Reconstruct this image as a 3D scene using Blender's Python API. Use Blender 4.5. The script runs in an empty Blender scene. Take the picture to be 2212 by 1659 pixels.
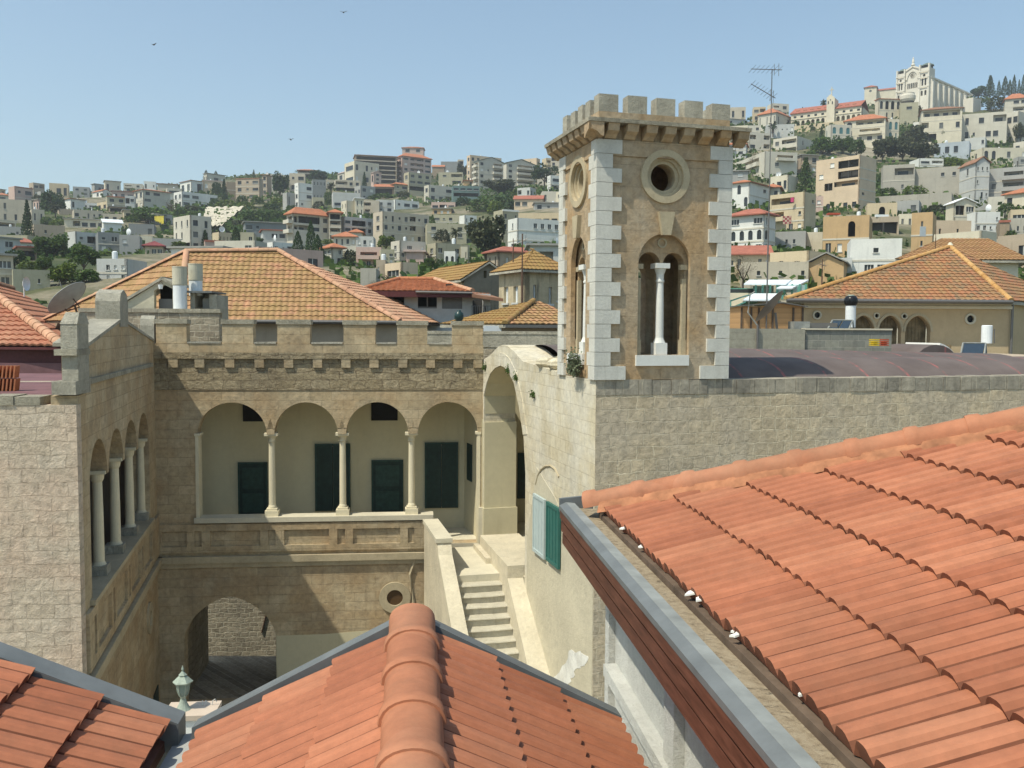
import bpy, math, random
from mathutils import Vector, Matrix, geometry
rad = math.radians
RND = random.Random(11)
SC = bpy.context.scene
COL = SC.collection

# ------------------------------------------------------------------ camera, sky, sun, exposure
CZ = 11.0                        # eye height above the courtyard floor
FP = 1950.0                      # focal length for a picture 2212 units wide
CAMM = Matrix.Rotation(rad(90 - 3.51), 3, 'X') @ Matrix.Rotation(rad(0.33), 3, 'Z')
cam = bpy.data.cameras.new('camera')
cam.sensor_width = 36.0
cam.lens = FP / 2212.0 * 36.0
cam.clip_start = 0.1
cam.clip_end = 4000
camo = bpy.data.objects.new('camera', cam)
COL.objects.link(camo)
camo.matrix_world = Matrix.Translation((0, 0, CZ)) @ CAMM.to_4x4()
SC.camera = camo
TOSUN = Vector((-0.49, -0.37, 1.0)).normalized()
W = bpy.data.worlds.new('World')
SC.world = W
W.use_nodes = True
nt = W.node_tree
bg = nt.nodes['Background']
sky = nt.nodes.new('ShaderNodeTexSky')
sky.sky_type = 'NISHITA'
sky.sun_disc = False
sky.sun_elevation = math.asin(TOSUN.z)
sky.sun_rotation = math.atan2(TOSUN.x, TOSUN.y)
sky.altitude = 0
sky.air_density = 1.0
sky.dust_density = 1.2
sky.ozone_density = 0.7
tint = nt.nodes.new('ShaderNodeMix'); tint.data_type = 'RGBA'; tint.blend_type = 'MULTIPLY'
tint.inputs[0].default_value = 1.0; tint.inputs[7].default_value = (0.93, 1.03, 0.97, 1)
nt.links.new(sky.outputs[0], tint.inputs[6]); nt.links.new(tint.outputs[2], bg.inputs[0])
bg.inputs[1].default_value = 0.11
sl = bpy.data.lights.new('sun', 'SUN')
sl.energy = 3.0
sl.angle = rad(0.55)
sl.color = (1.0, 0.95, 0.80)
so = bpy.data.objects.new('sun', sl)
COL.objects.link(so)
so.rotation_euler = (-TOSUN).to_track_quat('-Z', 'Y').to_euler()
SC.view_settings.view_transform = 'Standard'
SC.view_settings.look = 'None'
SC.view_settings.exposure = 0.72
SC.view_settings.gamma = 1.0
SC.render.engine = 'CYCLES'
SC.cycles.max_bounces = 6
SC.cycles.diffuse_bounces = 3
SC.cycles.glossy_bounces = 2
SC.cycles.transparent_max_bounces = 6

# ------------------------------------------------------------------ geometry of the view
def ray(px, py):
    return CAMM @ Vector(((px - 1106) / FP, (829.5 - py) / FP, -1))

def at(px, py, Y):
    d = ray(px, py)
    return d * (Y / d.y) + Vector((0, 0, CZ))

def atz(px, py, z):
    d = ray(px, py)
    return d * ((z - CZ) / d.z) + Vector((0, 0, CZ))

class Frame:
    """vertical plane through (X, Y) : x runs along it, y goes into the wall, z is up"""
    def __init__(s, X, Y, ang, z=0.0):
        s.o = Vector((X, Y, z)); s.a = ang
        s.u = Vector((math.cos(ang), math.sin(ang), 0)); s.n = Vector((-math.sin(ang), math.cos(ang), 0))
    def hit(s, px, py, y=0.0):
        d = ray(px, py)
        o = s.o + s.n * y
        t = (o - Vector((0, 0, CZ))).dot(s.n) / d.dot(s.n)
        p = d * t + Vector((0, 0, CZ)) - s.o
        return p.dot(s.u), p.z
    def X(s, px, y=0.0, py=900): return s.hit(px, py, y)[0]
    def Z(s, px, py, y=0.0): return s.hit(px, py, y)[1]
    def w(s, x, y, z): return s.o + s.u * x + s.n * y + Vector((0, 0, z))
    def loc(s, p):
        q = p - s.o
        return Vector((q.dot(s.u), q.dot(s.n), q.z))

# ------------------------------------------------------------------ tagging
def tag(o, label=None, cat=None, group=None, kind=None):
    if label: o['label'] = label
    if cat: o['category'] = cat
    if group: o['group'] = group
    if kind: o['kind'] = kind
    return o

def thing(name, label, cat, loc=(0, 0, 0), rz=0.0, group=None):
    o = bpy.data.objects.new(name, None)
    COL.objects.link(o)
    o.location = loc; o.rotation_euler = (0, 0, rz)
    o.empty_display_size = 0.3
    return tag(o, label, cat, group)

def fthing(name, label, cat, fr, group=None):
    return thing(name, label, cat, fr.o, fr.a, group)

def copytree(o, parent=None):
    c = o.copy(); COL.objects.link(c)
    if parent: c.parent = parent
    for ch in list(o.children): copytree(ch, c)
    return c

# ------------------------------------------------------------------ mesh builder
class MB:
    def __init__(s):
        s.v = []; s.f = []; s.m = []; s.T = None; s.mi = 0
    def vt(s, p):
        p = Vector(p)
        if s.T is not None: p = s.T @ p
        s.v.append(p); return len(s.v) - 1
    def face(s, pts):
        s.f.append([s.vt(p) for p in pts]); s.m.append(s.mi)
    def fi(s, idx):
        s.f.append(list(idx)); s.m.append(s.mi)
    def box(s, x0, y0, z0, x1, y1, z1):
        i = [s.vt(p) for p in ((x0,y0,z0),(x1,y0,z0),(x1,y1,z0),(x0,y1,z0),(x0,y0,z1),(x1,y0,z1),(x1,y1,z1),(x0,y1,z1))]
        for q in ((0,1,5,4),(1,2,6,5),(2,3,7,6),(3,0,4,7),(4,5,6,7),(3,2,1,0)):
            s.fi([i[k] for k in q])
    def hexa(s, b, t):
        """4 bottom points, 4 top points"""
        i = [s.vt(p) for p in list(b) + list(t)]
        for q in ((0,1,5,4),(1,2,6,5),(2,3,7,6),(3,0,4,7),(4,5,6,7),(3,2,1,0)):
            s.fi([i[k] for k in q])
    def prism(s, poly, y0, y1):
        """(x,z) outline extruded along y"""
        n = len(poly)
        a = [s.vt((x, y0, z)) for x, z in poly]; b = [s.vt((x, y1, z)) for x, z in poly]
        s.fi(a); s.fi(b[::-1])
        for k in range(n):
            s.fi((a[k], b[k], b[(k+1) % n], a[(k+1) % n]))
    def slab(s, poly, dz):
        """3d polygon thickened downward"""
        n = len(poly)
        a = [s.vt(p) for p in poly]; b = [s.vt(Vector(p) - Vector((0, 0, dz))) for p in poly]
        s.fi(a); s.fi(b[::-1])
        for k in range(n):
            s.fi((a[k], b[k], b[(k+1) % n], a[(k+1) % n]))
    def plate(s, outer, holes, y0, y1):
        loops = [outer] + list(holes)
        vs = []; es = []
        for lp in loops:
            b = len(vs); n = len(lp)
            vs += [Vector((p[0], p[1])) for p in lp]
            es += [(b + k, b + (k+1) % n) for k in range(n)]
        r = geometry.delaunay_2d_cdt(vs, es, [], 0, 1e-5)
        V2, F2 = r[0], r[2]
        ia = [s.vt((p.x, y0, p.y)) for p in V2]; ib = [s.vt((p.x, y1, p.y)) for p in V2]
        for f in F2:
            cx = sum(V2[k].x for k in f) / len(f); cz = sum(V2[k].y for k in f) / len(f)
            if not inside(cx, cz, outer) or any(inside(cx, cz, h) for h in holes): continue
            s.fi([ia[k] for k in f]); s.fi([ib[k] for k in f][::-1])
        for lp in loops:
            n = len(lp)
            for k in range(n):
                p, q = lp[k], lp[(k+1) % n]
                s.face(((p[0], y0, p[1]), (p[0], y1, p[1]), (q[0], y1, q[1]), (q[0], y0, q[1])))
    def lathe(s, prof, c=(0, 0, 0), n=20, axis='z', cap=True):
        cx, cy, cz = c; rings = []
        for r, h in prof:
            ring = []
            for k in range(n):
                a = 2 * math.pi * k / n
                if axis == 'z': p = (cx + r*math.cos(a), cy + r*math.sin(a), cz + h)
                elif axis == 'y': p = (cx + r*math.cos(a), cy + h, cz + r*math.sin(a))
                else: p = (cx + h, cy + r*math.cos(a), cz + r*math.sin(a))
                ring.append(s.vt(p))
            rings.append(ring)
        for a, b in zip(rings, rings[1:]):
            for k in range(n):
                s.fi((a[k], a[(k+1) % n], b[(k+1) % n], b[k]))
        if cap:
            s.fi(rings[0][::-1]); s.fi(rings[-1])
    def ring(s, cx, cz, r0, r1, y0, y1, n=36):
        """flat ring (annulus) in the xz plane, thickened in y"""
        q = [[s.vt((cx + r*math.cos(2*math.pi*k/n), y, cz + r*math.sin(2*math.pi*k/n))) for k in range(n)]
             for r, y in ((r0, y1), (r0, y0), (r1, y0), (r1, y1))]
        for a, b in ((0, 1), (1, 2), (2, 3), (3, 0)):
            for k in range(n):
                s.fi((q[a][k], q[a][(k+1) % n], q[b][(k+1) % n], q[b][k]))
    def tube(s, pts, r, n=7, r1=None, cap=True):
        pts = [Vector(p) for p in pts]; rings = []
        if r1 is None: r1 = r
        for i, p in enumerate(pts):
            d = (pts[min(i+1, len(pts)-1)] - pts[max(i-1, 0)]).normalized()
            a = d.cross(Vector((0, 0, 1)))
            if a.length < 1e-3: a = Vector((1, 0, 0))
            a.normalize(); b = d.cross(a)
            rr = r + (r1 - r) * i / max(1, len(pts)-1)
            rings.append([s.vt(p + a*rr*math.cos(2*math.pi*k/n) + b*rr*math.sin(2*math.pi*k/n)) for k in range(n)])
        for a, b in zip(rings, rings[1:]):
            for k in range(n): s.fi((a[k], a[(k+1) % n], b[(k+1) % n], b[k]))
        if cap: s.fi(rings[0][::-1]); s.fi(rings[-1])
    def arcband(s, cx, zs, w, rise, wd, y0, y1, n=20, a0=0.0, a1=math.pi):
        """voussoir band round an arch head (half width w, rise)"""
        prev = None
        for k in range(n + 1):
            a = a1 + (a0 - a1) * k / n
            c, sn = math.cos(a), math.sin(a)
            p = (cx + w*c, zs + rise*sn); q = (cx + (w+wd)*c, zs + (rise+wd)*sn)
            if prev:
                (pp, pq) = prev
                s.hexa(((pp[0], y0, pp[1]), (p[0], y0, p[1]), (p[0], y1, p[1]), (pp[0], y1, pp[1])),
                       ((pq[0], y0, pq[1]), (q[0], y0, q[1]), (q[0], y1, q[1]), (pq[0], y1, pq[1])))
            prev = (p, q)
    def tiles(s, poly, exposure, period, amp, lift, samples=6, prof=None, waver=0.0, every=0):
        """courses of curved tiles laid over a planar polygon; poly[0]->poly[1] is the eave"""
        P = [Vector(p) for p in poly]
        a = (P[1] - P[0]).normalized()
        nrm = (P[1] - P[0]).cross(P[2] - P[0]).normalized()
        if nrm.z < 0: nrm = -nrm
        b = nrm.cross(a).normalized()
        if b.z < 0: b = -b
        Q = [((p - P[0]).dot(a), (p - P[0]).dot(b)) for p in P]
        vmax = max(q[1] for q in Q)
        def rng(v):
            xs = []
            n = len(Q)
            for k in range(n):
                (x0, v0), (x1, v1) = Q[k], Q[(k+1) % n]
                if abs(v1 - v0) < 1e-9:
                    if abs(v - v0) < 1e-6: xs += [x0, x1]
                    continue
                t = (v - v0) / (v1 - v0)
                if -1e-9 <= t <= 1 + 1e-9: xs.append(x0 + (x1 - x0) * t)
            return (min(xs), max(xs)) if xs else None
        if prof is None:
            prof = lambda u: abs(math.sin(math.pi * u)) ** 0.8
        nc = int(math.ceil(vmax / exposure))
        for i in range(nc):
            v0 = i * exposure; v1 = min(vmax - 1e-4, (i + 1) * exposure)
            if v1 - v0 < exposure * 0.06: continue
            r0 = rng(max(v0, 1e-4)); r1 = rng(v1)
            if not r0 or not r1: continue
            lo = min(r0[0], r1[0]); hi = max(r0[1], r1[1])
            step = period / samples
            k0 = math.floor(lo / step); k1 = math.ceil(hi / step)
            A = []; B = []; C = []
            for k in range(k0, k1 + 1):
                x = k * step
                h = prof((k % samples) / samples) * amp
                x0 = min(max(x, r0[0]), r0[1]); x1 = min(max(x, r1[0]), r1[1])
                tj = 0.0
                if waver:
                    col = math.floor(x / (period * max(1, every)) + 1e-6)
                    rr = random.Random(int(col) * 7919 + i * 104729)
                    tj = rr.uniform(-1, 1) * waver
                if every == 2 and k % (2 * samples) == 0: h -= 0.35 * amp
                A.append(s.vt(P[0] + a*x0 + b*(v0 + tj) + nrm*(h + lift + tj*0.35)))
                C.append(s.vt(P[0] + a*x0 + b*(v0 + tj + 0.006) + nrm*(-0.006 if every == 2 else h*0.75 - 0.012)))
                B.append(s.vt(P[0] + a*x1 + b*(v1 + 0.004) + nrm*(h*0.85)))
            for k in range(len(A) - 1):
                s.mi = 0
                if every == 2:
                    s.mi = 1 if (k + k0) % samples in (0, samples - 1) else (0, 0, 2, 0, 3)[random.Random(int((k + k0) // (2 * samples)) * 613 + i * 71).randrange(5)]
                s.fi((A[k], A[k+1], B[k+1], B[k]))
                s.mi = 1 if every == 2 else 0  # course ends get the same painted shade colour as the grooves
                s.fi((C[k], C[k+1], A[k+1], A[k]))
            s.mi = 0
    def build(s, name, mats, parent=None, smooth=False, loc=None, rz=0.0):
        me = bpy.data.meshes.new(name)
        me.from_pydata([tuple(p) for p in s.v], [], s.f)
        if not isinstance(mats, (list, tuple)): mats = [mats]
        for m in mats: me.materials.append(m)
        if len(mats) > 1: me.polygons.foreach_set('material_index', s.m)
        if smooth: me.polygons.foreach_set('use_smooth', [True] * len(me.polygons))
        me.update()
        o = bpy.data.objects.new(name, me)
        COL.objects.link(o)
        if parent is not None: o.parent = parent
        if loc is not None: o.location = loc
        o.rotation_euler.z = rz
        return o

def inside(x, z, poly):
    c = False; n = len(poly); j = n - 1
    for i in range(n):
        xi, zi = poly[i]; xj, zj = poly[j]
        if (zi > z) != (zj > z) and x < (xj - xi) * (z - zi) / (zj - zi) + xi: c = not c
        j = i
    return c

def archpoly(cx, hw, zb, zs, rise, n=16, pointed=False):
    p = [(cx - hw, zb)]
    for k in range(n + 1):
        a = math.pi - math.pi * k / n
        if pointed:
            t = abs(math.cos(a)); sx = math.copysign(t, math.cos(a))
            p.append((cx + hw * sx, zs + rise * math.sqrt(max(0, 1 - t ** 1.45))))
        else:
            p.append((cx + hw * math.cos(a), zs + rise * math.sin(a)))
    p.append((cx + hw, zb))
    return p
def rectpoly(x0, z0, x1, z1): return [(x0, z0), (x0, z1), (x1, z1), (x1, z0)]
def circpoly(cx, cz, r, n=28): return [(cx + r*math.cos(-2*math.pi*k/n), cz + r*math.sin(-2*math.pi*k/n)) for k in range(n)]

# ------------------------------------------------------------------ materials
def newmat(name):
    m = bpy.data.materials.new(name); m.use_nodes = True
    t = m.node_tree; b = t.nodes['Principled BSDF']
    b.inputs['Specular IOR Level'].default_value = 0.25
    return m, t, b
def nd(t, typ, **kw):
    n = t.nodes.new(typ)
    for k, v in kw.items(): setattr(n, k, v)
    return n
def ramp(t, src, stops):
    r = nd(t, 'ShaderNodeValToRGB')
    e = r.color_ramp.elements
    while len(e) < len(stops): e.new(0.5)
    for q, (p, c) in zip(e, stops):
        q.position = p; q.color = (c[0], c[1], c[2], 1) if isinstance(c, (tuple, list)) else (c, c, c, 1)
    t.links.new(src, r.inputs[0]); return r.outputs[0]
def mix(t, fac, a, b, mode='MIX'):
    n = nd(t, 'ShaderNodeMix', data_type='RGBA', blend_type=mode)
    for i, v in ((0, fac), (6, a), (7, b)):
        if hasattr(v, 'is_linked') or hasattr(v, 'links'): t.links.new(v, n.inputs[i])
        elif isinstance(v, (int, float)): n.inputs[i].default_value = v if i == 0 else (v, v, v, 1)
        else: n.inputs[i].default_value = (v[0], v[1], v[2], 1)
    return n.outputs[2]
def noise(t, vec, scale, detail=4, rough=0.55, dist=0.0):
    n = nd(t, 'ShaderNodeTexNoise'); n.inputs['Scale'].default_value = scale
    n.inputs['Detail'].default_value = detail; n.inputs['Roughness'].default_value = rough
    n.inputs['Distortion'].default_value = dist
    if vec is not None: t.links.new(vec, n.inputs['Vector'])
    return n.outputs['Fac']
def mapping(t, vec, sc=(1, 1, 1), loc=(0, 0, 0)):
    n = nd(t, 'ShaderNodeMapping'); n.inputs['Scale'].default_value = sc; n.inputs['Location'].default_value = loc
    t.links.new(vec, n.inputs['Vector']); return n.outputs[0]
def mth(t, op, a, b=None):
    n = nd(t, 'ShaderNodeMath', operation=op)
    for i, v in ((0, a), (1, b)):
        if v is None: continue
        if isinstance(v, (int, float)): n.inputs[i].default_value = v
        else: t.links.new(v, n.inputs[i])
    return n.outputs[0]
def bump(t, b, h, strength, dist):
    n = nd(t, 'ShaderNodeBump'); n.inputs['Strength'].default_value = strength; n.inputs['Distance'].default_value = dist
    t.links.new(h, n.inputs['Height']); t.links.new(n.outputs[0], b.inputs['Normal'])
def objvec(t): return nd(t, 'ShaderNodeTexCoord').outputs['Object']
def wallvec(t):
    o = objvec(t); s = nd(t, 'ShaderNodeSeparateXYZ'); t.links.new(o, s.inputs[0])
    c = nd(t, 'ShaderNodeCombineXYZ')
    t.links.new(mth(t, 'ADD', s.outputs[0], s.outputs[1]), c.inputs[0]); t.links.new(s.outputs[2], c.inputs[1])
    return c.outputs[0]

def ashlar(name, c1, c2, mortar, bw, bh, msize=0.012, bumpd=0.02, stain=(0.10, 0.09, 0.075), stamt=0.5, rough=0.9,
           warp=0.03, squash=1.0, grain=0.5, c3=None, joint=0.6, bstr=0.7):
    m, t, b = newmat(name)
    v = wallvec(t)
    n0 = nd(t, 'ShaderNodeTexNoise'); n0.inputs['Scale'].default_value = 2.2; n0.inputs['Detail'].default_value = 3
    t.links.new(v, n0.inputs['Vector'])
    vm = nd(t, 'ShaderNodeVectorMath', operation='SCALE'); t.links.new(n0.outputs['Color'], vm.inputs[0]); vm.inputs['Scale'].default_value = warp
    va = nd(t, 'ShaderNodeVectorMath', operation='ADD'); t.links.new(v, va.inputs[0]); t.links.new(vm.outputs[0], va.inputs[1])
    br = nd(t, 'ShaderNodeTexBrick')
    br.offset = 0.46; br.squash = squash; br.squash_frequency = 3
    t.links.new(va.outputs[0], br.inputs['Vector'])
    br.inputs['Scale'].default_value = 1.0
    br.inputs['Brick Width'].default_value = bw; br.inputs['Row Height'].default_value = bh
    br.inputs['Mortar Size'].default_value = msize; br.inputs['Mortar Smooth'].default_value = 0.4
    br.inputs['Bias'].default_value = 0.0
    br.inputs['Color1'].default_value = (*c1, 1); br.inputs['Color2'].default_value = (*c2, 1)
    br.inputs['Mortar'].default_value = (*mortar, 1)
    ov = objvec(t)
    f1 = noise(t, ov, 0.7, 5, 0.6); f2 = noise(t, ov, 7.0, 8, 0.72); f3 = noise(t, ov, 34.0, 4, 0.7)
    col = br.outputs['Color']
    if c3: col = mix(t, ramp(t, noise(t, mapping(t, ov, loc=(7, 3, 1)), 0.9, 3, 0.6), [(0.42, 0.0), (0.62, 1.0)]), col, mix(t, 0.65, col, c3))
    col = mix(t, ramp(t, f1, [(0.46, 0.0), (0.72, stamt)]), col, mix(t, 0.75, col, stain))
    sv = mapping(t, ov, (2.2, 2.2, 0.35))
    col = mix(t, ramp(t, noise(t, sv, 1.6, 6, 0.65), [(0.52, 0.0), (0.75, stamt * 0.8)]), col, mix(t, 0.7, col, stain))
    col = mix(t, grain, col, ramp(t, f2, [(0.28, 0.55), (0.5, 1.0), (0.74, 1.35)]), 'MULTIPLY')
    col = mix(t, ramp(t, f3, [(0.3, 0.35), (0.42, 0.0)]), col, mix(t, 0.6, col, (0.05, 0.045, 0.035)))
    t.links.new(col, b.inputs['Base Color'])
    b.inputs['Roughness'].default_value = rough
    h = mth(t, 'ADD', mth(t, 'MULTIPLY', br.outputs['Fac'], -joint), mth(t, 'ADD', mth(t, 'MULTIPLY', f2, 1.3), mth(t, 'MULTIPLY', f3, 0.15)))
    bump(t, b, h, bstr, bumpd)
    return m

def plaster(name, c, var=0.12, stain=(0.12, 0.11, 0.09), stamt=0.25, rough=0.9, bumpd=0.004, scale=1.0, streak=1.0, bstr=0.5, pit=0.0):
    m, t, b = newmat(name)
    ov = objvec(t)
    f1 = noise(t, ov, 0.5 * scale, 6, 0.6); f2 = noise(t, ov, 6 * scale, 6, 0.7)
    col = mix(t, 1.0, c, ramp(t, f1, [(0.3, 1 - var), (0.7, 1 + var)]), 'MULTIPLY')
    col = mix(t, 1.0, col, ramp(t, f2, [(0.3, 1 - var * 0.6), (0.7, 1 + var * 0.6)]), 'MULTIPLY')
    sv = mapping(t, ov, (2.0, 2.0, 0.22))
    col = mix(t, ramp(t, noise(t, sv, 1.3 * scale, 6, 0.7), [(0.55, 0.0), (0.8, stamt * streak)]), col, stain)
    col = mix(t, ramp(t, noise(t, mapping(t, ov, loc=(5, 9, 2)), 0.9 * scale, 7, 0.7), [(0.6, 0.0), (0.78, stamt)]), col, stain)
    t.links.new(col, b.inputs['Base Color']); b.inputs['Roughness'].default_value = rough
    if pit:
        f3 = noise(t, ov, 26 * scale, 5, 0.75)
        col = mix(t, ramp(t, f3, [(0.3, pit), (0.45, 0.0)]), col, stain); t.links.new(col, b.inputs['Base Color'])
        f2 = mth(t, 'ADD', f2, mth(t, 'MULTIPLY', f3, 0.6))
    bump(t, b, f2, bstr, bumpd)
    return m

def flatmat(name, c, rough=0.6, metal=0.0, var=0.06, scale=8, emit=None):
    m, t, b = newmat(name)
    ov = objvec(t)
    col = mix(t, 1.0, c, ramp(t, noise(t, ov, scale, 5, 0.6), [(0.3, 1 - var), (0.7, 1 + var)]), 'MULTIPLY')
    t.links.new(col, b.inputs['Base Color']); b.inputs['Roughness'].default_value = rough; b.inputs['Metallic'].default_value = metal
    return m

def tilemat(name, cols, tw, th, var=1.0, lichen=None, lamt=0.0, rough=0.75, bumpd=0.003, dirt=0.3, aa=None, eave=None, lscale=1.2):
    """clay tile colour: every tile a slightly different tint; tw, th the size of one tile on the slope"""
    m, t, b = newmat(name)
    ov = objvec(t)
    vo = nd(t, 'ShaderNodeTexVoronoi'); vo.inputs['Scale'].default_value = 1.0; vo.inputs['Randomness'].default_value = 0.55
    t.links.new(mapping(t, ov, (1 / tw, 1 / tw, 1 / th)), vo.inputs['Vector'])
    s = nd(t, 'ShaderNodeSeparateColor'); t.links.new(vo.outputs['Color'], s.inputs[0])
    n = len(cols)
    col = ramp(t, s.outputs[0], [(i / max(1, n - 1), cols[i]) for i in range(n)])
    base = cols[n // 2]
    col = mix(t, var, base, col)
    f1 = noise(t, ov, 1.1, 5, 0.6); f2 = noise(t, ov, 12, 6, 0.7)
    col = mix(t, 1.0, col, ramp(t, f1, [(0.3, 0.86), (0.7, 1.12)]), 'MULTIPLY')
    col = mix(t, 1.0, col, ramp(t, f2, [(0.3, 0.85), (0.7, 1.12)]), 'MULTIPLY')
    if dirt: col = mix(t, ramp(t, noise(t, mapping(t, ov, loc=(3, 1, 8)), 2.4, 8, 0.75), [(0.55, 0.0), (0.78, dirt)]), col, (0.10, 0.075, 0.05))
    if lichen: col = mix(t, ramp(t, noise(t, mapping(t, ov, loc=(9, 4, 2)), lscale, 8, 0.75), [(0.5 - 0.2 * lamt, 0.0), (0.72 - 0.15 * lamt, lamt)]), col, lichen)
    t.links.new(col, b.inputs['Base Color']); b.inputs['Roughness'].default_value = rough
    bump(t, b, f2, 0.4, bumpd)
    return m

def leafmat(name, c1, c2, c3):
    m, t, b = newmat(name)
    g = nd(t, 'ShaderNodeNewGeometry')
    oi = nd(t, 'ShaderNodeObjectInfo')
    col = ramp(t, g.outputs['Random Per Island'], [(0.0, c1), (0.55, c2), (1.0, c3)])
    col = mix(t, 1.0, col, ramp(t, oi.outputs['Random'], [(0.0, 0.8), (1.0, 1.2)]), 'MULTIPLY')
    t.links.new(col, b.inputs['Base Color']); b.inputs['Roughness'].default_value = 0.6
    b.inputs['Specular IOR Level'].default_value = 0.2
    tr = nd(t, 'ShaderNodeBsdfTranslucent'); t.links.new(col, tr.inputs[0])
    mx = nd(t, 'ShaderNodeMixShader'); mx.inputs[0].default_value = 0.25
    t.links.new(b.outputs[0], mx.inputs[1]); t.links.new(tr.outputs[0], mx.inputs[2])
    t.links.new(mx.outputs[0], t.nodes['Material Output'].inputs[0])
    return m

M = {}
M['facade'] = ashlar('golden limestone', (0.53, 0.425, 0.275), (0.43, 0.34, 0.21), (0.40, 0.32, 0.205), 0.62, 0.27, 0.008, 0.03, c3=(0.40, 0.275, 0.15), stamt=0.5, grain=0.7)
M['facade_rough'] = ashlar('eroded limestone', (0.47, 0.385, 0.25), (0.37, 0.295, 0.18), (0.32, 0.25, 0.155), 0.5, 0.24, 0.012, 0.12, stamt=0.5, warp=0.26, grain=0.9, bstr=1.0, joint=0.3)
M['left_front'] = ashlar('pale coarse limestone', (0.66, 0.555, 0.43), (0.58, 0.48, 0.36), (0.53, 0.44, 0.335), 0.50, 0.25, 0.010, 0.07, stamt=0.25, warp=0.14, grain=0.75, bstr=0.9, joint=0.4, c3=(0.68, 0.51, 0.38))
M['side_stone'] = ashlar('bright cut limestone', (0.62, 0.555, 0.41), (0.54, 0.465, 0.32), (0.44, 0.375, 0.26), 0.34, 0.27, 0.007, 0.02, c3=(0.66, 0.62, 0.52), stamt=0.3, warp=0.05)
M['right_stone'] = ashlar('grey brown rubble ashlar', (0.60, 0.49, 0.335), (0.47, 0.385, 0.265), (0.74, 0.64, 0.46), 0.37, 0.25, 0.012, 0.045, stain=(0.26, 0.215, 0.15), stamt=0.4, warp=0.15, squash=0.75, grain=0.85, c3=(0.50, 0.43, 0.33), bstr=0.9)
M['tower_stone'] = ashlar('tower sandstone', (0.41, 0.31, 0.20), (0.35, 0.27, 0.175), (0.34, 0.265, 0.17), 0.9, 0.42, 0.005, 0.03, stain=(0.47, 0.40, 0.30), stamt=0.8, c3=(0.43, 0.27, 0.13), grain=0.8)
M['rubble'] = ashlar('rubble stone', (0.40, 0.34, 0.25), (0.26, 0.22, 0.16), (0.45, 0.40, 0.30), 0.3, 0.18, 0.02, 0.06, stamt=0.6, warp=0.2, grain=0.8)
M['quoin'] = plaster('white quoin stone', (0.58, 0.565, 0.505), 0.13, (0.33, 0.31, 0.25), 0.5, bumpd=0.02, scale=3, pit=0.4)
M['lichen'] = plaster('lichened coping stone', (0.40, 0.365, 0.28), 0.3, (0.10, 0.095, 0.075), 0.85, bumpd=0.06, scale=3, bstr=0.9, pit=0.6)
M['greystone'] = plaster('grey weathered stone', (0.44, 0.41, 0.33), 0.28, (0.15, 0.14, 0.11), 0.7, bumpd=0.06, scale=2.5, bstr=0.9, pit=0.6)
M['trim'] = plaster('carved limestone trim', (0.43, 0.36, 0.24), 0.16, (0.2, 0.15, 0.09), 0.4, bumpd=0.012, scale=3)
M['trimlite'] = plaster('pale limestone trim', (0.56, 0.51, 0.39), 0.1, (0.3, 0.26, 0.18), 0.3, bumpd=0.008, scale=3)
M['column'] = plaster('pale column stone', (0.68, 0.61, 0.44), 0.08, (0.5, 0.43, 0.3), 0.2, bumpd=0.008, scale=3)
M['gallery'] = plaster('ochre lime plaster', (0.55, 0.495, 0.335), 0.07, (0.36, 0.31, 0.19), 0.35, bumpd=0.003)
M['wallplaster'] = plaster('patched cream render', (0.52, 0.47, 0.35), 0.14, (0.36, 0.33, 0.25), 0.6, bumpd=0.02, scale=1.4, bstr=0.7, pit=0.2)
M['white'] = plaster('white paint', (0.72, 0.71, 0.66), 0.04, (0.4, 0.37, 0.3), 0.18)
M['whiterough'] = plaster('white pebble render', (0.74, 0.73, 0.67), 0.12, (0.42, 0.39, 0.32), 0.2, bumpd=0.03, scale=4, bstr=1.0, pit=0.5)
M['greendark'] = flatmat('dark green painted wood', (0.012, 0.032, 0.026), 0.5, var=0.3)
M['greenframe'] = flatmat('green frame', (0.02, 0.05, 0.04), 0.5, var=0.3)
M['limewash'] = plaster('thin limewash', (0.66, 0.65, 0.6), 0.2, (0.45, 0.41, 0.32), 0.7, bumpd=0.02, scale=5)
M['teal'] = flatmat('teal painted shutter', (0.03, 0.125, 0.105), 0.5, var=0.12)
M['palegreen'] = flatmat('faded pale green shutter', (0.42, 0.49, 0.48), 0.5, var=0.08)
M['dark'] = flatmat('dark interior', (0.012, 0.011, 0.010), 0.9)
M['pane'] = flatmat('window glass', (0.035, 0.04, 0.045), 0.12, var=0.5, scale=0.6)
M['panelite'] = flatmat('curtained window glass', (0.11, 0.115, 0.11), 0.25, var=0.4, scale=0.8)
M['tealglass'] = flatmat('teal glass', (0.06, 0.17, 0.18), 0.15, var=0.2)
M['frame'] = flatmat('pale window frame', (0.55, 0.54, 0.50), 0.5)
M['metal'] = flatmat('grey galvanised flashing', (0.15, 0.16, 0.16), 0.5, 0.1, 0.18, 5)
M['metallite'] = flatmat('light zinc capping', (0.24, 0.25, 0.235), 0.7, 0.0, 0.25, 5)
M['steel'] = flatmat('dull steel', (0.18, 0.17, 0.16), 0.5, 0.5)
M['rust'] = flatmat('rusty iron', (0.13, 0.08, 0.055), 0.8, 0.2, 0.3)
M['black'] = flatmat('black plastic', (0.012, 0.013, 0.015), 0.28)
M['tank'] = flatmat('white painted tank', (0.72, 0.74, 0.74), 0.4, var=0.08, scale=2)
M['dish'] = flatmat('grey dish metal', (0.33, 0.34, 0.33), 0.5, 0.1, 0.1)
M['solar'] = flatmat('solar glass', (0.04, 0.06, 0.085), 0.12)
M['whitemetal'] = flatmat('white metal sheet', (0.75, 0.80, 0.82), 0.4, 0.0, 0.05)
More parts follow.
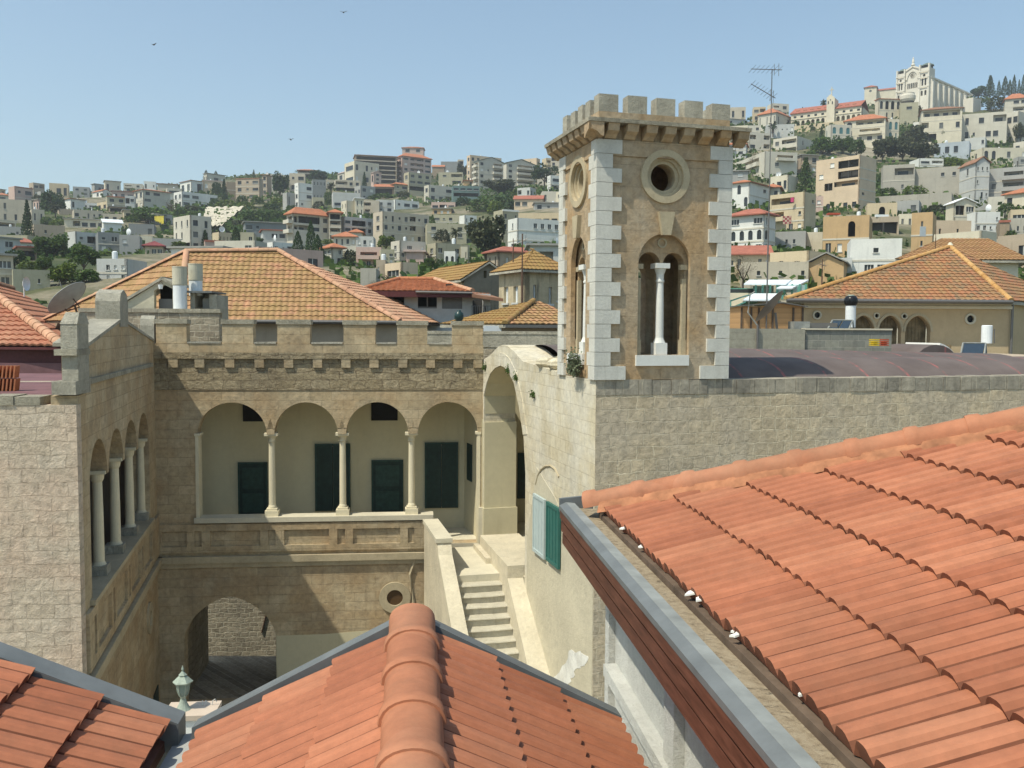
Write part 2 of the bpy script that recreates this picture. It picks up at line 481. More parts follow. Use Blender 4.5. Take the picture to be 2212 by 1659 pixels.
M['tealmetal'] = flatmat('green steel frame', (0.12, 0.32, 0.26), 0.5)
M['glassgreen'] = flatmat('pale green glazing', (0.30, 0.42, 0.40), 0.2, 0.0, 0.3, 2)
M['maroon'] = flatmat('maroon roof coating', (0.17, 0.085, 0.09), 0.75, var=0.25, scale=1.5)
M['maroondark'] = flatmat('dark red painted wall', (0.10, 0.03, 0.03), 0.7, var=0.2)
M['yellow'] = flatmat('yellow plastic crate', (0.6, 0.42, 0.02), 0.5)
M['redplastic'] = flatmat('red plastic', (0.4, 0.07, 0.03), 0.5)
M['mould'] = flatmat('mortar bedding coloured terracotta', (0.33, 0.145, 0.075), 0.9, var=0.35, scale=9)
M['tile_near'] = tilemat('new terracotta tiles', [(0.365, 0.132, 0.068)] * 2, 0.22, 0.2, 0.0, lichen=(0.29, 0.15, 0.085), lamt=0.2, rough=0.7, dirt=0.3)
M['tile_b'] = tilemat('slightly paler terracotta tiles', [(0.40, 0.155, 0.082)] * 2, 0.24, 0.2, 0.0, lichen=(0.30, 0.17, 0.10), lamt=0.2, rough=0.7, dirt=0.3)
M['tile_c'] = tilemat('slightly darker terracotta tiles', [(0.31, 0.108, 0.055)] * 2, 0.24, 0.2, 0.0, lichen=(0.26, 0.14, 0.08), lamt=0.2, rough=0.7, dirt=0.3)
M['groove_shade'] = tilemat('grimy shade-darkened tile channels', [(0.17, 0.063, 0.035), (0.21, 0.08, 0.045), (0.25, 0.10, 0.055)], 0.24, 0.2, 0.8, rough=0.8, dirt=0.3)  # shade of the grooves painted into the colour, plus some dirt
M['ridge_near'] = tilemat('terracotta ridge tiles', [(0.36, 0.14, 0.072), (0.40, 0.165, 0.087), (0.42, 0.18, 0.1)], 0.4, 0.4, 0.8, rough=0.7, dirt=0.4, lichen=(0.33, 0.2, 0.12), lamt=0.35)
M['tile_moss'] = tilemat('yellow lichened clay tiles', [(0.29, 0.16, 0.075), (0.34, 0.205, 0.095), (0.42, 0.21, 0.12)], 0.3, 0.25, 1.0, lichen=(0.32, 0.23, 0.085), lamt=0.5, dirt=0.25)
M['tile_brown'] = tilemat('moss browned clay tiles', [(0.26, 0.14, 0.05), (0.30, 0.175, 0.06), (0.28, 0.13, 0.055)], 0.3, 0.25, 1.0, lichen=(0.30, 0.20, 0.07), lamt=0.8, dirt=0.35)
M['tile_patch'] = tilemat('mottled red and brown clay tiles', [(0.20, 0.145, 0.09), (0.27, 0.15, 0.08), (0.34, 0.14, 0.075), (0.28, 0.18, 0.09)], 0.24, 0.2, 1.0, lichen=(0.36, 0.20, 0.07), lamt=0.45, dirt=0.3, lscale=0.7)
M['tile_coral'] = tilemat('coral clay tiles', [(0.35, 0.13, 0.075), (0.41, 0.165, 0.095), (0.46, 0.22, 0.13)], 0.3, 0.25, 1.0, lichen=(0.5, 0.33, 0.2), lamt=0.35, dirt=0.25)
M['tile_pink'] = tilemat('pinkish clay tiles', [(0.42, 0.20, 0.12), (0.52, 0.28, 0.17), (0.56, 0.30, 0.19)], 0.3, 0.25, 1.0, lichen=(0.45, 0.33, 0.2), lamt=0.5, dirt=0.35)
M['tile_orange'] = tilemat('orange clay tiles', [(0.38, 0.145, 0.065), (0.44, 0.17, 0.08), (0.46, 0.19, 0.09)], 0.3, 0.25, 0.8, dirt=0.2)
M['roof_orange'] = flatmat('distant orange tiles', (0.40, 0.155, 0.08), 0.8, var=0.2, scale=1.5)
M['roof_red'] = flatmat('distant red tiles', (0.34, 0.12, 0.08), 0.8, var=0.2, scale=1.5)
M['roof_brown'] = flatmat('distant brown tiles', (0.27, 0.14, 0.085), 0.8, var=0.25, scale=1.5)
M['roof_maroon'] = flatmat('distant maroon tiles', (0.2, 0.05, 0.05), 0.8, var=0.25, scale=1.5)
M['roof_green'] = flatmat('green grey roof sheet', (0.13, 0.17, 0.15), 0.7, var=0.15, scale=1.5)
M['roof_pink'] = flatmat('pale pink roof', (0.50, 0.38, 0.33), 0.8, var=0.15, scale=1.5)
M['roof_grey'] = flatmat('grey flat roof', (0.30, 0.29, 0.26), 0.9, var=0.2, scale=0.7)

def woodmat():
    m, t, b = newmat('reddish brown fascia boards')
    ov = objvec(t)
    f = noise(t, mapping(t, ov, (14, 0.7, 14)), 3.0, 8, 0.7)
    col = ramp(t, f, [(0.3, (0.055, 0.022, 0.014)), (0.5, (0.115, 0.045, 0.028)), (0.72, (0.18, 0.075, 0.048))])
    col = mix(t, ramp(t, noise(t, mapping(t, ov, (5, 0.9, 5)), 4, 6, 0.7), [(0.6, 0), (0.75, 0.6)]), col, (0.05, 0.02, 0.012))
    t.links.new(col, b.inputs['Base Color']); b.inputs['Roughness'].default_value = 0.5
    bump(t, b, f, 0.3, 0.002)
    return m
M['wood'] = woodmat()
def sandmat():
    m, t, b = newmat('sandy gutter bed with litter')
    ov = objvec(t)
    f = noise(t, ov, 25, 8, 0.75)
    col = ramp(t, f, [(0.25, (0.13, 0.095, 0.06)), (0.5, (0.30, 0.24, 0.16)), (0.75, (0.38, 0.32, 0.23))])
    col = mix(t, ramp(t, noise(t, mapping(t, ov, (1, 2.4, 1)), 9, 8, 0.85, 1.5), [(0.56, 0), (0.62, 0.85)]), col, (0.05, 0.04, 0.03))
    t.links.new(col, b.inputs['Base Color']); b.inputs['Roughness'].default_value = 0.95
    bump(t, b, f, 0.8, 0.01)
    return m
M['sand'] = sandmat()
def membrane():
    m, t, b = newmat('dark brown roofing membrane')
    ov = objvec(t)
    f = noise(t, ov, 1.2, 6, 0.6)
    col = ramp(t, f, [(0.3, (0.105, 0.082, 0.075)), (0.7, (0.15, 0.12, 0.11))])
    s = nd(t, 'ShaderNodeSeparateXYZ'); t.links.new(ov, s.inputs[0])
    # worn red overlap seams every 1.05 m along the vault
    w = mth(t, 'ABSOLUTE', mth(t, 'SUBTRACT', mth(t, 'FRACT', mth(t, 'ADD', mth(t, 'DIVIDE', s.outputs[0], 1.05), mth(t, 'MULTIPLY', noise(t, ov, 0.6, 3), 0.15))), 0.5))
    l = ramp(t, w, [(0.0, 1.0), (0.028, 0.9), (0.04, 0.0)])
    br = ramp(t, noise(t, ov, 3.5, 5, 0.7), [(0.42, 0.0), (0.58, 0.85)])
    col = mix(t, mth(t, 'MULTIPLY', l, br), col, (0.34, 0.11, 0.10))
    t.links.new(col, b.inputs['Base Color']); b.inputs['Roughness'].default_value = 0.8
    bump(t, b, mth(t, 'ADD', mth(t, 'MULTIPLY', l, 1.0), noise(t, ov, 3, 4)), 0.4, 0.01)
    return m
M['membrane'] = membrane()
def cardmat():
    m, t, b = newmat('tan lapped board cladding')
    ov = objvec(t)
    s = nd(t, 'ShaderNodeSeparateXYZ'); t.links.new(ov, s.inputs[0])
    w = mth(t, 'FRACT', mth(t, 'DIVIDE', s.outputs[2], 0.17))
    col = mix(t, 1.0, (0.44, 0.27, 0.13), ramp(t, w, [(0.0, 0.6), (0.12, 0.95), (1.0, 1.08)]), 'MULTIPLY')
    t.links.new(col, b.inputs['Base Color']); bump(t, b, w, 0.5, 0.03)
    return m
M['boards'] = cardmat()
HC = dict(beige=(0.50, 0.44, 0.34), cream=(0.62, 0.56, 0.43), white=(0.70, 0.69, 0.64), grey=(0.36, 0.355, 0.33), dgrey=(0.22, 0.23, 0.225),
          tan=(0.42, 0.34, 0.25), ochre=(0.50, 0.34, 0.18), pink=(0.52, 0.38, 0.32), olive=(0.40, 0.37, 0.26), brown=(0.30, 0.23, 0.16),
          lgrey=(0.50, 0.50, 0.47), peach=(0.60, 0.47, 0.33), pale=(0.56, 0.52, 0.43), teal=(0.13, 0.19, 0.18), rock=(0.40, 0.37, 0.31), sand=(0.55, 0.45, 0.30),
          blue=(0.40, 0.44, 0.47))
for k, c in HC.items():
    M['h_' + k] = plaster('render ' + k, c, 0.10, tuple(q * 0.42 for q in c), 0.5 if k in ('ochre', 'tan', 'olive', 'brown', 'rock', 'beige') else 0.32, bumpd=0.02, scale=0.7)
for k, (a, b_, c) in dict(
        dark=((0.02, 0.042, 0.014), (0.04, 0.075, 0.024), (0.075, 0.12, 0.036)),
        mid=((0.035, 0.07, 0.016), (0.07, 0.12, 0.025), (0.12, 0.175, 0.04)),
        bright=((0.06, 0.10, 0.015), (0.11, 0.16, 0.022), (0.18, 0.22, 0.035)),
        olive=((0.035, 0.045, 0.02), (0.065, 0.075, 0.035), (0.11, 0.115, 0.055)),
        dry=((0.07, 0.05, 0.03), (0.13, 0.095, 0.06), (0.19, 0.15, 0.09))).items():
    M['leaf_' + k] = leafmat('foliage ' + k, a, b_, c)
M['bark'] = flatmat('bark', (0.10, 0.075, 0.055), 0.9, var=0.3)
M['quarry'] = flatmat('pale quarried rock', (0.50, 0.45, 0.35), 0.95, var=0.35, scale=0.4)
M['flower'] = flatmat('yellow flowering grass', (0.38, 0.32, 0.03), 0.9, var=0.4, scale=0.5)
M['birdgrey'] = flatmat('dark plumage', (0.05, 0.055, 0.065), 0.6)
M['leaf_sage'] = leafmat('sage foliage', (0.10, 0.13, 0.07), (0.16, 0.19, 0.11), (0.24, 0.27, 0.17))

# ------------------------------------------------------------------ terrain
TKEY = [(-1.2, [(45,-6),(70,-2.5),(100,6),(160,12.5),(250,26),(350,44),(450,60),(520,66),(700,60)]),
        (-0.5, [(45,-6),(70,-2.5),(100,5),(160,12),(250,27),(350,46),(450,64),(520,72),(700,62)]),
        (-0.28,[(45,-6),(70,-2.5),(100,5),(160,12),(250,27),(350,48),(450,71),(550,92),(700,84)]),
        (-0.10,[(45,-6),(70,-2.5),(100,5),(160,12),(250,27),(350,48),(450,72),(550,93),(700,86)]),
        (0.06, [(45,-6),(70,-2.5),(100,6),(160,15),(250,32),(350,54),(450,78),(550,92),(700,86)]),
        (0.24, [(45,-6),(70,-2),(95,5),(130,12),(180,22),(250,41),(330,67),(420,96),(480,98),(700,90)]),
        (0.40, [(45,-6),(70,-2),(95,5),(130,11.5),(180,22),(250,41),(330,67),(420,103),(480,108),(700,100)]),
        (1.3,  [(45,-6),(70,-2),(95,5),(130,12),(180,23),(250,42),(330,68),(420,104),(480,108),(700,100)])]
def lerp_tab(tab, x):
    if x <= tab[0][0]: return tab[0][1]
    for (a, va), (b, vb) in zip(tab, tab[1:]):
        if x <= b: return va + (vb - va) * (x - a) / (b - a)
    return tab[-1][1]
def ground_z(X, Y):
    if Y < 34: return -2.5
    t = X / Y
    if t <= TKEY[0][0]: z = lerp_tab(TKEY[0][1], Y)
    elif t >= TKEY[-1][0]: z = lerp_tab(TKEY[-1][1], Y)
    else:
        for (ta, A), (tb, B) in zip(TKEY, TKEY[1:]):
            if t <= tb:
                w = (t - ta) / (tb - ta)
                z = lerp_tab(A, Y) * (1 - w) + lerp_tab(B, Y) * w
                break
    z += CZ
    if Y < 45: z = -2.5 + (z + 2.5) * (Y - 34) / 11.0
    return z
def depth_on_ground(px, py):
    d = ray(px, py); k = d / d.y
    Y = 50.0
    while Y < 560:
        if CZ + k.z * Y <= ground_z(k.x * Y, Y): return Y
        Y += 2.0
    return 545.0

def build_ground():
    xs = [-900, -760] + [i * 12.0 for i in range(-54, 55)] + [760, 900]
    ys = [-60, -20, 0, 15, 34, 38, 41, 45] + [45 + i * 9.0 for i in range(1, 74)] + [760, 900, 1200, 1800]
    mb = MB()
    idx = []
    for y in ys:
        row = []
        for x in xs:
            z = ground_z(x, y)
            if y > 60: z += 1.1 * math.sin(x * 0.05 + y * 0.03) + 0.8 * math.sin(x * 0.11 - y * 0.07)
            row.append(mb.vt((x, y, z - (0.8 if y > 60 else 0))))
        idx.append(row)
    for a, b in zip(idx, idx[1:]):
        for k in range(len(xs) - 1): mb.fi((a[k], a[k+1], b[k+1], b[k]))
    m, t, b = newmat('hillside earth and scrub')
    ov = objvec(t)
    f = noise(t, ov, 0.035, 10, 0.68)
    col = ramp(t, f, [(0.30, (0.02, 0.035, 0.012)), (0.42, (0.045, 0.06, 0.02)), (0.50, (0.085, 0.09, 0.04)), (0.58, (0.22, 0.19, 0.13)), (0.72, (0.36, 0.32, 0.24))])
    col = mix(t, 1.0, col, ramp(t, noise(t, ov, 0.8, 6, 0.7), [(0.3, 0.7), (0.7, 1.25)]), 'MULTIPLY')
    t.links.new(col, b.inputs['Base Color']); b.inputs['Roughness'].default_value = 0.95
    o = mb.build('ground', m, smooth=True)
    tag(o, kind='structure')
build_ground()
ym = MB()
ym.box(-30, -12, -3, 32, 29.6, 0.012)
tag(ym.build('courtyard_paving', M['rubble']), kind='structure')

# ------------------------------------------------------------------ frames of the convent court
_f = Frame(-5.55, 26.0, rad(5.94))
FA = Frame(*_f.w(_f.X(337, py=1000), 0, 0).to_2d(), rad(5.94))           # arcaded front
_l = Frame(FA.o.x, FA.o.y, math.atan2(1, -0.245))
LS = Frame(*_l.w(_l.hit(175, 1150)[0], 0, 0).to_2d(), math.atan2(1, -0.245))   # left wing, court side, x runs away from us
LF = Frame(LS.o.x, LS.o.y, rad(5.94))                                      # left wing, near end wall
_c = FA.w(FA.X(1043, py=1000), 0, 0)
TS = Frame(_c.x, _c.y, rad(15.6 - 90))                                     # side wall under the tower, x runs toward us
_n = TS.w(TS.X(1285, py=1000), 0, 0)
TF = Frame(_n.x, _n.y, rad(15.6))                                          # tower front / right hall front
XTS = TS.X(1285, py=1000)
Zf = lambda y, x=690: FA.Z(x, y)
FLOOR = CZ - 6.35
GD = 2.1

# ------------------------------------------------------------------ arcaded building
def arcaded():
    R = fthing('arcaded_building', 'golden stone building with four arches and a battlemented top behind the courtyard', 'building', FA)
    x = lambda p, py=1000: FA.X(p, py=py)
    XR = x(1043)
    zsill, zcrown, zspring = Zf(1116), Zf(869), Zf(938)
    zpar, ztop = Zf(743), Zf(692)
    zst0, zst1 = Zf(1210), Zf(1196)
    arches = [(427, 577), (593, 730), (748, 882), (903, 1032)]
    holes = []
    for i, (a, b) in enumerate(arches):
        xa, xb = x(a), x(b)
        p = archpoly((xa + xb) / 2, (xb - xa) / 2, zsill, zspring, zcrown - zspring, 20)
        if i == 3:
            p = [(xa, zsill)] + p[1:-1] + [(xb, FLOOR), (x(934), FLOOR), (x(934), zsill)]
        holes.append(p)
    xa, xb = x(399, 1450), x(597, 1450)
    zl = FA.Z(496, 1288); zls = FA.Z(496, 1385)
    lower = archpoly((xa + xb) / 2, (xb - xa) / 2, 0.02, zls, zl - zls, 20, pointed=True)
    zr0, zr1 = Zf(842), Zf(795)
    opening = [(x(427), zsill)]
    for a, b in arches:
        xa_, xb_ = x(a), x(b); opening += archpoly((xa_ + xb_) / 2, (xb_ - xa_) / 2, zsill, zspring, zcrown - zspring, 20)[1:-1]
    opening += [(x(1032), FLOOR), (x(934), FLOOR), (x(934), zsill)]
    mb = MB()
    outer = [(0, -0.5), (0, zr0), (XR, zr0), (XR, -0.5)]
    mb.plate(outer, [opening, lower], 0, 0.42)
    mb.build('wall', M['facade'], R)
    mb = MB(); mb.plate([(0, zr0), (0, zr1), (XR, zr1), (XR, zr0)], [], -0.02, 0.42)
    o = mb.build('eroded_band', M['facade_rough'], R)
    mb = MB(); mb.box(0, -0.01, zr1, XR, 0.42, Zf(775)); mb.build('frieze', M['facade_rough'], R)
    # cornice carried on corbels
    mb = MB(); mb.box(0, -0.10, Zf(775), XR, 0.42, Zf(762)); mb.build('cornice', M['facade_rough'], R)
    for cx in (375, 432, 497, 561, 624, 686.5, 747.5, 808, 870, 929.6, 989, 1032):
        c = x(cx, 785)
        mb = MB(); w = 0.13
        mb.hexa(((c-w, -0.075, Zf(794)), (c+w, -0.075, Zf(794)), (c+w, 0, Zf(794)), (c-w, 0, Zf(794))),
                ((c-w, -0.092, Zf(775)-0.002), (c+w, -0.092, Zf(775)-0.002), (c+w, 0, Zf(775)-0.002), (c-w, 0, Zf(775)-0.002)))
        mb.build('corbel', M['facade'], R)
    mb = MB(); mb.box(0, -0.04, Zf(762) + 0.002, XR, 0.40, zpar); mb.build('parapet', M['facade'], R)
    for a, b in ((337, 403), (480, 547), (599, 670), (742, 811), (858, 923), (977, 1043)):
        xa, xb = x(a, 715), x(b, 715)
        mb = MB(); mb.box(xa, -0.02, zpar + 0.002, xb, 0.38, ztop - 0.12); m_ = mb.build('merlon', M['facade'], R)
        mb = MB(); mb.box(xa - 0.03, -0.05, ztop - 0.12 + 0.001, xb + 0.03, 0.41, ztop + RND.uniform(-0.01, 0.02)); mb.build('coping', M['lichen'], m_)
    for (a, b) in ((403, 480), (547, 599), (670, 742), (811, 858), (923, 977)):
        mb = MB(); mb.box(x(a, 740) + 0.03, -0.06, zpar + 0.003, x(b, 740) - 0.03, 0.42, zpar + 0.05); mb.build('coping', M['greystone'], R)
    # voussoirs
    for i, (a, b) in enumerate(arches):
        xa, xb = x(a), x(b); mb = MB()
        mb.arcband((xa + xb) / 2, zspring, (xb - xa) / 2, zcrown - zspring, 0.20, -0.008, 0.1, 26, a0=0.18, a1=math.pi - 0.18)
        mb.build('arch_band', M['facade'], R)
    # columns
    for cx in (585, 739, 889):
        c = x(cx); mb = MB()
        h0, h1 = zsill + 0.02, zspring
        mb.box(c - 0.19, 0.02, h0, c + 0.19, 0.40, h0 + 0.16)
        mb.box(c - 0.15, 0.06, h0 + 0.16, c + 0.15, 0.36, h0 + 0.22)
        b_ = None
        col = MB(); col.lathe([(0.12, h0 + 0.22), (0.115, h0 + 0.27), (0.097, h0 + 0.31), (0.094, h0 + 1.2), (0.086, h1 - 0.28), (0.086, h1 - 0.24), (0.115, h1 - 0.22), (0.098, h1 - 0.19), (0.12, h1 - 0.1), (0.17, h1 - 0.05)], (c, 0.21, 0), 20)
        cc = col.build('column', M['column'], R, smooth=False)
        mb.build('base', M['column'], cc)
        k = MB(); k.box(c - 0.19, 0.03, h1 - 0.05, c + 0.19, 0.39, h1 + 0.03); k.build('capital', M['column'], cc)
    for px_, sgn in ((427, -1), (1033, 1)):
        c = x(px_); mb = MB(); mb.box(c - 0.03 if sgn > 0 else c - 0.06, -0.015, zsill if sgn < 0 else FLOOR, c + 0.06 if sgn > 0 else c + 0.03, 0.38, zspring - 0.03)
        mb.box(c - 0.08, -0.03, zspring - 0.03, c + 0.08, 0.40, zspring + 0.04)
        mb.build('pilaster', M['column'], R)
    # balustrade with sunk panels
    xs0, xs1 = 0.05, x(918)
    z0, z1 = Zf(1188), Zf(1128)
    zh0, zh1 = Zf(1175), Zf(1142)
    pan = [rectpoly(x(a), zh0, x(b), zh1) for a, b in ((348, 402), (419, 434), (453, 561), (579, 594), (613, 710), (728, 745), (762, 864), (881, 895))]
    mb = MB(); mb.plate([(xs0, z0), (xs0, z1), (xs1, z1), (xs1, z0)], pan, -0.07, -0.001); mb.build('panelled_balustrade', M['facade'], R)
    mb = MB(); mb.box(x(419), -0.10, Zf(1125), x(936), 0.44, zsill + 0.02); mb.build('sill', M['trimlite'], R)
    mb = MB(); mb.box(0, -0.13, zst0, x(918), 0.0, zst1); mb.box(0, -0.06, zst0 - 0.14, x(918), -0.001, zst0 - 0.002); mb.build('string_course', M['trim'], R)
    # gallery behind the arches
    XG = FA.X(1003, y=GD, py=1000)
    mb = MB()
    mb.box(-3.0, GD, FLOOR - 0.3, x(1043) + 5.0, GD + 0.3, Zf(838) + 0.2)
    mb.box(-3.0, 0.42, Zf(838), XR + 0.6, GD, Zf(838) + 0.2)
    mb.build('gallery_wall', M['gallery'], R)
    mb = MB(); mb.box(-3.0, 0.43, FLOOR - 0.3, XR + 4.0, GD - 0.001, FLOOR); mb.box(x(934), -0.02, FLOOR - 0.3, XR, 0.43, FLOOR - 0.003); mb.build('gallery_floor', M['trimlite'], R)
    mb = MB(); mb.hexa(((XG, GD, FLOOR), (XG + 0.5, GD, FLOOR), (x(1095), 0.43, FLOOR), (x(1038), 0.43, FLOOR)),
                       ((XG, GD, Zf(838)), (XG + 0.5, GD, Zf(838)), (x(1095), 0.43, Zf(838)), (x(1038), 0.43, Zf(838))))
    mb.build('gallery_end_wall', M['gallery'], R)
    def back(px0, py0, px1, py1, nm, mat, dep=0.06, split=False):
        a, za = FA.hit(px0, py0, GD); b, zb = FA.hit(px1, py1, GD)
        q = MB()
        if split:
            mid = (a + b) / 2
            q.box(a, GD - dep, zb, mid - 0.012, GD - 0.002, za); q.box(mid + 0.012, GD - dep, zb, b, GD - 0.002, za)
        else:
            q.box(a, GD - dep, zb, b, GD - 0.002, za)
        for s in range(5 if nm == 'shutter' else 0):
            xx = a + (b - a) * (s + 0.5) / 5; q.box(xx - 0.005, GD - dep - 0.006, zb + 0.05, xx + 0.005, GD - dep, za - 0.05)
        o_ = q.build(nm, mat, R)
        if nm != 'vent_window':
            q = MB(); fw = 0.05
            q.box(a - fw, GD - dep - .02, zb, a, GD - .003, za + fw); q.box(b, GD - dep - .02, zb, b + fw, GD - .003, za + fw); q.box(a, GD - dep - .02, za + .001, b, GD - .003, za + fw)
            q.build('frame', M['greenframe'], o_)
            if nm == 'door':
                q = MB(); q.box(a + .08, GD - dep - .012, zb + .15, b - .08, GD - dep - .001, zb + .75); q.box(a + .08, GD - dep - .012, zb + .9, b - .08, GD - dep - .001, za - .12); q.build('panel', M['greenframe'], o_)
        return o_
    back(518, 1002, 576, 1116, 'door', M['greendark'])
    back(684, 962, 754, 1102, 'shutter', M['greendark'], 0.07, True)
    back(806, 997, 868, 1110, 'door', M['greendark'])
    back(921, 959, 986, 1096, 'shutter', M['greendark'], 0.07, True)
    back(525, 862, 568, 910, 'vent_window', M['dark'], 0.05)
    back(802, 862, 859, 908, 'vent_window', M['dark'], 0.05)
    a, za = FA.hit(1118, 978, GD); b, zb = FA.hit(1140, 1076, GD)
    q = MB(); q.box(a, GD - 0.06, zb, b, GD - 0.002, za); q.build('shutter', M['greendark'], R)
    # narrow grille on the end wall
    q = MB(); xg = x(1038)
    q.T = None
    e0 = Vector((XG, GD, 0)); e1 = Vector((x(1038), 0.43, 0))
    for zz0, zz1 in ((Zf(1060), Zf(975)),):
        p0 = e0.lerp(e1, 0.25) + Vector((-0.04, 0, 0)); p1 = e0.lerp(e1, 0.55) + Vector((-0.04, 0, 0))
        q.hexa(((p0.x, p0.y, zz0), (p0.x + 0.03, p0.y, zz0), (p1.x + 0.03, p1.y, zz0), (p1.x, p1.y, zz0)),
               ((p0.x, p0.y, zz1), (p0.x + 0.03, p0.y, zz1), (p1.x + 0.03, p1.y, zz1), (p1.x, p1.y, zz1)))
    q.build('wall_grille', M['greendark'], R)
    # tunnel under the arcade
    mb = MB(); cx = (xa + xb) / 2
    X0, X1 = x(399, 1450), x(597, 1450)
    mb.box(X0 - 0.45, 0.42, 0, X0 - 0.10, 3.4, zl + 0.35); mb.box(X1 + 0.10, 0.42, 0, X1 + 0.4, 3.4, zl + 0.35)
    mb.box(X0 - 0.45, 0.42, zl + 0.352, X1 + 0.4, 3.4, zl + 0.6)
    mb.build('passage', M['facade_rough'], R)
    # ring stone round a small round opening
    cx, cz = FA.hit(853, 1290)
    mb = MB(); mb.ring(cx, cz, 0.235, 0.46, -0.07, 0.02); o = mb.build('round_window', M['trim'], R)
    mb = MB(); mb.lathe([(0.236, -0.012), (0.236, -0.008)], (cx, 0, cz), 28, 'y'); mb.build('pane', M['brown_dark'], o)
    mb = MB(); pts = [(x(898, 1250), -0.02, FA.Z(898, 1205)), (x(886, 1250), -0.03, FA.Z(886, 1240)), (x(893, 1250), -0.02, FA.Z(893, 1300)), (x(900, 1250), -0.03, FA.Z(900, 1420)), (x(900, 1250), -0.03, 0.1)]
    mb.tube(pts, 0.05, 6); mb.build('plastered_drainpipe', M['trim'], R)
    # pale render low on the wall
    mb = MB(); z = FA.Z(760, 1368)
    mb.plate([(X1 + 0.01, 0.02), (X1 + 0.01, FA.Z(640, 1372)), (x(700, 1370), z), (x(912, 1370), FA.Z(912, 1352)), (x(912, 1370), 0.02)], [], -0.008, -0.001)
    mb.build('render_patch', M['gallery'], R)
M['brown_dark'] = flatmat('dark brown pane', (0.09, 0.05, 0.02), 0.6)
arcaded()
def back_wall():
    R = thing('rubble_wall', 'rubble stone wall seen through the arched passage below the arcade', 'wall', FA.w(0, 6.9, -2.4), FA.a)
    mb = MB(); mb.box(-2, 0, 0, 9, 0.5, 6.5); mb.build('masonry', M['rubble'], R)
    mb = MB(); mb.tube([(1.9, -0.04, 5.2), (2.0, -0.05, 4.4), (1.95, -0.04, 3.2), (1.7, -0.04, 2.2)], 0.03, 6); mb.build('drainpipe', M['rust'], R)
back_wall()

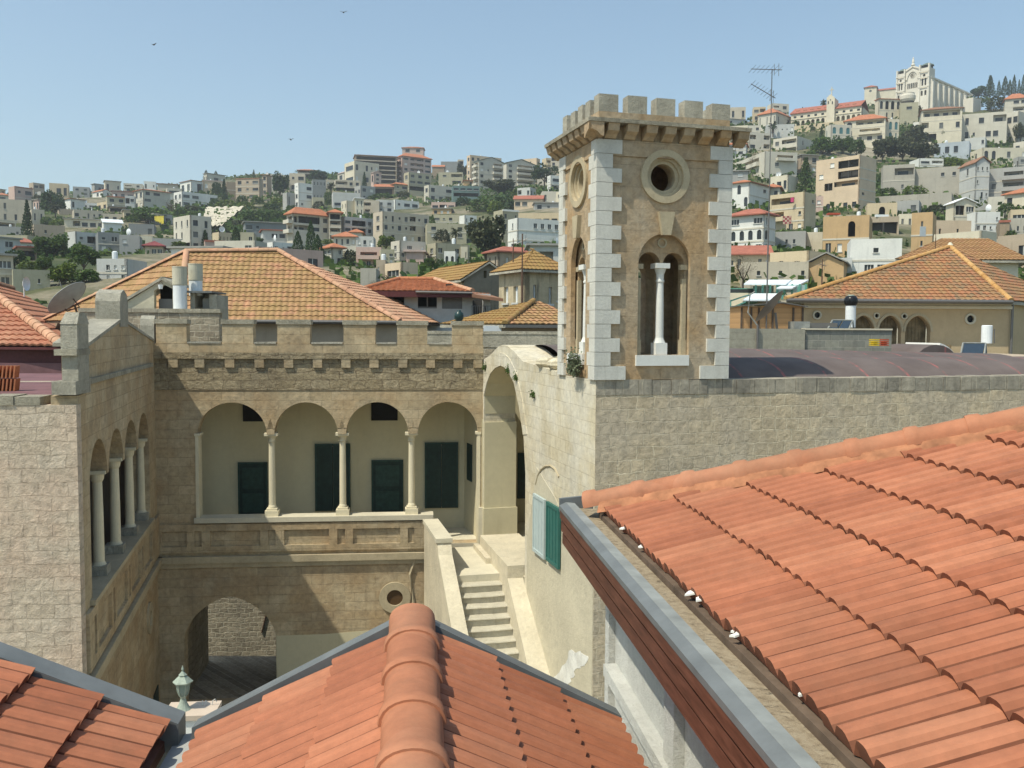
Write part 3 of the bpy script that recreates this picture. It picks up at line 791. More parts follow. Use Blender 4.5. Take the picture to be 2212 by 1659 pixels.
# ------------------------------------------------------------------ left wing
def left_wing():
    R = fthing('left_wing', 'shaded stone wing with a gabled parapet and tall columns at the left of the courtyard', 'building', LS)
    X = lambda p, py: LS.X(p, py=py)
    L = _l.o - LS.o; L = L.length
    ztop = LF.Z(100, 855)
    x0, x1 = X(194, 1150), X(325, 1100)
    n = 4; bw = (x1 - x0) / n
    zsp = LS.Z(259, 1000); zcr = LS.Z(253, 924); zs = LS.Z(197, 1296)
    holes = [archpoly(x0 + bw * (i + 0.5), bw / 2 - 0.09, zs, zsp, zcr - zsp, 16) for i in range(n)]
    op_ = [(x0 + 0.09, zs)]
    for h_ in holes: op_ += h_[1:-1]
    holes = [op_ + [(x1 - 0.09, zs)]]
    top = [(171, 852), (188, 748.5), (258, 695.6), (274, 700), (331, 738)]
    tp = [LS.hit(*q) for q in top]; tp[0] = (0.0, LS.Z(171, 852)); tp[1] = (max(tp[1][0], 0.6), tp[1][1])
    outer = [(0, -0.5), (0, ztop), (tp[1][0] - 0.01, ztop)] + tp[1:] + [(L, tp[-1][1]), (L, -0.5)]
    mb = MB(); mb.plate(outer, holes, 0, 0.45); mb.build('wall', M['facade'], R)
    # sloping copings of the gable
    def cop(p, q, wd=0.62):
        mb = MB(); mb.hexa(((p[0], -0.03, p[1]), (q[0], -0.03, q[1]), (q[0], wd, q[1]), (p[0], wd, p[1])),
                           ((p[0], -0.03, p[1] + 0.07), (q[0], -0.03, q[1] + 0.07), (q[0], wd, q[1] + 0.07), (p[0], wd, p[1] + 0.07)))
        mb.build('coping', M['greystone'], R)
    cop(tp[1], tp[2], 0.6); cop(tp[3], tp[4], 0.6)
    def pinnacle(pa, pb, ptop, zb, depth=0.5):
        xa, xb = X(pa, 700), X(pb, 700); zt = LS.Z(pb, ptop)
        mb = MB(); w = xb - xa
        mb.box(xa, -0.02, zb, xb, depth, zt - 0.28); 
        mb.prism([(xa, zt - 0.28), (xa + w*0.12, zt - 0.1), (xa + w*0.5, zt), (xb - w*0.12, zt - 0.1), (xb, zt - 0.28)], -0.02, depth)
        o = mb.build('pinnacle', M['greystone'], R); return o
    pinnacle(258, 275, 628, LS.Z(262, 706))
    pinnacle(331, 337, 682, LS.Z(331, 740) - 0.3, 0.35)
    # string courses
    def course(p, q, h, d, name='string_course', mat='trim'):
        a = LS.hit(*p); b = LS.hit(*q); z = (a[1] + b[1]) / 2
        mb = MB(); mb.box(max(a[0], 0.05), -d, z - h, b[0], -0.001, z); mb.build(name, M[mat], R)
    course((188, 821), (325, 782), 0.1, 0.07, mat='lichen')
    zst = Zf(1196)
    mb = MB(); mb.box(0.0, -0.13, zst - 0.18, L, -0.001, zst); mb.box(0.0, -0.06, zst - 0.34, L, -0.001, zst - 0.185); mb.build('string_course', M['trim'], R)
    zb0, zb1 = zst + 0.1, zs - 0.12
    pan = []
    for i in range(n):
        a = x0 + bw * i
        pan.append(rectpoly(a + 0.28, zb0 + 0.2, a + bw - 0.28, zb1 - 0.18)); pan.append(rectpoly(a - 0.1, zb0 + 0.2, a + 0.1, zb1 - 0.18))
    mb = MB(); mb.plate([(0.2, zb0), (0.2, zb1), (L - 0.02, zb1), (L - 0.02, zb0)], pan, -0.07, -0.001); mb.build('panelled_balustrade', M['facade'], R)
    mb = MB(); mb.box(x0 - 0.1, -0.10, zs - 0.09, x1 + 0.1, 0.5, zs + 0.01); mb.build('sill', M['trim'], R)
    for i in range(1, n + 1):
        c = x0 + bw * i if i < n else x1 - 0.05
        h0, h1 = zs + 0.012, zsp
        col = MB(); col.lathe([(0.15, h0 + 0.2), (0.115, h0 + 0.27), (0.11, h0 + 1.2), (0.098, h1 - 0.2), (0.13, h1 - 0.14), (0.15, h1)], (c, 0.22, 0), 20)
        cc = col.build('column', M['column'], R)
        mb = MB(); mb.box(c - 0.19, 0.03, h0, c + 0.19, 0.43, h0 + 0.2); mb.build('base', M['greystone'], cc)
        mb = MB(); mb.box(c - 0.17, 0.03, h1 - 0.02, c + 0.17, 0.43, h1 + 0.05); mb.build('capital', M['column'], cc)
    # dark gallery behind
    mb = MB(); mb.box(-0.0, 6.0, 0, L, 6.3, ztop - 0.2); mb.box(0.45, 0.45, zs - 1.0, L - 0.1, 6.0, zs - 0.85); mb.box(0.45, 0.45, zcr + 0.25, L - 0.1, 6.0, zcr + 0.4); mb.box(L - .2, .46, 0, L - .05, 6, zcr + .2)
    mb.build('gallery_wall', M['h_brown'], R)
    # round vent low on the wall
    cx, cz = LS.hit(322, 1335); mb = MB(); mb.ring(cx, cz, 0.2, 0.42, -0.05, 0.02); mb.build('round_window', M['trim'], R)
    q = MB(); a, za = LS.hit(338, 1485); q.box(L - 1.3, -0.03, za - 1.6, L - 0.5, 0.02, za); q.build('shutter', M['greendark'], R)
    # near end wall
    E = fthing('end_wall', 'coarse pale stone end wall of the left wing, at the left edge', 'wall', LF)
    mb = MB(); mb.box(-7.0, -0.118, -0.5, 0.012, 0.10, ztop - 0.16); mb.build('masonry', M['left_front'], E)
    mb = MB()
    xx = -7.0
    while xx < -0.62:
        w = RND.uniform(0.35, 0.6); mb.box(xx, -0.135 + RND.uniform(-0.01, 0.01), ztop - 0.158, min(xx + w, -0.6) - 0.008, 0.45, ztop + RND.uniform(-0.03, 0.02)); xx += w
    mb.build('coping', M['lichen'], E)
    # corner pier with collar and cap
    P = fthing('corner_pier', 'weathered stone pier with a peaked cap on the near corner of the left wing', 'pier', LF)
    Xf = lambda p: LF.X(p, py=800)
    mb = MB(); mb.box(Xf(117), -0.14, LF.Z(140, 852), 0.02, 0.6, LF.Z(140, 823)); mb.build('base', M['greystone'], P)
    mb = MB(); mb.box(Xf(134), 0.0, LF.Z(140, 823) + 0.002, Xf(169), 0.55, LF.Z(140, 768)); mb.box(Xf(133), -0.01, LF.Z(140, 754), Xf(169), 0.55, LF.Z(140, 700)); mb.build('shaft', M['greystone'], P)
    mb = MB(); mb.box(Xf(121), -0.08, LF.Z(140, 768) + 0.002, Xf(170), 0.6, LF.Z(140, 754) - 0.002); mb.build('collar', M['lichen'], P)
    mb = MB(); z0, z1 = LF.Z(140, 700) + 0.002, LF.Z(140, 674)
    xa, xb = Xf(132), Xf(170)
    mb.hexa(((xa, -0.02, z0), (xb, -0.02, z0), (xb, 0.58, z0), (xa, 0.58, z0)), ((xa + 0.06, 0.12, z1), (xb - 0.01, 0.12, z1), (xb - 0.01, 0.42, z1), (xa + 0.06, 0.42, z1)))
    mb.build('cap', M['greystone'], P)
    # flat coated roof behind the end wall
    F = fthing('flat_roof', 'maroon coated flat roof behind the left end wall', 'roof', LF)
    mb = MB(); zr = ztop - 0.12
    mb.box(-9, 0.45, zr - 0.2, -2.6, 10.5, zr); mb.box(-2.6, 0.45, zr - 0.2, -0.9, 6.5, zr)
    mb.build('roof_slab', M['maroon'], F)
    mb = MB(); mb.box(-8.9, 6.2, zr + 0.002, -1.0, 6.32, zr + 0.02); mb.build('seam', M['trimlite'], F)
    # stack of spare tiles
    T = fthing('tile_stack', 'stack of spare orange roof tiles on the maroon roof, at the left edge', 'stack', Frame(*at(8, 845, 19).to_2d(), 0.2))
    T.location.z = zr
    for j in range(2):
        for i in range(9):
            mb = MB(); x_ = -0.42 + i * 0.075; z_ = j * 0.27
            mb.hexa(((x_, 0, z_ + .005), (x_ + 0.03, 0, z_ + .005), (x_ + 0.03, 0.3, z_ + .005), (x_, 0.3, z_ + .005)), ((x_ + 0.03, 0, z_ + 0.26), (x_ + 0.06, 0, z_ + 0.26), (x_ + 0.06, 0.3, z_ + 0.26), (x_ + 0.03, 0.3, z_ + 0.26)))
            mb.build('spare_tile', M['tile_orange'], T)
left_wing()

# ------------------------------------------------------------------ side wall with the great arch
def side_wall():
    R = fthing('side_wall', 'sunlit pale ashlar wall with a tall open arch, right of the courtyard stairs', 'wall', TS)
    top = [(1043, 777), (1058, 768), (1077, 748), (1087, 745), (1096, 747), (1111, 760), (1128, 780), (1160, 790), (1209, 804), (1250, 813), (1287, 821)]
    hole = [(1044, 1160), (1043, 892), (1046, 855), (1051.6, 828), (1060, 806.6), (1070, 795), (1081.5, 789.5), (1090, 793), (1098.6, 802), (1111, 828), (1122, 879), (1130.6, 939), (1135, 1024), (1136, 1160)]
    tp = [TS.hit(*q) for q in top]; hp = [TS.hit(*q) for q in hole]
    tp[0] = (0.0, tp[0][1]); tp[-1] = (XTS, tp[-1][1])
    zb = FLOOR + 0.15
    hp = [(max(a, 0.12), b) for a, b in hp]; hp[0] = (0.12, zb); hp[-1] = (hp[-2][0], zb)
    outer = [(0, -0.5)] + tp + [(XTS, -0.5)]
    mb = MB(); mb.plate(outer, [hp], 0, 0.95); mb.build('wall', M['side_stone'], R)
    mb = MB(); cen = ((hp[0][0] + hp[-1][0]) / 2, (hp[0][1] + max(p[1] for p in hp)) / 2)
    ip = [(p[0] + (0.015 if p[0] < cen[0] else -0.015), p[1] - 0.012) for p in hp[1:-1]]
    for p, q in zip(ip, ip[1:]): mb.face(((p[0], 0.012, p[1]), (q[0], 0.012, q[1]), (q[0], 0.95, q[1]), (p[0], 0.95, p[1])))
    mb.build('arch_soffit', M['gallery'], R)
    mb = MB(); zsp_ = TS.Z(1046, 912); mb.box(0.10, 0.0, zb, 0.19, 0.97, zsp_); mb.box(0.10, -0.03, zb - 0.3, 0.24, 1.0, TS.Z(1046, 1098)); mb.build('pier_facing', M['gallery'], R)
    # archivolt, slightly proud
    mb = MB(); ins = hp[1:-1]
    cx = sum(p[0] for p in ins) / len(ins); cz = ins[0][1]
    def off(p, d):
        v = Vector((p[0] - cx, p[1] - cz * 0.6 - 0.4 * min(q[1] for q in ins))); v.normalize(); return (p[0] + v.x * d, p[1] + v.y * d)
    a = ins[1:11]
    for p, q in zip(a, a[1:]):
        P_, Q_ = off(p, 0.36), off(q, 0.36)
        if P_[0] < 0.02: P_ = (0.02, P_[1])
        if Q_[0] < 0.02: Q_ = (0.02, Q_[1])
        mb.hexa(((p[0], -0.015, p[1]), (q[0], -0.015, q[1]), (q[0], 0.0, q[1]), (p[0], 0.0, p[1])), ((P_[0], -0.015, P_[1]), (Q_[0], -0.015, Q_[1]), (Q_[0], 0.0, Q_[1]), (P_[0], 0.0, P_[1])))
    mb.build('arch_band', M['side_stone'], R)
    # vaulted porch behind the arch
    mb = MB(); zc = max(p[1] for p in hp) + 0.1; xn = hp[-1][0]
    mb.box(-1.5, 0.96, zc, xn + 0.4, 4.5, zc + 0.2); mb.box(xn + 0.05, 0.96, zb - 0.5, xn + 0.35, 4.5, zc); mb.box(-1.5, 3.4, zb - 0.5, xn, 3.6, zc)
    mb.build('porch_vault', M['gallery'], R)
    mb = MB(); mb.box(-1.8, 0.0, zb - 0.25, xn, 3.4, zb - 0.002); mb.build('porch_floor', M['trimlite'], R)
    # smoother render on the lower wall
    x0, x1 = TS.X(1137, py=1300), XTS
    zr = TS.Z(1230, 1240)
    mb = MB()
    pts = [(x0 + 0.05, 0), (x0 + 0.05, TS.Z(1150, 1180)), (TS.X(1160, py=1000), TS.Z(1160, 1010)), (TS.X(1200, py=1060), TS.Z(1200, 1075)), (TS.X(1240, py=1200), TS.Z(1240, 1170)), (TS.X(1270, py=1200), TS.Z(1270, 1230)), (x1 - 0.01, TS.Z(1285, 1255)), (x1 - 0.01, 0)]
    mb.plate(pts, [], -0.012, -0.001); mb.build('render_patch', M['wallplaster'], R)
    # blind pointed arch line over the shutters
    c = TS.X(1184, py=1010); mb = MB(); zs = TS.Z(1184, 1046)
    mb.tube([(TS.X(a, py=b), -0.005, TS.Z(a, b)) for a, b in ((1158, 1046), (1163, 1026), (1170, 1014), (1179, 1007), (1190, 1006), (1200, 1014), (1208, 1030))], 0.028, 6); mb.build('relieving_arch', M['trim'], R)
    # white patch low on the corner
    mb = MB(); rq = random.Random(4); pq = [(1178, 1510), (1192, 1478), (1208, 1450), (1226, 1425), (1232, 1402), (1244, 1410), (1258, 1408), (1273, 1424), (1262, 1440), (1246, 1446), (1236, 1466), (1222, 1484), (1206, 1520)]; pr_ = []
    for i_ in range(len(pq)):
        a_, b_ = pq[i_], pq[(i_ + 1) % len(pq)]
        for s_ in range(4): pr_.append((a_[0] + (b_[0] - a_[0]) * s_ / 4 + rq.uniform(-3, 3), a_[1] + (b_[1] - a_[1]) * s_ / 4 + rq.uniform(-3, 3)))
    mb.plate([TS.hit(*q) for q in pr_], [], -0.018, -0.012)
    mb.build('lime_patch', M['limewash'], R)
    # corner pier of the porch, facing us
    mb = MB()
    P = fthing('porch_pier', 'plain plastered pier with a plinth below the great arch at the stair head', 'pier', FA)
    xa, xb = FA.X(1039, py=1000), FA.X(1096, py=1000)
    mb.box(xa + 0.02, -0.03, Zf(1100) , xb, 0.41, FA.Z(1070, 905)); mb.build('shaft', M['gallery'], P)
    mb = MB(); mb.box(xa - 0.07, -0.11, FLOOR - 0.2, xb, 0.41, Zf(1100) - 0.001); mb.build('plinth', M['trimlite'], P)
    # rough masonry lump on the wall top
    mb = MB(); rr = random.Random(3)
    for k in range(14):
        t = rr.random(); x = TS.X(1150 + 60 * t, py=790); y = rr.uniform(0.1, 0.6); s = rr.uniform(0.12, 0.26)
        z = TS.Z(1150 + 60 * t, 788 + 16 * t) + rr.uniform(0, 0.25) * (1 - abs(t - 0.5))
        mb.lathe([(s*0.6, -s*0.5), (s, -s*0.1), (s*0.9, s*0.3), (s*0.4, s*0.55)], (x, y, z), 7)
    mb.build('rubble_top', M['side_stone'], R)
    # shutters
    G = fthing('window_shutters', 'pair of wooden shutters on the sunlit wall, left leaf bleached pale and right leaf teal', 'shutters', TS)
    for (a, b, yt, yb2, mt, nm) in ((1158, 1183, 1062, 1195, 'palegreen', 'shutter_leaf'), (1187, 1214, 1080, 1216, 'teal', 'shutter_leaf')):
        x0, x1 = TS.X(a, py=1130), TS.X(b, py=1130); z1 = TS.Z((a + b) / 2, (yt + 10)); z0 = TS.Z((a + b) / 2, yb2 + 4)
        mb = MB(); mb.box(x0, -0.07, z0, x1, -0.03, z1)
        for s in range(3):
            xx = x0 + (x1 - x0) * (s + 1) / 4; mb.box(xx - 0.008, -0.08, z0 + 0.1, xx + 0.008, -0.07, z1 - 0.1)
        o = mb.build(nm, M[mt], G)
        o['label'] = 'pale bleached shutter leaf' if mt == 'palegreen' else 'teal green shutter leaf'
        mb = MB()
        mb.box(x0, -0.09, z0, x1, -0.069, z0 + 0.08); mb.box(x0, -0.09, z1 - 0.08, x1, -0.069, z1); mb.box(x0, -0.09, z0 + 0.08, x0 + 0.06, -0.069, z1 - 0.08); mb.box(x1 - 0.06, -0.09, z0 + 0.08, x1, -0.069, z1 - 0.08)
        mb.build('shutter_frame', M['teal'] if mt == 'teal' else M['palegreen'], o)
side_wall()

def stairs():
    p1 = atz(1075, 1238, FLOOR)
    ST = Frame(p1.x, p1.y, rad(13.6))
    R = fthing('stone_staircase', 'worn pale stone staircase climbing beside the sunlit wall to the arcade', 'staircase', ST)
    mb = MB(); mb.box(-1.12, 0.001, FLOOR - 0.5, 0.4, 3.0, FLOOR - 0.01); mb.build('landing', M['trimlite'], R)
    rs, g = 0.192, 0.30
    for k in range(23):
        z = FLOOR - k * rs
        mb = MB(); y1 = -k * g + 0.02
        mb.box(-1.12, y1 - g, z - rs - 0.5, 0.05, y1, z - rs - 0.055)
        y0 = y1 - g
        # rounded worn nosing
        pr = [(y0 - 0.02, z - rs - 0.054), (y0 - 0.045, z - rs - 0.03), (y0 - 0.03, z - rs - 0.006), (y0, z - rs), (y1, z - rs), (y1, z - rs - 0.054)]
        n = len(pr); w = [(-1.12, 0), (-0.6, RND.uniform(-0.012, 0)), (-0.3, RND.uniform(-0.014, 0)), (0.05, 0)]
        rows = [[mb.vt((x, y, zz + dz)) for (y, zz) in pr] for x, dz in w]
        for a, b in zip(rows, rows[1:]):
            for i in range(n): mb.fi((a[i], a[(i+1) % n], b[(i+1) % n], b[i]))
        mb.fi(rows[0]); mb.fi(rows[-1][::-1])
        mb.build('step', M['step'], R)
    # left parapet
    mb = MB()
    prof = [(3.0, 0.78), (0.55, 0.74), (0.35, 0.45), (0.1, 0.30), (-2.0, -1.0), (-6.9, -4.2)]
    prev = None
    for y, dz in prof:
        z = FLOOR + dz
        if prev:
            (py_, pz_) = prev
            mb.hexa(((-1.50, y, -0.5), (-1.13, y, -0.5), (-1.13, py_, -0.5), (-1.50, py_, -0.5)), ((-1.50, y, z), (-1.13, y, z), (-1.13, py_, pz_), (-1.50, py_, pz_)))
        prev = (y, z)
    mb.build('parapet', M['side_rough'], R)
    mb = MB(); mb.box(-1.54, 0.5, FLOOR + 0.745, -1.10, 3.0, FLOOR + 0.86); mb.build('coping', M['trimlite'], R)
    # masonry shelf on the right
    mb = MB(); mb.box(0.051, -0.9, 0, 1.2, 2.55, FLOOR + 0.42); mb.box(-0.10, 1.0, FLOOR - 0.02, 0.05, 2.75, FLOOR + 0.14)
    mb.hexa(((0.051, -6.9, -0.5), (0.5, -6.9, -0.5), (1.0, -0.9, -0.5), (0.051, -0.9, -0.5)), ((0.051, -6.9, FLOOR - 4.2), (0.5, -6.9, FLOOR - 4.2), (1.0, -0.9, FLOOR + 0.1), (0.051, -0.9, FLOOR + 0.1)))
    mb.build('side_masonry', M['side_rough'], R)
M['step'] = plaster('worn limestone step', (0.60, 0.55, 0.43), 0.14, (0.33, 0.28, 0.19), 0.8, bumpd=0.04, scale=4, bstr=0.9, pit=0.5)
M['side_rough'] = plaster('rough limewashed masonry', (0.62, 0.55, 0.41), 0.16, (0.38, 0.32, 0.21), 0.5, bumpd=0.05, scale=1.6, bstr=0.7, pit=0.2)
stairs()

# ------------------------------------------------------------------ bell tower
def tower():
    zb = TF.Z(1290, 821) ; zt = TF.Z(1290, 300, 0)
    W_ = TF.X(1566, py=800); D_ = -(TS.X(1211, py=780) - XTS)
    R = thing('bell_tower', 'square stone bell tower with white quoins, round windows and battlements', 'tower', TF.w(0, 0, zb), TF.a)
    H = zt - zb
    lx = lambda px, py: TF.hit(px, py)[0]
    lz = lambda px, py: TF.hit(px, py)[1] - zb
    c = lx(1435, 640); rx0, rx1 = lx(1378, 640), lx(1490, 640)
    zs0 = lz(1432, 767); zsp = lz(1435, 570); zcr = lz(1435, 505)
    ocx, ocz = lx(1436, 382), lz(1436, 382)
    hw = (rx1 - rx0) / 2; cc = (rx0 + rx1) / 2
    def face(T, Wd, scale, front):
        cx = cc if front else Wd / 2
        h = hw if front else hw * 0.80
        q = MB(); q.T = T
        zf = H - 0.30
        q.plate([(0, 0), (0, zf), (Wd, zf), (Wd, 0)], [archpoly(cx, h, zs0, zsp, zcr - zsp, 22), circpoly(cx if not front else ocx, ocz, 0.40)], 0, 0.10)
        q.build('wall', M['tower_stone'], R)
        q = MB(); q.T = T
        sh = h * 0.42
        hl = [archpoly(cx - h * 0.47, sh, zs0, zsp, sh * 1.0, 12), archpoly(cx + h * 0.47, sh, zs0, zsp, sh * 1.0, 12)]
        q.plate([(0.001, 0), (0.001, zf), (Wd - 0.001, zf), (Wd - 0.001, 0)], hl + [circpoly(cx if not front else ocx, ocz, 0.27)], 0.14 if front else 0.16, 0.42)
        q.build('inner_wall', M['tower_stone'], R)
        q = MB(); q.T = T; ox = cx if not front else ocx
        q.ring(ox, ocz, 0.39, 0.52, -0.05, 0.02, 40); q.ring(ox, ocz, 0.33, 0.40, 0.03, 0.14, 40); q.ring(ox, ocz, 0.262, 0.335, 0.08, 0.2, 40)
        q.build('round_window', M['trim'], R)
        q = MB(); q.T = T
        q.prism([(cx - 0.17, zcr + 0.42), (cx + 0.17, zcr + 0.42), (cx + 0.09, zcr - 0.03), (cx - 0.09, zcr - 0.03)], -0.09, 0.0)
        q.build('keystone', M['trim'], R)
        # twin-light column
        q = MB(); q.T = T; m_ = M['white_stone']
        z0 = zs0 + 0.0; y_ = 0.20
        q.lathe([(0.085, z0 + 0.34), (0.082, z0 + 0.8), (0.07, zsp - 0.36), (0.085, zsp - 0.35), (0.088, zsp - 0.32), (0.072, zsp - 0.30), (0.078, zsp - 0.2), (0.12, zsp - 0.08)], (cx, y_, 0), 18)
        o = q.build('column', m_, R)
        q = MB(); q.T = T; q.box(cx - 0.15, y_ - 0.14, zsp - 0.08, cx + 0.15, y_ + 0.14, zsp + 0.02); q.build('capital', m_, o)
        q = MB(); q.T = T; q.box(cx - 0.125, y_ - 0.12, z0 + 0.002, cx + 0.125, y_ + 0.12, z0 + 0.24)
        q.lathe([(0.125, z0 + 0.24), (0.1, z0 + 0.3), (0.086, z0 + 0.345)], (cx, y_, 0), 12); q.build('base', m_, o)
        for sg in (-1, 1):
            q = MB(); q.T = T; xx = cx + sg * (h - 0.065)
            q.box(xx - 0.06, 0.11, z0, xx + 0.06, 0.24, z0 + 0.3); q.box(xx - 0.045, 0.12, z0 + 0.3, xx + 0.045, 0.2, zsp - 0.28); q.box(xx - 0.09 if sg > 0 else xx - 0.062, 0.105, zsp - 0.1, xx + 0.062 if sg > 0 else xx + 0.09, 0.22, zsp)
            q.build('half_column', M['trim'], R)
        q = MB(); q.T = T; q.ring(cx, zsp + 0.42, 0.07, 0.1, 0.11, 0.14, 20); q.build('rosette', M['trim'], R)
        q = MB(); q.T = T; q.box(cx - h - 0.04, -0.06, zs0 - 0.21, cx + h - 0.02, 0.40, zs0 - 0.001); q.build('sill', M['white_stone'], R)
        q = MB(); q.T = T; q.box(0.001, -0.035, zf + 0.002, Wd - 0.001, 0.4, H); q.build('frieze', M['tower_stone'], R)
    face(None, W_, 1, True)
    face(Matrix(((0, 1, 0, 0), (-1, 0, 0, D_), (0, 0, 1, 0), (0, 0, 0, 1))), D_, 0.8, False)
    # the two far walls, plain with one opening each
    q = MB(); q.T = Matrix(((0, -1, 0, W_), (1, 0, 0, 0), (0, 0, 1, 0), (0, 0, 0, 1)))
    q.plate([(0.1, 0), (0.1, H), (D_ - 0.1, H), (D_ - 0.1, 0)], [archpoly(D_ / 2, 0.45, zs0, zsp, 0.5, 12)], 0.001, 0.3)
    q.T = Matrix(((-1, 0, 0, W_), (0, -1, 0, D_), (0, 0, 1, 0), (0, 0, 0, 1)))
    q.plate([(0.1, 0), (0.1, H), (W_ - 0.1, H), (W_ - 0.1, 0)], [archpoly(W_ * 0.40, 0.18, zs0, zsp - .1, 0.2, 12)], 0.001, 0.3)
    q.build('rear_wall', M['tower_stone'], R)
    q = MB(); q.box(0.4, 0.43, -0.02, W_ - 0.32, D_ - 0.32, 0.05); q.box(0.3, 0.3, H - 0.01, W_ - 0.3, D_ - 0.3, H + 0.02); q.build('floor', M['dark'], R)
    # white quoins
    def quoin(x0, x1, y0, y1, z0, z1):
        q = MB(); q.box(x0, y0, z0, x1, y1, z1); q.build('quoin', M['quoin'], R)
    n = 17; hq = (H + 0.0) / n
    for i in range(n):
        z0 = i * hq + 0.004; z1 = (i + 1) * hq - 0.004
        wide = (i % 2 == 0); pj = 0.055
        wf = 0.47 if wide else 0.28; ws = 0.26 if wide else 0.38
        if i == 0: wf, ws = 0.60, 0.3
        quoin(-pj, wf, -pj, ws, z0, z1)
        wf2 = 0.44 if wide else 0.25
        if i == 0: wf2 = 0.58
        quoin(W_ - wf2, W_ + pj, -pj, 0.3, z0, z1)
        if i < n: quoin(-pj, 0.3, D_ - (0.36 if wide else 0.22), D_ + pj, z0, z1)
    # cornice: curved brackets under a slab
    ov = 0.31; zc = H; zs = H + 0.285
    def bracket(T, x):
        q = MB(); q.T = T; w = 0.115
        pr = [(0, zc), (-0.07, zc + 0.02), (-0.13, zc + 0.08), (-0.24, zc + 0.13), (-0.28, zs - 0.02), (0, zs - 0.02)]
        a = [q.vt((x - w, y, z)) for y, z in pr]; b = [q.vt((x + w, y, z)) for y, z in pr]
        q.fi(a); q.fi(b[::-1])
        for k in range(len(pr)): q.fi((a[k], b[k], b[(k+1) % len(pr)], a[(k+1) % len(pr)]))
        q.build('cornice_bracket', M['tower_stone'], R)
    nb = 9
    for i in range(nb): bracket(None, -0.18 + (W_ + 0.36) * i / (nb - 1))
    TL = Matrix(((0, 1, 0, 0), (-1, 0, 0, D_), (0, 0, 1, 0), (0, 0, 0, 1)))
    for i in range(8): bracket(TL, -0.18 + (D_ + 0.36) * i / 7)
    q = MB(); q.box(0.001, 0.001, H + 0.002, W_ - 0.001, D_ - 0.001, zs - 0.02); q.build('cornice_core', M['tower_stone'], R)
    q = MB(); q.box(-ov, -ov, zs - 0.018, W_ + ov, D_ + ov, zs + 0.055); q.build('cornice_slab', M['lichen'], R)
    # battlements
    bz = zs + 0.057; bh = TF.Z(1302, 201, 0.0) - zb
    hl = bz + (bh - bz) * 0.36; tk = 0.27
    q = MB(); q.box(0, 0, bz, W_, tk, hl); q.box(0, D_ - tk, bz, W_, D_, hl); q.box(0, tk + 0.001, bz, tk, D_ - tk - 0.001, hl); q.box(W_ - tk, tk + 0.001, bz, W_, D_ - tk - 0.001, hl)
    q.build('parapet', M['tower_stone'], R)
    def mer(x0, y0, x1, y1):
        q = MB(); q.box(x0, y0, hl + 0.001, x1, y1, bh - RND.uniform(0, 0.03)); q.build('merlon', M['greystone'], R)
    mw = 0.40; ps = (W_ - mw) / 4
    for i in range(5):
        mer(i * ps, 0, i * ps + mw, tk); mer(i * ps, D_ - tk, i * ps + mw, D_)
    ps = (D_ - mw) / 4
    for i in range(1, 4):
        mer(0, i * ps + 0.05, tk, i * ps + mw - 0.08); mer(W_ - tk, i * ps + 0.05, W_, i * ps + mw - 0.08)
    return R, zb, W_, D_
M['white_stone'] = plaster('white limestone', (0.66, 0.655, 0.61), 0.06, (0.4, 0.38, 0.33), 0.2, bumpd=0.006, scale=3)
TWR, TZ, TW, TD = tower()

# ------------------------------------------------------------------ right hall with vaulted membrane roof
def hall():
    R = fthing('vaulted_hall', 'long grey brown ashlar hall with a dark membrane vaulted roof at right', 'building', TF)
    zt = TZ
    mb = MB(); mb.box(0.003, -0.006, -0.5, 14.0, 0.45, zt - 0.30); mb.build('wall', M['right_stone'], R)
    mb = MB(); xx = 0.0; rr = random.Random(5)
    while xx < 14:
        w = rr.uniform(0.28, 0.5); mb.box(xx + .003, -0.018 + rr.uniform(-0.008, 0.008), zt - 0.298, xx + w - 0.008, 0.47, zt + rr.uniform(-0.018, 0.006)); xx += w
    mb.build('top_course', M['greystone2'], R)
    def barrel(x0, x1, y0, y1, zb_, zc, n=18):
        mb = MB(); rows = []
        for k in range(n + 1):
            a = math.pi * k / n; y = (y0 + y1) / 2 - math.cos(a) * (y1 - y0) / 2; z = zb_ + (zc - zb_) * math.sin(a)
            rows.append([mb.vt((x0 + (x1 - x0) * j / 24, y, z)) for j in range(25)])
        for a, b in zip(rows, rows[1:]):
            for j in range(24): mb.fi((a[j], a[j+1], b[j+1], b[j]))
        return mb
    mb = barrel(TW + 0.06, 15, 0.45, 3.9, zt - 0.45, zt + 0.36); mb.build('vault', M['membrane'], R, smooth=True)
    mb = barrel(0.75, 15, 3.7, 8.2, zt - 0.30, zt + 0.58)
    for v_ in mb.v: v_.z -= 0.018 * max(0, v_.x - 1)
    mb.build('vault', M['membrane'], R, smooth=True)
    for (px_, wd, py_) in ((1782, 0.55, 743), (1984, 0.95, 742)):
        x = TF.X(px_, y=7.6, py=750)
        mb = MB(); n = 12; rows = []; zb_ = zt - 0.08 - 0.018 * x; r = wd
        for k in range(n + 1):
            a = math.pi * k / n
            rows.append([mb.vt((x - r * math.cos(a), y, zb_ + (r * 0.95) * math.sin(a))) for y in (6.8, 8.6)])
        for a, b in zip(rows, rows[1:]): mb.fi((a[0], a[1], b[1], b[0]))
        mb.fi([q[0] for q in rows])
        o = mb.build('cross_vault', M['membrane'], R)
        mb = MB(); mb.arcband(x + 0.03, zb_, r * 0.97, r * 0.93, 0.09, 6.95, 8.5, 14, a0=0.0, a1=1.35); mb.build('white_rim', M['white'], o)
M['greystone2'] = ashlar('grey top course stone', (0.42, 0.37, 0.285), (0.30, 0.27, 0.215), (0.5, 0.44, 0.33), 0.4, 0.6, 0.01, 0.04, stamt=0.8, warp=0.1, grain=0.8)
hall()

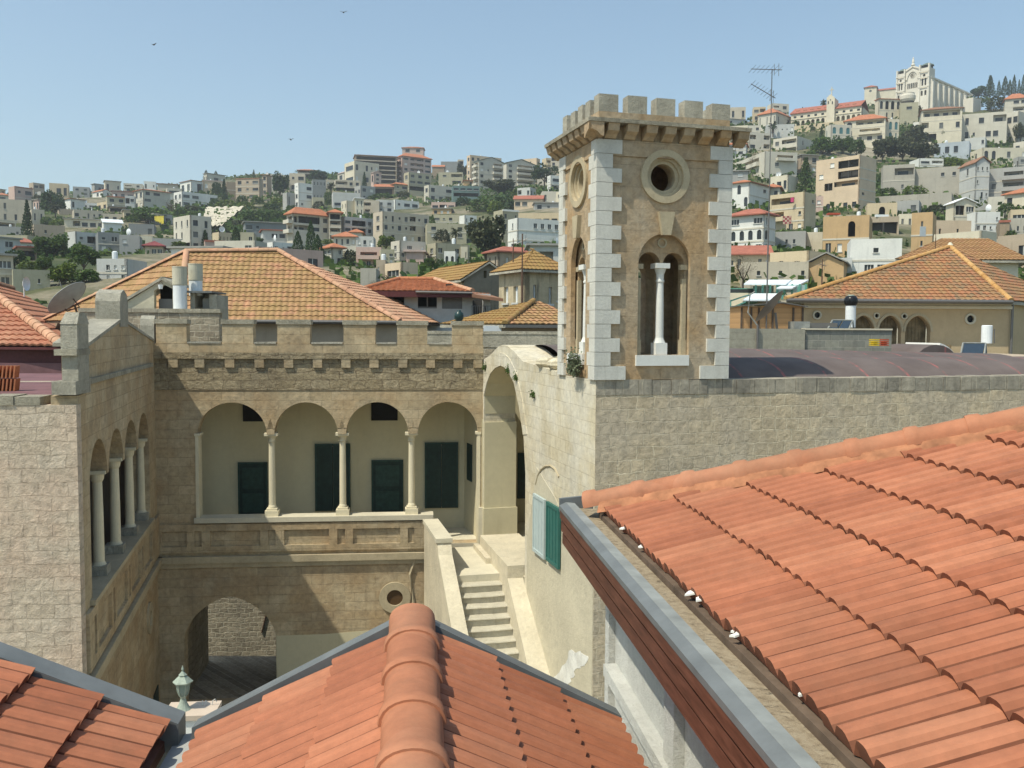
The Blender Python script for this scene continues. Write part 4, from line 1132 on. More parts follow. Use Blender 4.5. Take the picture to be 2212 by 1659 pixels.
# ------------------------------------------------------------------ foreground roofs
E = Vector((-0.111, 1, 0)).normalized(); G = Vector((1, 0.111, 0)).normalized()
def prof_near(u):      # two humps a tile with a sharp side lap
    return min(1.0, (1 - abs(2 * u - 1)) * 1.75) ** 0.9
def ridge_run(R, p, q, r, seg, mat, name='ridge_tile', collar=True, rz=1.0):
    p, q = Vector(p), Vector(q); d = (q - p); L = d.length; d.normalize()
    side = d.cross(Vector((0, 0, 1))).normalized(); up = side.cross(d)
    n = max(1, int(round(L / seg))); st = L / n
    for i in range(n):
        mb = MB()
        a0, a1 = i * st, (i + 1) * st + 0.03
        secs = [(a0, r * 1.0), (a1 - 0.085, r * 0.95), (a1 - 0.07, r * 1.10), (a1 - 0.02, r * 1.13), (a1, r * 1.09)] if collar else [(a0, r), (a1, r * 1.12)]
        rows = []
        for s_, rr in secs:
            c = p + d * s_
            rows.append([mb.vt(c + side * (rr * math.cos(math.pi * k / 12)) + up * (rr * rz * math.sin(math.pi * k / 12) ** 0.85 if 0 < k < 12 else 0)) for k in range(13)])
        for a, b in zip(rows, rows[1:]):
            for k in range(12): mb.fi((a[k], a[k+1], b[k+1], b[k]))
        for rw_ in (rows[-1], rows[0][::-1]): mb.face([mb.v[i_] for i_ in rw_])
        mb.build(name, mat, R, smooth=True)

def right_house():
    K = 0.65
    E0 = Vector((0.9 * K, 8.86 * K, CZ - 1.80 * K))
    R = thing('tiled_house', 'nearest right house with a big terracotta tile roof, brown board fascia and zinc edge', 'house', (E0.x, E0.y, 0))
    o = Vector((E0.x, E0.y, 0))
    def L_(p): return Vector(p) - o
    up = G + Vector((0, 0, 0.29)); 
    h = Vector((1.055, -0.389, 0.29)) * K
    N = E0 - E * 6.5
    s = 5.5
    H_ = E0 + h * s
    rise = 0.29 * K * s
    T = N + G * (rise / 0.29) + Vector((0, 0, rise))
    mb = MB()
    mb.tiles([L_(N), L_(E0), L_(H_), L_(T)], 0.575 * K * 1.06, 0.105, 0.040, 0.016, 8, prof_near, waver=0.006, every=2)
    mb.build('tile_roof', [M['tile_near'], M['groove_shade'], M['tile_b'], M['tile_c']], R)
    # the slope beyond the hip
    far = E0 + G * 5.5
    mb = MB(); mb.tiles([L_(far), L_(E0), L_(H_)], 0.4, 0.092, 0.02, 0.02, 4, prof_near)
    mb.build('tile_roof', M['tile_near'], R)
    mb = MB(); dn = Vector((0, 0, 0.05))
    mb.slab([L_(N - dn), L_(E0 - dn), L_(H_ - dn), L_(T - dn)], 0.06); mb.build('roof_deck', M['wood'], R)
    # hip caps on their mortar bedding
    ridge_run(R, L_(H_ + Vector((0, 0, 0.065))), L_(E0 - h * 0.10 + Vector((0, 0, 0.05))), 0.075, 0.335, M['ridge_near'], 'hip_tile', rz=1.2)
    side = h.cross(Vector((0, 0, 1))).normalized()
    mb = MB(); rows = []
    nn = 70
    for k in range(nn + 1):
        c = E0 + h * (s * k / nn)
        j = 0.012 * math.sin(k * 0.9) + 0.01 * math.sin(k * 2.3)
        rows.append([mb.vt(L_(c + side * w + Vector((0, 0, z)))) for w, z in ((0.125 + j, 0.012), (0.105 + j, 0.045), (0.065, 0.075), (-0.07, 0.075), (-0.13, 0.03))])
    for a, b in zip(rows, rows[1:]):
        for k in range(4): mb.fi((a[k], a[k+1], b[k+1], b[k]))
    mb.build('hip_mortar', M['mould'], R, smooth=True)
    # eave board, sandy trough, zinc capping, fascia
    z0 = E0.z
    def strip(d0, d1, zt0, zt1, nm, mat, dz=0.03, ef=0.28, uw=0.0):
        p = []
        for s_, d, z in ((-6.5, d0, zt0), (ef, d0, zt0), (ef, d1, zt1), (-6.5, d1, zt1)):
            q = E0 + E * s_ - G * d; q.z = z; p.append(L_(q))
        mb = MB(); mb.slab(p, dz); return mb.build(nm, mat, R)
    strip(-0.06, 0.022, z0 - 0.008, z0 - 0.008, 'eave_board', M['eaveboard'], 0.09, ef=0.0)
    strip(-0.05, 0.128, z0 - 0.045, z0 - 0.035, 'gutter_bed', M['sand'], 0.03)
    strip(0.128, 0.188, z0 + 0.0, z0 + 0.006, 'zinc_capping', M['metallite'], 0.06)
    strip(0.189, 0.232, z0 + 0.006, z0 - 0.014, 'edge_flashing', M['metal'], 0.028)
    zf = z0 - 0.012
    for i in range(3):
        q0 = 0.228 - i * 0.009
        zz = zf - 0.02 - i * 0.086
        strip(q0 - 0.025, q0, zz, zz, 'fascia_board', M['wood'], 0.068)
    strip(0.0, 0.19, zf - 0.10, zf - 0.10, 'soffit', M['whiterough'], 0.03, ef=0.0)
    strip(0.185, 0.200, zf - 0.02, zf - 0.02, 'fascia_gap_shade', M['black'], 0.24)  # black strip added to paint shade into the gaps between boards
    # end cheek of the gutter
    mb = MB(); a = L_(E0 + E * 0.28 - G * 0.23); b = L_(E0 + E * 0.28 + G * 0.0)
    mb.hexa((a + Vector((0,0,-0.06-0.0)), b + Vector((0,0,-0.06)), b + E * 0.03 + Vector((0,0,-0.06)), a + E * 0.03 + Vector((0,0,-0.06))), (a + Vector((0,0,0.03)), b + Vector((0,0,0.05)), b + E * 0.03 + Vector((0,0,0.05)), a + E * 0.03 + Vector((0,0,0.03))))
    mb.build('gutter_end', M['metal'], R)
    # white pebble rendered wall below
    WF = Frame(*(E0 - G * 0.03).to_2d(), math.atan2(-E.y, -E.x))    # x toward us, y into the wall
    q = MB(); th = WF
    xc = WF.X(1307, py=1400)
    def wl(x, y, z): return L_(WF.w(x, y, z))
    def wb(x0, x1, y0, y1, za, zb, nm, mat, par=R):
        mb = MB(); mb.hexa([wl(x0, y0, za), wl(x1, y0, za), wl(x1, y1, za), wl(x0, y1, za)], [wl(x0, y0, zb), wl(x1, y0, zb), wl(x1, y1, zb), wl(x0, y1, zb)])
        return mb.build(nm, mat, par)
    ztw = zf - 0.24
    wb(xc, xc + 7, 0.04, 0.3, 0, ztw + 0.1, 'wall', M['whiterough'])
    wb(xc - 0.001, xc + 0.10, -0.0, 0.039, 0, ztw + 0.12, 'corner_pilaster', M['whiterough'])
    zl = WF.Z(1322, 1441)
    wb(xc + 0.14, xc + 7, -0.04, 0.039, zl - 0.07, zl, 'ledge', M['whiterough'])
    xp = WF.X(1440, py=1500)
    wb(xp, xp + 0.16, -0.012, 0.039, zl + 0.001, ztw + 0.11, 'pilaster', M['whiterough'])
    # lower trough roof beside the wall
    zt = WF.Z(1350, 1610) 
    p = [L_(WF.w(x, y, zt)) for x, y in ((xc + 0.05, -0.05), (xc + 0.05, -0.42), (xc + 5, -0.42), (xc + 5, -0.05))]
    mb = MB(); mb.slab(p, 0.05); mb.build('trough', M['metallite'], R)
    wb(xc + 0.5, xc + 5, -0.09, -0.052, zt - 0.02, zt + 0.12, 'trough_upstand', M['metallite'])
    wb(xc + 0.42, xc + 0.52, -0.20, -0.05, zt, zt + 0.10, 'box_outlet', M['metallite'])
    # splashes of white sealant on the eave
    rr = random.Random(8)
    for t in [0.02, 0.3, 0.62, 0.95, 1.05, 1.9, 2.0, 2.35, 2.4, 2.45, 2.5, 2.75, 3.0, 3.05]:
        c = E0 - E * (t * 1.0) + G * rr.uniform(-0.01, 0.05) + Vector((0, 0, 0.03))
        s_ = rr.uniform(0.008, 0.02) * (1.6 if 1.8 < t < 2.6 else 1)
        mb = MB(); m_ = 9; c = c + Vector((0, 0, 0.004)); ring_ = []
        for k in range(m_):
            a_ = 2 * math.pi * k / m_; r_ = s_ * rr.uniform(0.6, 1.5); v_ = G * (r_ * 1.5 * math.cos(a_)) - E * (r_ * math.sin(a_)); ring_.append(L_(c + v_ + Vector((0, 0, 0.29 * r_ * 1.5 * math.cos(a_)))))
        mb.slab(ring_, 0.008); mb.build('sealant_smear', M['white'], R)
    mb = MB(); c = E0 - E * 2.62 - G * 0.06; c.z = z0 - 0.068; cl = L_(c)
    tag(None, None) if False else None
    pts = [(c.x + 0.028 * math.cos(a), c.y + 0.035 * math.sin(a), c.z) for a in [k * math.pi / 8 for k in range(17)]]
    mb.tube(pts, 0.004, 5); tag(mb.build('wire_loop', M['black']), 'small dark wire loop lying in the sandy gutter at right', 'wire')
M['eaveboard'] = flatmat('weathered eave board', (0.12, 0.085, 0.06), 0.9, var=0.3)
right_house()

def centre_roofs():
    A = Vector((-0.451, 4.06, CZ - 1.355)); t = 0.50
    R = thing('gabled_roof', 'near terracotta tiled roof with a round ridge running toward the viewer, bottom centre', 'roof', (A.x, A.y, 0))
    o = Vector((A.x, A.y, 0)); L_ = lambda p: Vector(p) - o
    dl = -G + Vector((0, 0, -t)); dr = G + Vector((0, 0, -0.53))
    Vl = A + dl * 0.925; Vr = A + dr * 0.95
    LN = 3.2
    mb = MB(); mb.tiles([L_(Vl - E * 0.05), L_(Vl - E * LN), L_(A - E * LN), L_(A - E * 0.05)], 0.33, 0.104, 0.034, 0.018, 8, prof_near, waver=0.006, every=2)
    mb.build('tile_slope', [M['tile_near'], M['groove_shade'], M['tile_b'], M['tile_c']], R)
    mb = MB(); mb.tiles([L_(Vr - E * LN), L_(Vr - E * 0.05), L_(A - E * 0.05), L_(A - E * LN)], 0.33, 0.104, 0.034, 0.018, 8, prof_near, waver=0.006, every=2)
    mb.build('tile_slope', [M['tile_near'], M['groove_shade'], M['tile_b'], M['tile_c']], R)
    dn = Vector((0, 0, 0.045))
    mb = MB(); mb.slab([L_(p - dn) for p in (Vl, Vl - E * LN, A - E * LN, A)], 0.05); mb.slab([L_(p - dn) for p in (Vr, A, A - E * LN, Vr - E * LN)], 0.05); mb.build('roof_deck', M['wood'], R)
    up = Vector((0, 0, 0.062))
    ridge_run(R, L_(A + E * 0.03 + up * 0.1), L_(A - E * LN + up * 0.1), 0.106, 0.345, M['ridge_near'], 'ridge_tile', rz=0.8)
    # the seam line along the caps
    # grey metal verge on the far edge
    def verge(P, Q, w, parent, up_=0.055):
        mb = MB(); u_ = Vector((0, 0, up_)); d_ = Vector((0, 0, 0.22))
        mb.hexa([L_(P - E * 0.02 - d_), L_(Q - E * 0.02 - d_), L_(Q + E * w - d_), L_(P + E * w - d_)], [L_(P - E * 0.02 + u_), L_(Q - E * 0.02 + u_), L_(Q + E * w + u_ * 0.8), L_(P + E * w + u_ * 0.8)])
        return mb.build('verge_flashing', M['metal'], parent)
    verge(A + dl * 0.98, A, 0.10, R); verge(A, Vr + dr * 0.03, 0.10, R)
    # gable wall under the verge, far side
    mb = MB(); w = []
    for P in (Vl, A, Vr): w.append(L_(P - E * 0.15 - Vector((0, 0, 0.2))))
    mb.face([w[0], w[1], w[2], Vector((w[2].x, w[2].y, 0)), Vector((w[0].x, w[0].y, 0))]); mb.build('gable_wall', M['whiterough'], R)
    # valley gutter
    V0 = Vl - G * 0.14
    mb = MB(); zz = Vector((0, 0, 0.03))
    mb.hexa([L_(Vl + E * 0.08 - zz * 2), L_(Vl - E * LN - zz * 2), L_(V0 - E * LN - zz * 2.6), L_(V0 + E * 0.08 - zz * 2.6)], [L_(Vl + E * 0.08 - zz), L_(Vl - E * LN - zz), L_(V0 - E * LN - zz * 1.6), L_(V0 + E * 0.08 - zz * 1.6)])
    mb.build('valley_gutter', M['valley'], R)
    # left roof
    S_ = thing('left_tiled_roof', 'near terracotta tiled roof sloping down to the valley gutter, bottom left corner', 'roof', (A.x, A.y, 0))
    B = V0 - G * 0.03 + Vector((0, 0, 0.02)); ul = -G + Vector((0, 0, 0.445)); T = B + ul * 2.6
    mb = MB(); mb.tiles([L_(B - E * LN), L_(B - E * 0.04), L_(T - E * 0.04), L_(T - E * LN)], 0.305, 0.104, 0.036, 0.034, 8, prof_near, waver=0.006, every=2)
    mb.build('tile_slope', [M['tile_near'], M['groove_shade'], M['tile_b'], M['tile_c']], S_)
    mb = MB(); mb.slab([L_(p - dn) for p in (B, T, T - E * LN, B - E * LN)], 0.05); mb.build('roof_deck', M['wood'], S_)
    mb = MB(); u_ = Vector((0, 0, 0.06)); d_ = Vector((0, 0, 0.2)); P, Q = T, B - ul * 0.06
    mb.hexa([L_(P - E * 0.03 - d_), L_(Q - E * 0.03 - d_), L_(Q + E * 0.10 - d_), L_(P + E * 0.10 - d_)], [L_(P - E * 0.03 + u_), L_(Q - E * 0.03 + u_), L_(Q + E * 0.10 + u_), L_(P + E * 0.10 + u_)])
    mb.build('verge_flashing', M['metal'], S_)
M['valley'] = plaster('dirty valley metal', (0.36, 0.36, 0.34), 0.1, (0.24, 0.19, 0.12), 0.8, bumpd=0.003, scale=3)
centre_roofs()

def lantern():
    p = at(396, 1532, 10.5)
    Pl = thing('gate_pillar', 'pale rendered pillar in the courtyard below the lantern', 'pillar', (p.x, p.y, 0), 0.1)
    mb = MB(); mb.box(-0.17, -0.17, 0, 0.37, 0.19, p.z - 0.06); mb.build('shaft', M['white'], Pl)
    mb = MB(); mb.box(-0.20, -0.20, p.z - 0.058, 0.40, 0.22, p.z); mb.build('cap', M['mould2'], Pl)
    mb = MB()
    for k, x in enumerate((0.2, 0.24, 0.31)):
        mb.tube([(x, 0.1, p.z), (x + 0.01, 0.1, p.z + 0.05), (x + 0.04, 0.09, p.z + 0.075), (x + 0.055, 0.1, p.z + 0.04)] if k == 2 else [(x, 0.1, p.z), (x, 0.1, p.z + 0.06)], 0.006, 5)
    mb.build('iron_hook', M['frame'], Pl)
    R = thing('garden_lantern', 'grey green hexagonal lantern standing on a white pillar in the courtyard', 'lantern', p, 0.2)
    g = M['lantern']
    mb = MB(); mb.lathe([(0.09, 0), (0.075, 0.02), (0.045, 0.08), (0.03, 0.13), (0.035, 0.15), (0.045, 0.17)], (0, 0, 0), 12); mb.build('pedestal', g, R)
    mb = MB(); mb.lathe([(0.045, 0.172), (0.062, 0.22), (0.08, 0.325)], (0, 0, 0), 6); mb.build('glass_body', M['lglass'], R)
    mb = MB()
    for k in range(6):
        a = 2 * math.pi * k / 6; c, s = math.cos(a), math.sin(a)
        mb.tube([(0.047 * c, 0.047 * s, 0.17), (0.065 * c, 0.065 * s, 0.22), (0.083 * c, 0.083 * s, 0.33)], 0.006, 5)
    mb.build('glazing_bars', g, R)
    mb = MB(); mb.lathe([(0.112, 0.325), (0.118, 0.34), (0.055, 0.40), (0.045, 0.405), (0.05, 0.42), (0.03, 0.44), (0.012, 0.46), (0.010, 0.475), (0.017, 0.485), (0.004, 0.53)], (0, 0, 0), 6); mb.build('lantern_roof', g, R)
M['mould2'] = flatmat('pinkish pillar cap', (0.52, 0.42, 0.33), 0.8)
M['lantern'] = flatmat('patinated grey green metal', (0.30, 0.34, 0.28), 0.6, 0.1, 0.2, 20)
M['lglass'] = flatmat('frosted lantern glass', (0.22, 0.27, 0.24), 0.15)
lantern()

# ------------------------------------------------------------------ leaves
def leafcloud(n, fn, size, seed, elong=1.0):
    rr = random.Random(seed); mb = MB()
    for i in range(n):
        c, s = fn(rr); c = Vector(c)
        a = Vector((rr.gauss(0, 1), rr.gauss(0, 1), rr.gauss(0, 1))).normalized()
        b = a.orthogonal().normalized(); ang = rr.uniform(0, 6.28)
        u = (Matrix.Rotation(ang, 3, a) @ b) * size * s * rr.uniform(0.6, 1.3); v = a.cross(u).normalized() * size * s * rr.uniform(0.5, 1.0) * elong
        mb.face((c - u - v * 0.3, c - v, c + u * 1.1 - v * 0.2, c + u * 0.4 + v, c - u * 0.6 + v * 0.8))
    return mb
def mesh_of(mb, name, mat):
    me = bpy.data.meshes.new(name); me.from_pydata([tuple(p) for p in mb.v], [], mb.f); me.materials.append(mat); me.update(); return me
def f_round(seed):
    r0 = random.Random(seed); bl = []
    for k in range(16):
        a = r0.uniform(0, 6.28); e = r0.uniform(-0.5, 1.0); rr = r0.uniform(0.25, 0.62)
        bl.append((rr * math.cos(a), rr * math.sin(a), 0.5 + 0.42 * e * (1.05 - rr * 0.5), r0.uniform(0.18, 0.34)))
    def fn(rr):
        x, y, z, r = bl[rr.randrange(len(bl))]
        d = Vector((rr.gauss(0, 1), rr.gauss(0, 1), rr.gauss(0, 1))).normalized() * r * rr.uniform(0.55, 1.1)
        return (x * 0.62 + d.x * 0.66, y * 0.62 + d.y * 0.66, max(0.02, z + d.z * 0.7)), 1.0
    return fn
def f_cyp(taper):
    def fn(rr):
        z = rr.random() ** 0.85; r = (0.5 * (min(1, z / 0.12 + 0.25)) * (1 - z ** taper) ** 0.75 + 0.015) * rr.uniform(0.72, 1.05 + 0.12 * math.sin(z * 40))
        a = rr.uniform(0, 6.28); return (r * math.cos(a), r * math.sin(a), z), 1.0 - 0.4 * z
    return fn
def f_con(rr):
    lvl = rr.randrange(13); z = 0.06 + lvl * 0.072; rmax = 0.5 * (1 - z) ** 0.9 + 0.02; q = rr.random() ** 0.6
    br = rr.randrange(8); a = br * 0.785 + lvl * 0.4 + rr.gauss(0, 0.10)
    return (rmax * q * math.cos(a), rmax * q * math.sin(a), z + 0.03 * q + rr.gauss(0, 0.012)), 1.0
def f_bush(rr):
    a = rr.uniform(0, 6.28); e = rr.random(); r = 0.5 * math.sqrt(1 - e * e * 0.8) * rr.uniform(0.7, 1.08) * (1 + 0.22 * math.sin(3 * a + 1) + 0.12 * math.sin(7 * a))
    return (r * math.cos(a), r * math.sin(a), e * 0.92 * rr.uniform(0.85, 1.1)), 1.0
def palm_mesh(seed, mat):
    rr = random.Random(seed); mb = MB()
    for k in range(46):
        a = rr.uniform(0, 6.28); el = rr.uniform(-0.7, 1.25); L = rr.uniform(0.42, 0.55); p = Vector((0, 0, 0.5)); d = Vector((math.cos(a) * math.cos(el), math.sin(a) * math.cos(el), math.sin(el)))
        side = Vector((-math.sin(a), math.cos(a), 0)); n = 6; prev = p
        for i in range(n):
            d = (d + Vector((0, 0, -0.16))).normalized(); q = prev + d * L / n
            w = 0.075 * (1 - abs(i / n - 0.4)); dr = Vector((0, 0, -0.03))
            mb.face((prev, prev + side * w + dr, q + side * w * 0.9 + dr, q)); mb.face((prev, q, q - side * w * 0.9 + dr, prev - side * w + dr)); prev = q
    return mesh_of(mb, 'palm_fronds', mat)
PROTO = {}
def proto(kind, leaf, var):
    key = (kind, leaf, var)
    if key not in PROTO:
        mt = M['leaf_' + leaf]
        if kind == 'round': mb = leafcloud(2000, f_round(20 + var), 0.045, 3 + var)
        elif kind == 'pine': mb = leafcloud(1500, f_round(50 + var), 0.04, 9 + var)
        elif kind == 'cyp': mb = leafcloud(1500, f_cyp(1.6), 0.045, 5 + var)
        elif kind == 'con': mb = leafcloud(1600, f_con, 0.035, 6 + var)
        elif kind == 'bush': mb = leafcloud(750, f_bush, 0.06, 7 + var)
        elif kind == 'bare': mb = leafcloud(900, f_round(30 + var), 0.018, 4 + var, 0.5)
        if kind == 'palm': PROTO[key] = palm_mesh(var, mt)
        else: PROTO[key] = mesh_of(mb, kind + '_foliage', mt)
    return PROTO[key]
def mesh_obj(name, me, parent, loc=(0, 0, 0), sc=(1, 1, 1), rz=0):
    o = bpy.data.objects.new(name, me); COL.objects.link(o); o.parent = parent; o.location = loc; o.scale = sc; o.rotation_euler.z = rz; return o
NAMES = dict(round='tree', pine='tree', cyp='cypress_tree', con='conifer_tree', bush='bush', bare='tree', palm='palm_tree')
TRUNKS = {}
def tree(kind, leaf, p, w, h, label, group=None, var=None, tw=None):
    if var is None: var = RND.randrange(3)
    cat = {'bush': 'bush', 'palm': 'palm tree', 'cyp': 'tree'}.get(kind, 'tree')
    R = thing(NAMES[kind], label, cat, p, RND.uniform(0, 6), group)
    ct = 0.0 if kind in ('bush',) else {'round': 0.04, 'pine': 0.2, 'cyp': 0.03, 'con': 0.04, 'bare': 0.12, 'palm': 0.0}[kind] * h
    if kind == 'palm':
        cr = w
        mb = MB(); mb.tube([(0, 0, -0.5), (0.02 * h, 0, h * 0.3), (0.0, 0.01 * h, h - cr * 0.45)], 0.028 * h + 0.05, 8, 0.018 * h + 0.05); mb.build('trunk', M['bark'], R)
        mesh_obj('crown', proto(kind, leaf, var), R, (0, 0, h - cr), (cr * 1.1, cr * 1.1, cr)); return R
    mesh_obj('crown', proto(kind, leaf, var), R, (0, 0, ct), (w * 1.0, w * 1.0, (h - ct)))
    if kind != 'bush':
        mb = MB(); tr = 0.03 * w + 0.012 * h; hh = ct + (h - ct) * (0.6 if kind in ('round', 'pine', 'bare') else 0.85)
        mb.tube([(0, 0, -1.0), (0.01 * w, 0, ct), (0, 0.015 * w, hh)], tr, 7, tr * 0.25)
        if kind in ('round', 'pine', 'bare'):
            for k in range(6 if kind == 'bare' else 4):
                a = k * 1.6 + 0.4; mb.tube([(0, 0, ct * 0.8 + 0.05 * h), (0.18 * w * math.cos(a), 0.18 * w * math.sin(a), ct + (h - ct) * 0.35), (0.33 * w * math.cos(a), 0.33 * w * math.sin(a), ct + (h - ct) * 0.65)], tr * 0.5, 5, tr * 0.12)
        mb.build('trunk', M['bark'], R)
    return R

# ------------------------------------------------------------------ house kit
PANES = ['pane', 'pane', 'pane', 'panelite']
def wtrans(kind, Wd, D):
    if kind == 'F': return None
    if kind == 'L': return Matrix(((0, 1, 0, 0), (-1, 0, 0, D), (0, 0, 1, 0), (0, 0, 0, 1)))
    return Matrix(((0, -1, 0, Wd), (1, 0, 0, 0), (0, 0, 1, 0), (0, 0, 0, 1)))
FARD = [50.0]
def facade(R, mbw, T, Wd, H, rows, top, mat, base=-5.0, th=0.25, fr='frame', det=1.0, glass=None, side_ok=True):
    """one wall with its openings; rows is top floor first, one letter per bay"""
    holes = []; todo = []
    rl = rows.split('/') if rows and rows != '-' else []
    usable = H - top
    if rl:
        h = usable / len(rl)
        for j, row in enumerate(rl):
            zb = H - top - (j + 1) * h; n = max(1, len(row)); c = Wd / n
            i = 0
            while i < n:
                ch = row[i]; k = 1
                if ch in 'wq' and RND.random() < 0.16: ch = 's'
                if ch == '.' and side_ok and RND.random() < 0.14: ch = 'q'
                while row[i] in 'LDB' and i + k < n and row[i + k] == ch: k += 1
                cx = c * (i + k / 2); cw = c * k
                d = dict(w=(0.48, .30, .80), W=(0.72, .36, .76), t=(0.24, .26, .80), T=(0.3, .18, .80), a=(0.52, .12, .86), s=(0.40, .34, .76), q=(0.3, .45, .72), d=(0.30, .02, .72), G=(0.62, .1, .9),
                         L=(0.90, .10, .88), D=(0.94, .12, .84), B=(0.66, .10, .80), o=(0.3, .4, .7), p=(0.5, .2, .8)).get(ch)
                if d:
                    ww = cw * d[0]
                    if ch in 'ws': ww = min(ww, h * 0.7)
                    if ch == 't': ww = min(ww, h * 0.28)
                    z0, z1 = zb + h * d[1], zb + h * d[2]
                    x0, x1 = cx - ww / 2, cx + ww / 2
                    x0 = max(0.12, x0); x1 = min(Wd - 0.12, x1)
                    if ch in 'aGt' and ch != 't': hp = archpoly(cx, ww / 2, z0, max(z0 + 0.1, z1 - ww / 2 * (1.0 if ch == 'a' else 1.15)), min(ww / 2 * (1.0 if ch == 'a' else 1.15), (z1 - z0) * 0.8), 8)
                    elif ch == 'o': hp = circpoly(cx, (z0 + z1) / 2, min(ww, z1 - z0) / 2, 14)
                    else: hp = rectpoly(x0, z0, x1, z1)
                    holes.append(hp); todo.append((ch, hp, x0, x1, z0, z1, h))
                i += k
    if len(rl) > 1 and FARD[0] > 60 and RND.random() < 0.55:
        q = MB(); q.T = T; hh = usable / len(rl)
        for j in range(1, len(rl)): z_ = H - top - j * hh; q.box(-0.03, -0.05, z_ - 0.12, Wd + 0.03, -0.002, z_ + 0.10)
        q.build('floor_band', M['h_pale'], R)
    old = mbw.T; mbw.T = T
    mbw.plate([(0, base), (0, H), (Wd, H), (Wd, base)], holes, 0, th); mbw.T = old
    for ch, hp, x0, x1, z0, z1, h in todo:
        q = MB(); q.T = T
        fw = min(0.10, (x1 - x0) * 0.09)
        if ch in 'wWtTqsop':
            q.mi = 0; q.box(x0 - 0.02, th * 0.55, z0 - 0.02, x1 + 0.02, th * 0.75, z1 + 0.02)
            q.mi = 1
            xm = (x0 + x1) / 2
            if FARD[0] > 170: fw = 0.0
            if ch == 'W' and fw:
                for s in (1/3, 2/3): q.box(x0 + (x1 - x0) * s - fw / 2, th * 0.4, z0, x0 + (x1 - x0) * s + fw / 2, th * 0.54, z1)
            elif ch in 'wTp' and fw: q.box(xm - fw / 2, th * 0.4, z0, xm + fw / 2, th * 0.54, z1)
            if ch != 'o':
                q.box(x0 - 0.08, -0.10, z0 - 0.10, x1 + 0.08, th * 0.3, z0 - 0.001)
            pm = M['white'] if ch == 's' else M[glass or PANES[RND.randrange(4)]]
            q.build('window', [pm, M[fr]], R)
        elif ch in 'aG':
            q.mi = 0; q.box(x0 - 0.02, (0.9 if ch == 'G' else th * 0.55), z0 - 0.02, x1 + 0.02, (1.0 if ch == 'G' else th * 0.75), z1 + 0.02)
            if ch == 'G':
                q.mi = 1; q.box(x0 - 0.2, th, z0 - 0.2, x1 + 0.2, 0.9, z0)
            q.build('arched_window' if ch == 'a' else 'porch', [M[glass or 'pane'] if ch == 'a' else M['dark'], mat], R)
        elif ch == 'd':
            q.box(x0, th * 0.5, z0, x1, th * 0.7, z1); q.build('door', M['roof_brown'], R)
        elif ch == 'D':
            q.box(x0 - 0.02, 1.2, z0 - 0.02, x1 + 0.02, 1.3, z1 + 0.02)
            n = max(2, int((x1 - x0) / 3.0))
            for k in range(1, n): q.box(x0 + (x1 - x0) * k / n - 0.12, 0.02, z0, x0 + (x1 - x0) * k / n + 0.12, 0.3, z1)
            q.build('open_storey', M['dark2'], R)
        elif ch in 'LB':
            # recess: floor, ceiling, back with a dark door; parapet in front
            q.mi = 0; dp = 1.4
            q.box(x0 - 0.15, dp, z0 - 0.1, x1 + 0.15, dp + 0.1, z1 + 0.1); q.box(x0 - 0.15, th + 0.001, z0 - 0.15, x1 + 0.15, dp, z0 - 0.001); q.box(x0 - 0.15, th + 0.001, z1 + 0.001, x1 + 0.15, dp, z1 + 0.1)
            q.mi = 1; w3 = (x1 - x0)
            n = max(1, int(w3 / 3.0))
            for k in range(n):
                a = x0 + w3 * (k + 0.2) / n; b = x0 + w3 * (k + 0.75) / n
                q.box(a, dp - 0.05, z0 + 0.01, b, dp - 0.001, z0 + (z1 - z0) * 0.8)
            q.build('loggia', [mat, M['pane']], R)
            q = MB(); q.T = T; ph = h * 0.30
            if ch == 'L': q.box(x0 + 0.01, 0.04, z0 + 0.001, x1 - 0.01, 0.14, z0 + ph)
            else:
                pj = 1.0; e = 0.35
                q.box(x0 - e, -pj, z0 - 0.18, x1 + e, -0.001, z0 - 0.01)
                q.box(x0 - e, -pj, z0 - 0.009, x1 + e, -pj + 0.1, z0 + ph); q.box(x0 - e, -pj + 0.101, z0 - 0.009, x0 - e + 0.1, -0.001, z0 + ph); q.box(x1 + e - 0.1, -pj + 0.101, z0 - 0.009, x1 + e, -0.001, z0 + ph)
            q.build('balcony', mat, R)
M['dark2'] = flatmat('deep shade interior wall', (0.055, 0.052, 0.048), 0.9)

def hiproof(R, x0, y0, x1, y1, z, rise, mat, ov=0.5, th=0.16):
    mb = MB(); X0, X1, Y0, Y1 = x0 - ov, x1 + ov, y0 - ov, y1 + ov
    w, d = X1 - X0, Y1 - Y0
    if w >= d: a, b = (X0 + d * 0.48, (Y0 + Y1) / 2), (X1 - d * 0.48, (Y0 + Y1) / 2)
    else: a, b = ((X0 + X1) / 2, Y0 + w * 0.48), ((X0 + X1) / 2, Y1 - w * 0.48)
    A = (a[0], a[1], z + rise); B = (b[0], b[1], z + rise)
    c = [(X0, Y0, z), (X1, Y0, z), (X1, Y1, z), (X0, Y1, z)]
    if w >= d: fs = [(c[0], c[1], B, A), (c[1], c[2], B), (c[2], c[3], A, B), (c[3], c[0], A)]
    else: fs = [(c[0], c[1], A), (c[1], c[2], B, A), (c[2], c[3], B), (c[3], c[0], A, B)]
    for f in fs: mb.face(f)
    mb.box(X0, Y0, z - th, X1, Y1, z - 0.001)
    return mb.build('roof', mat, R)
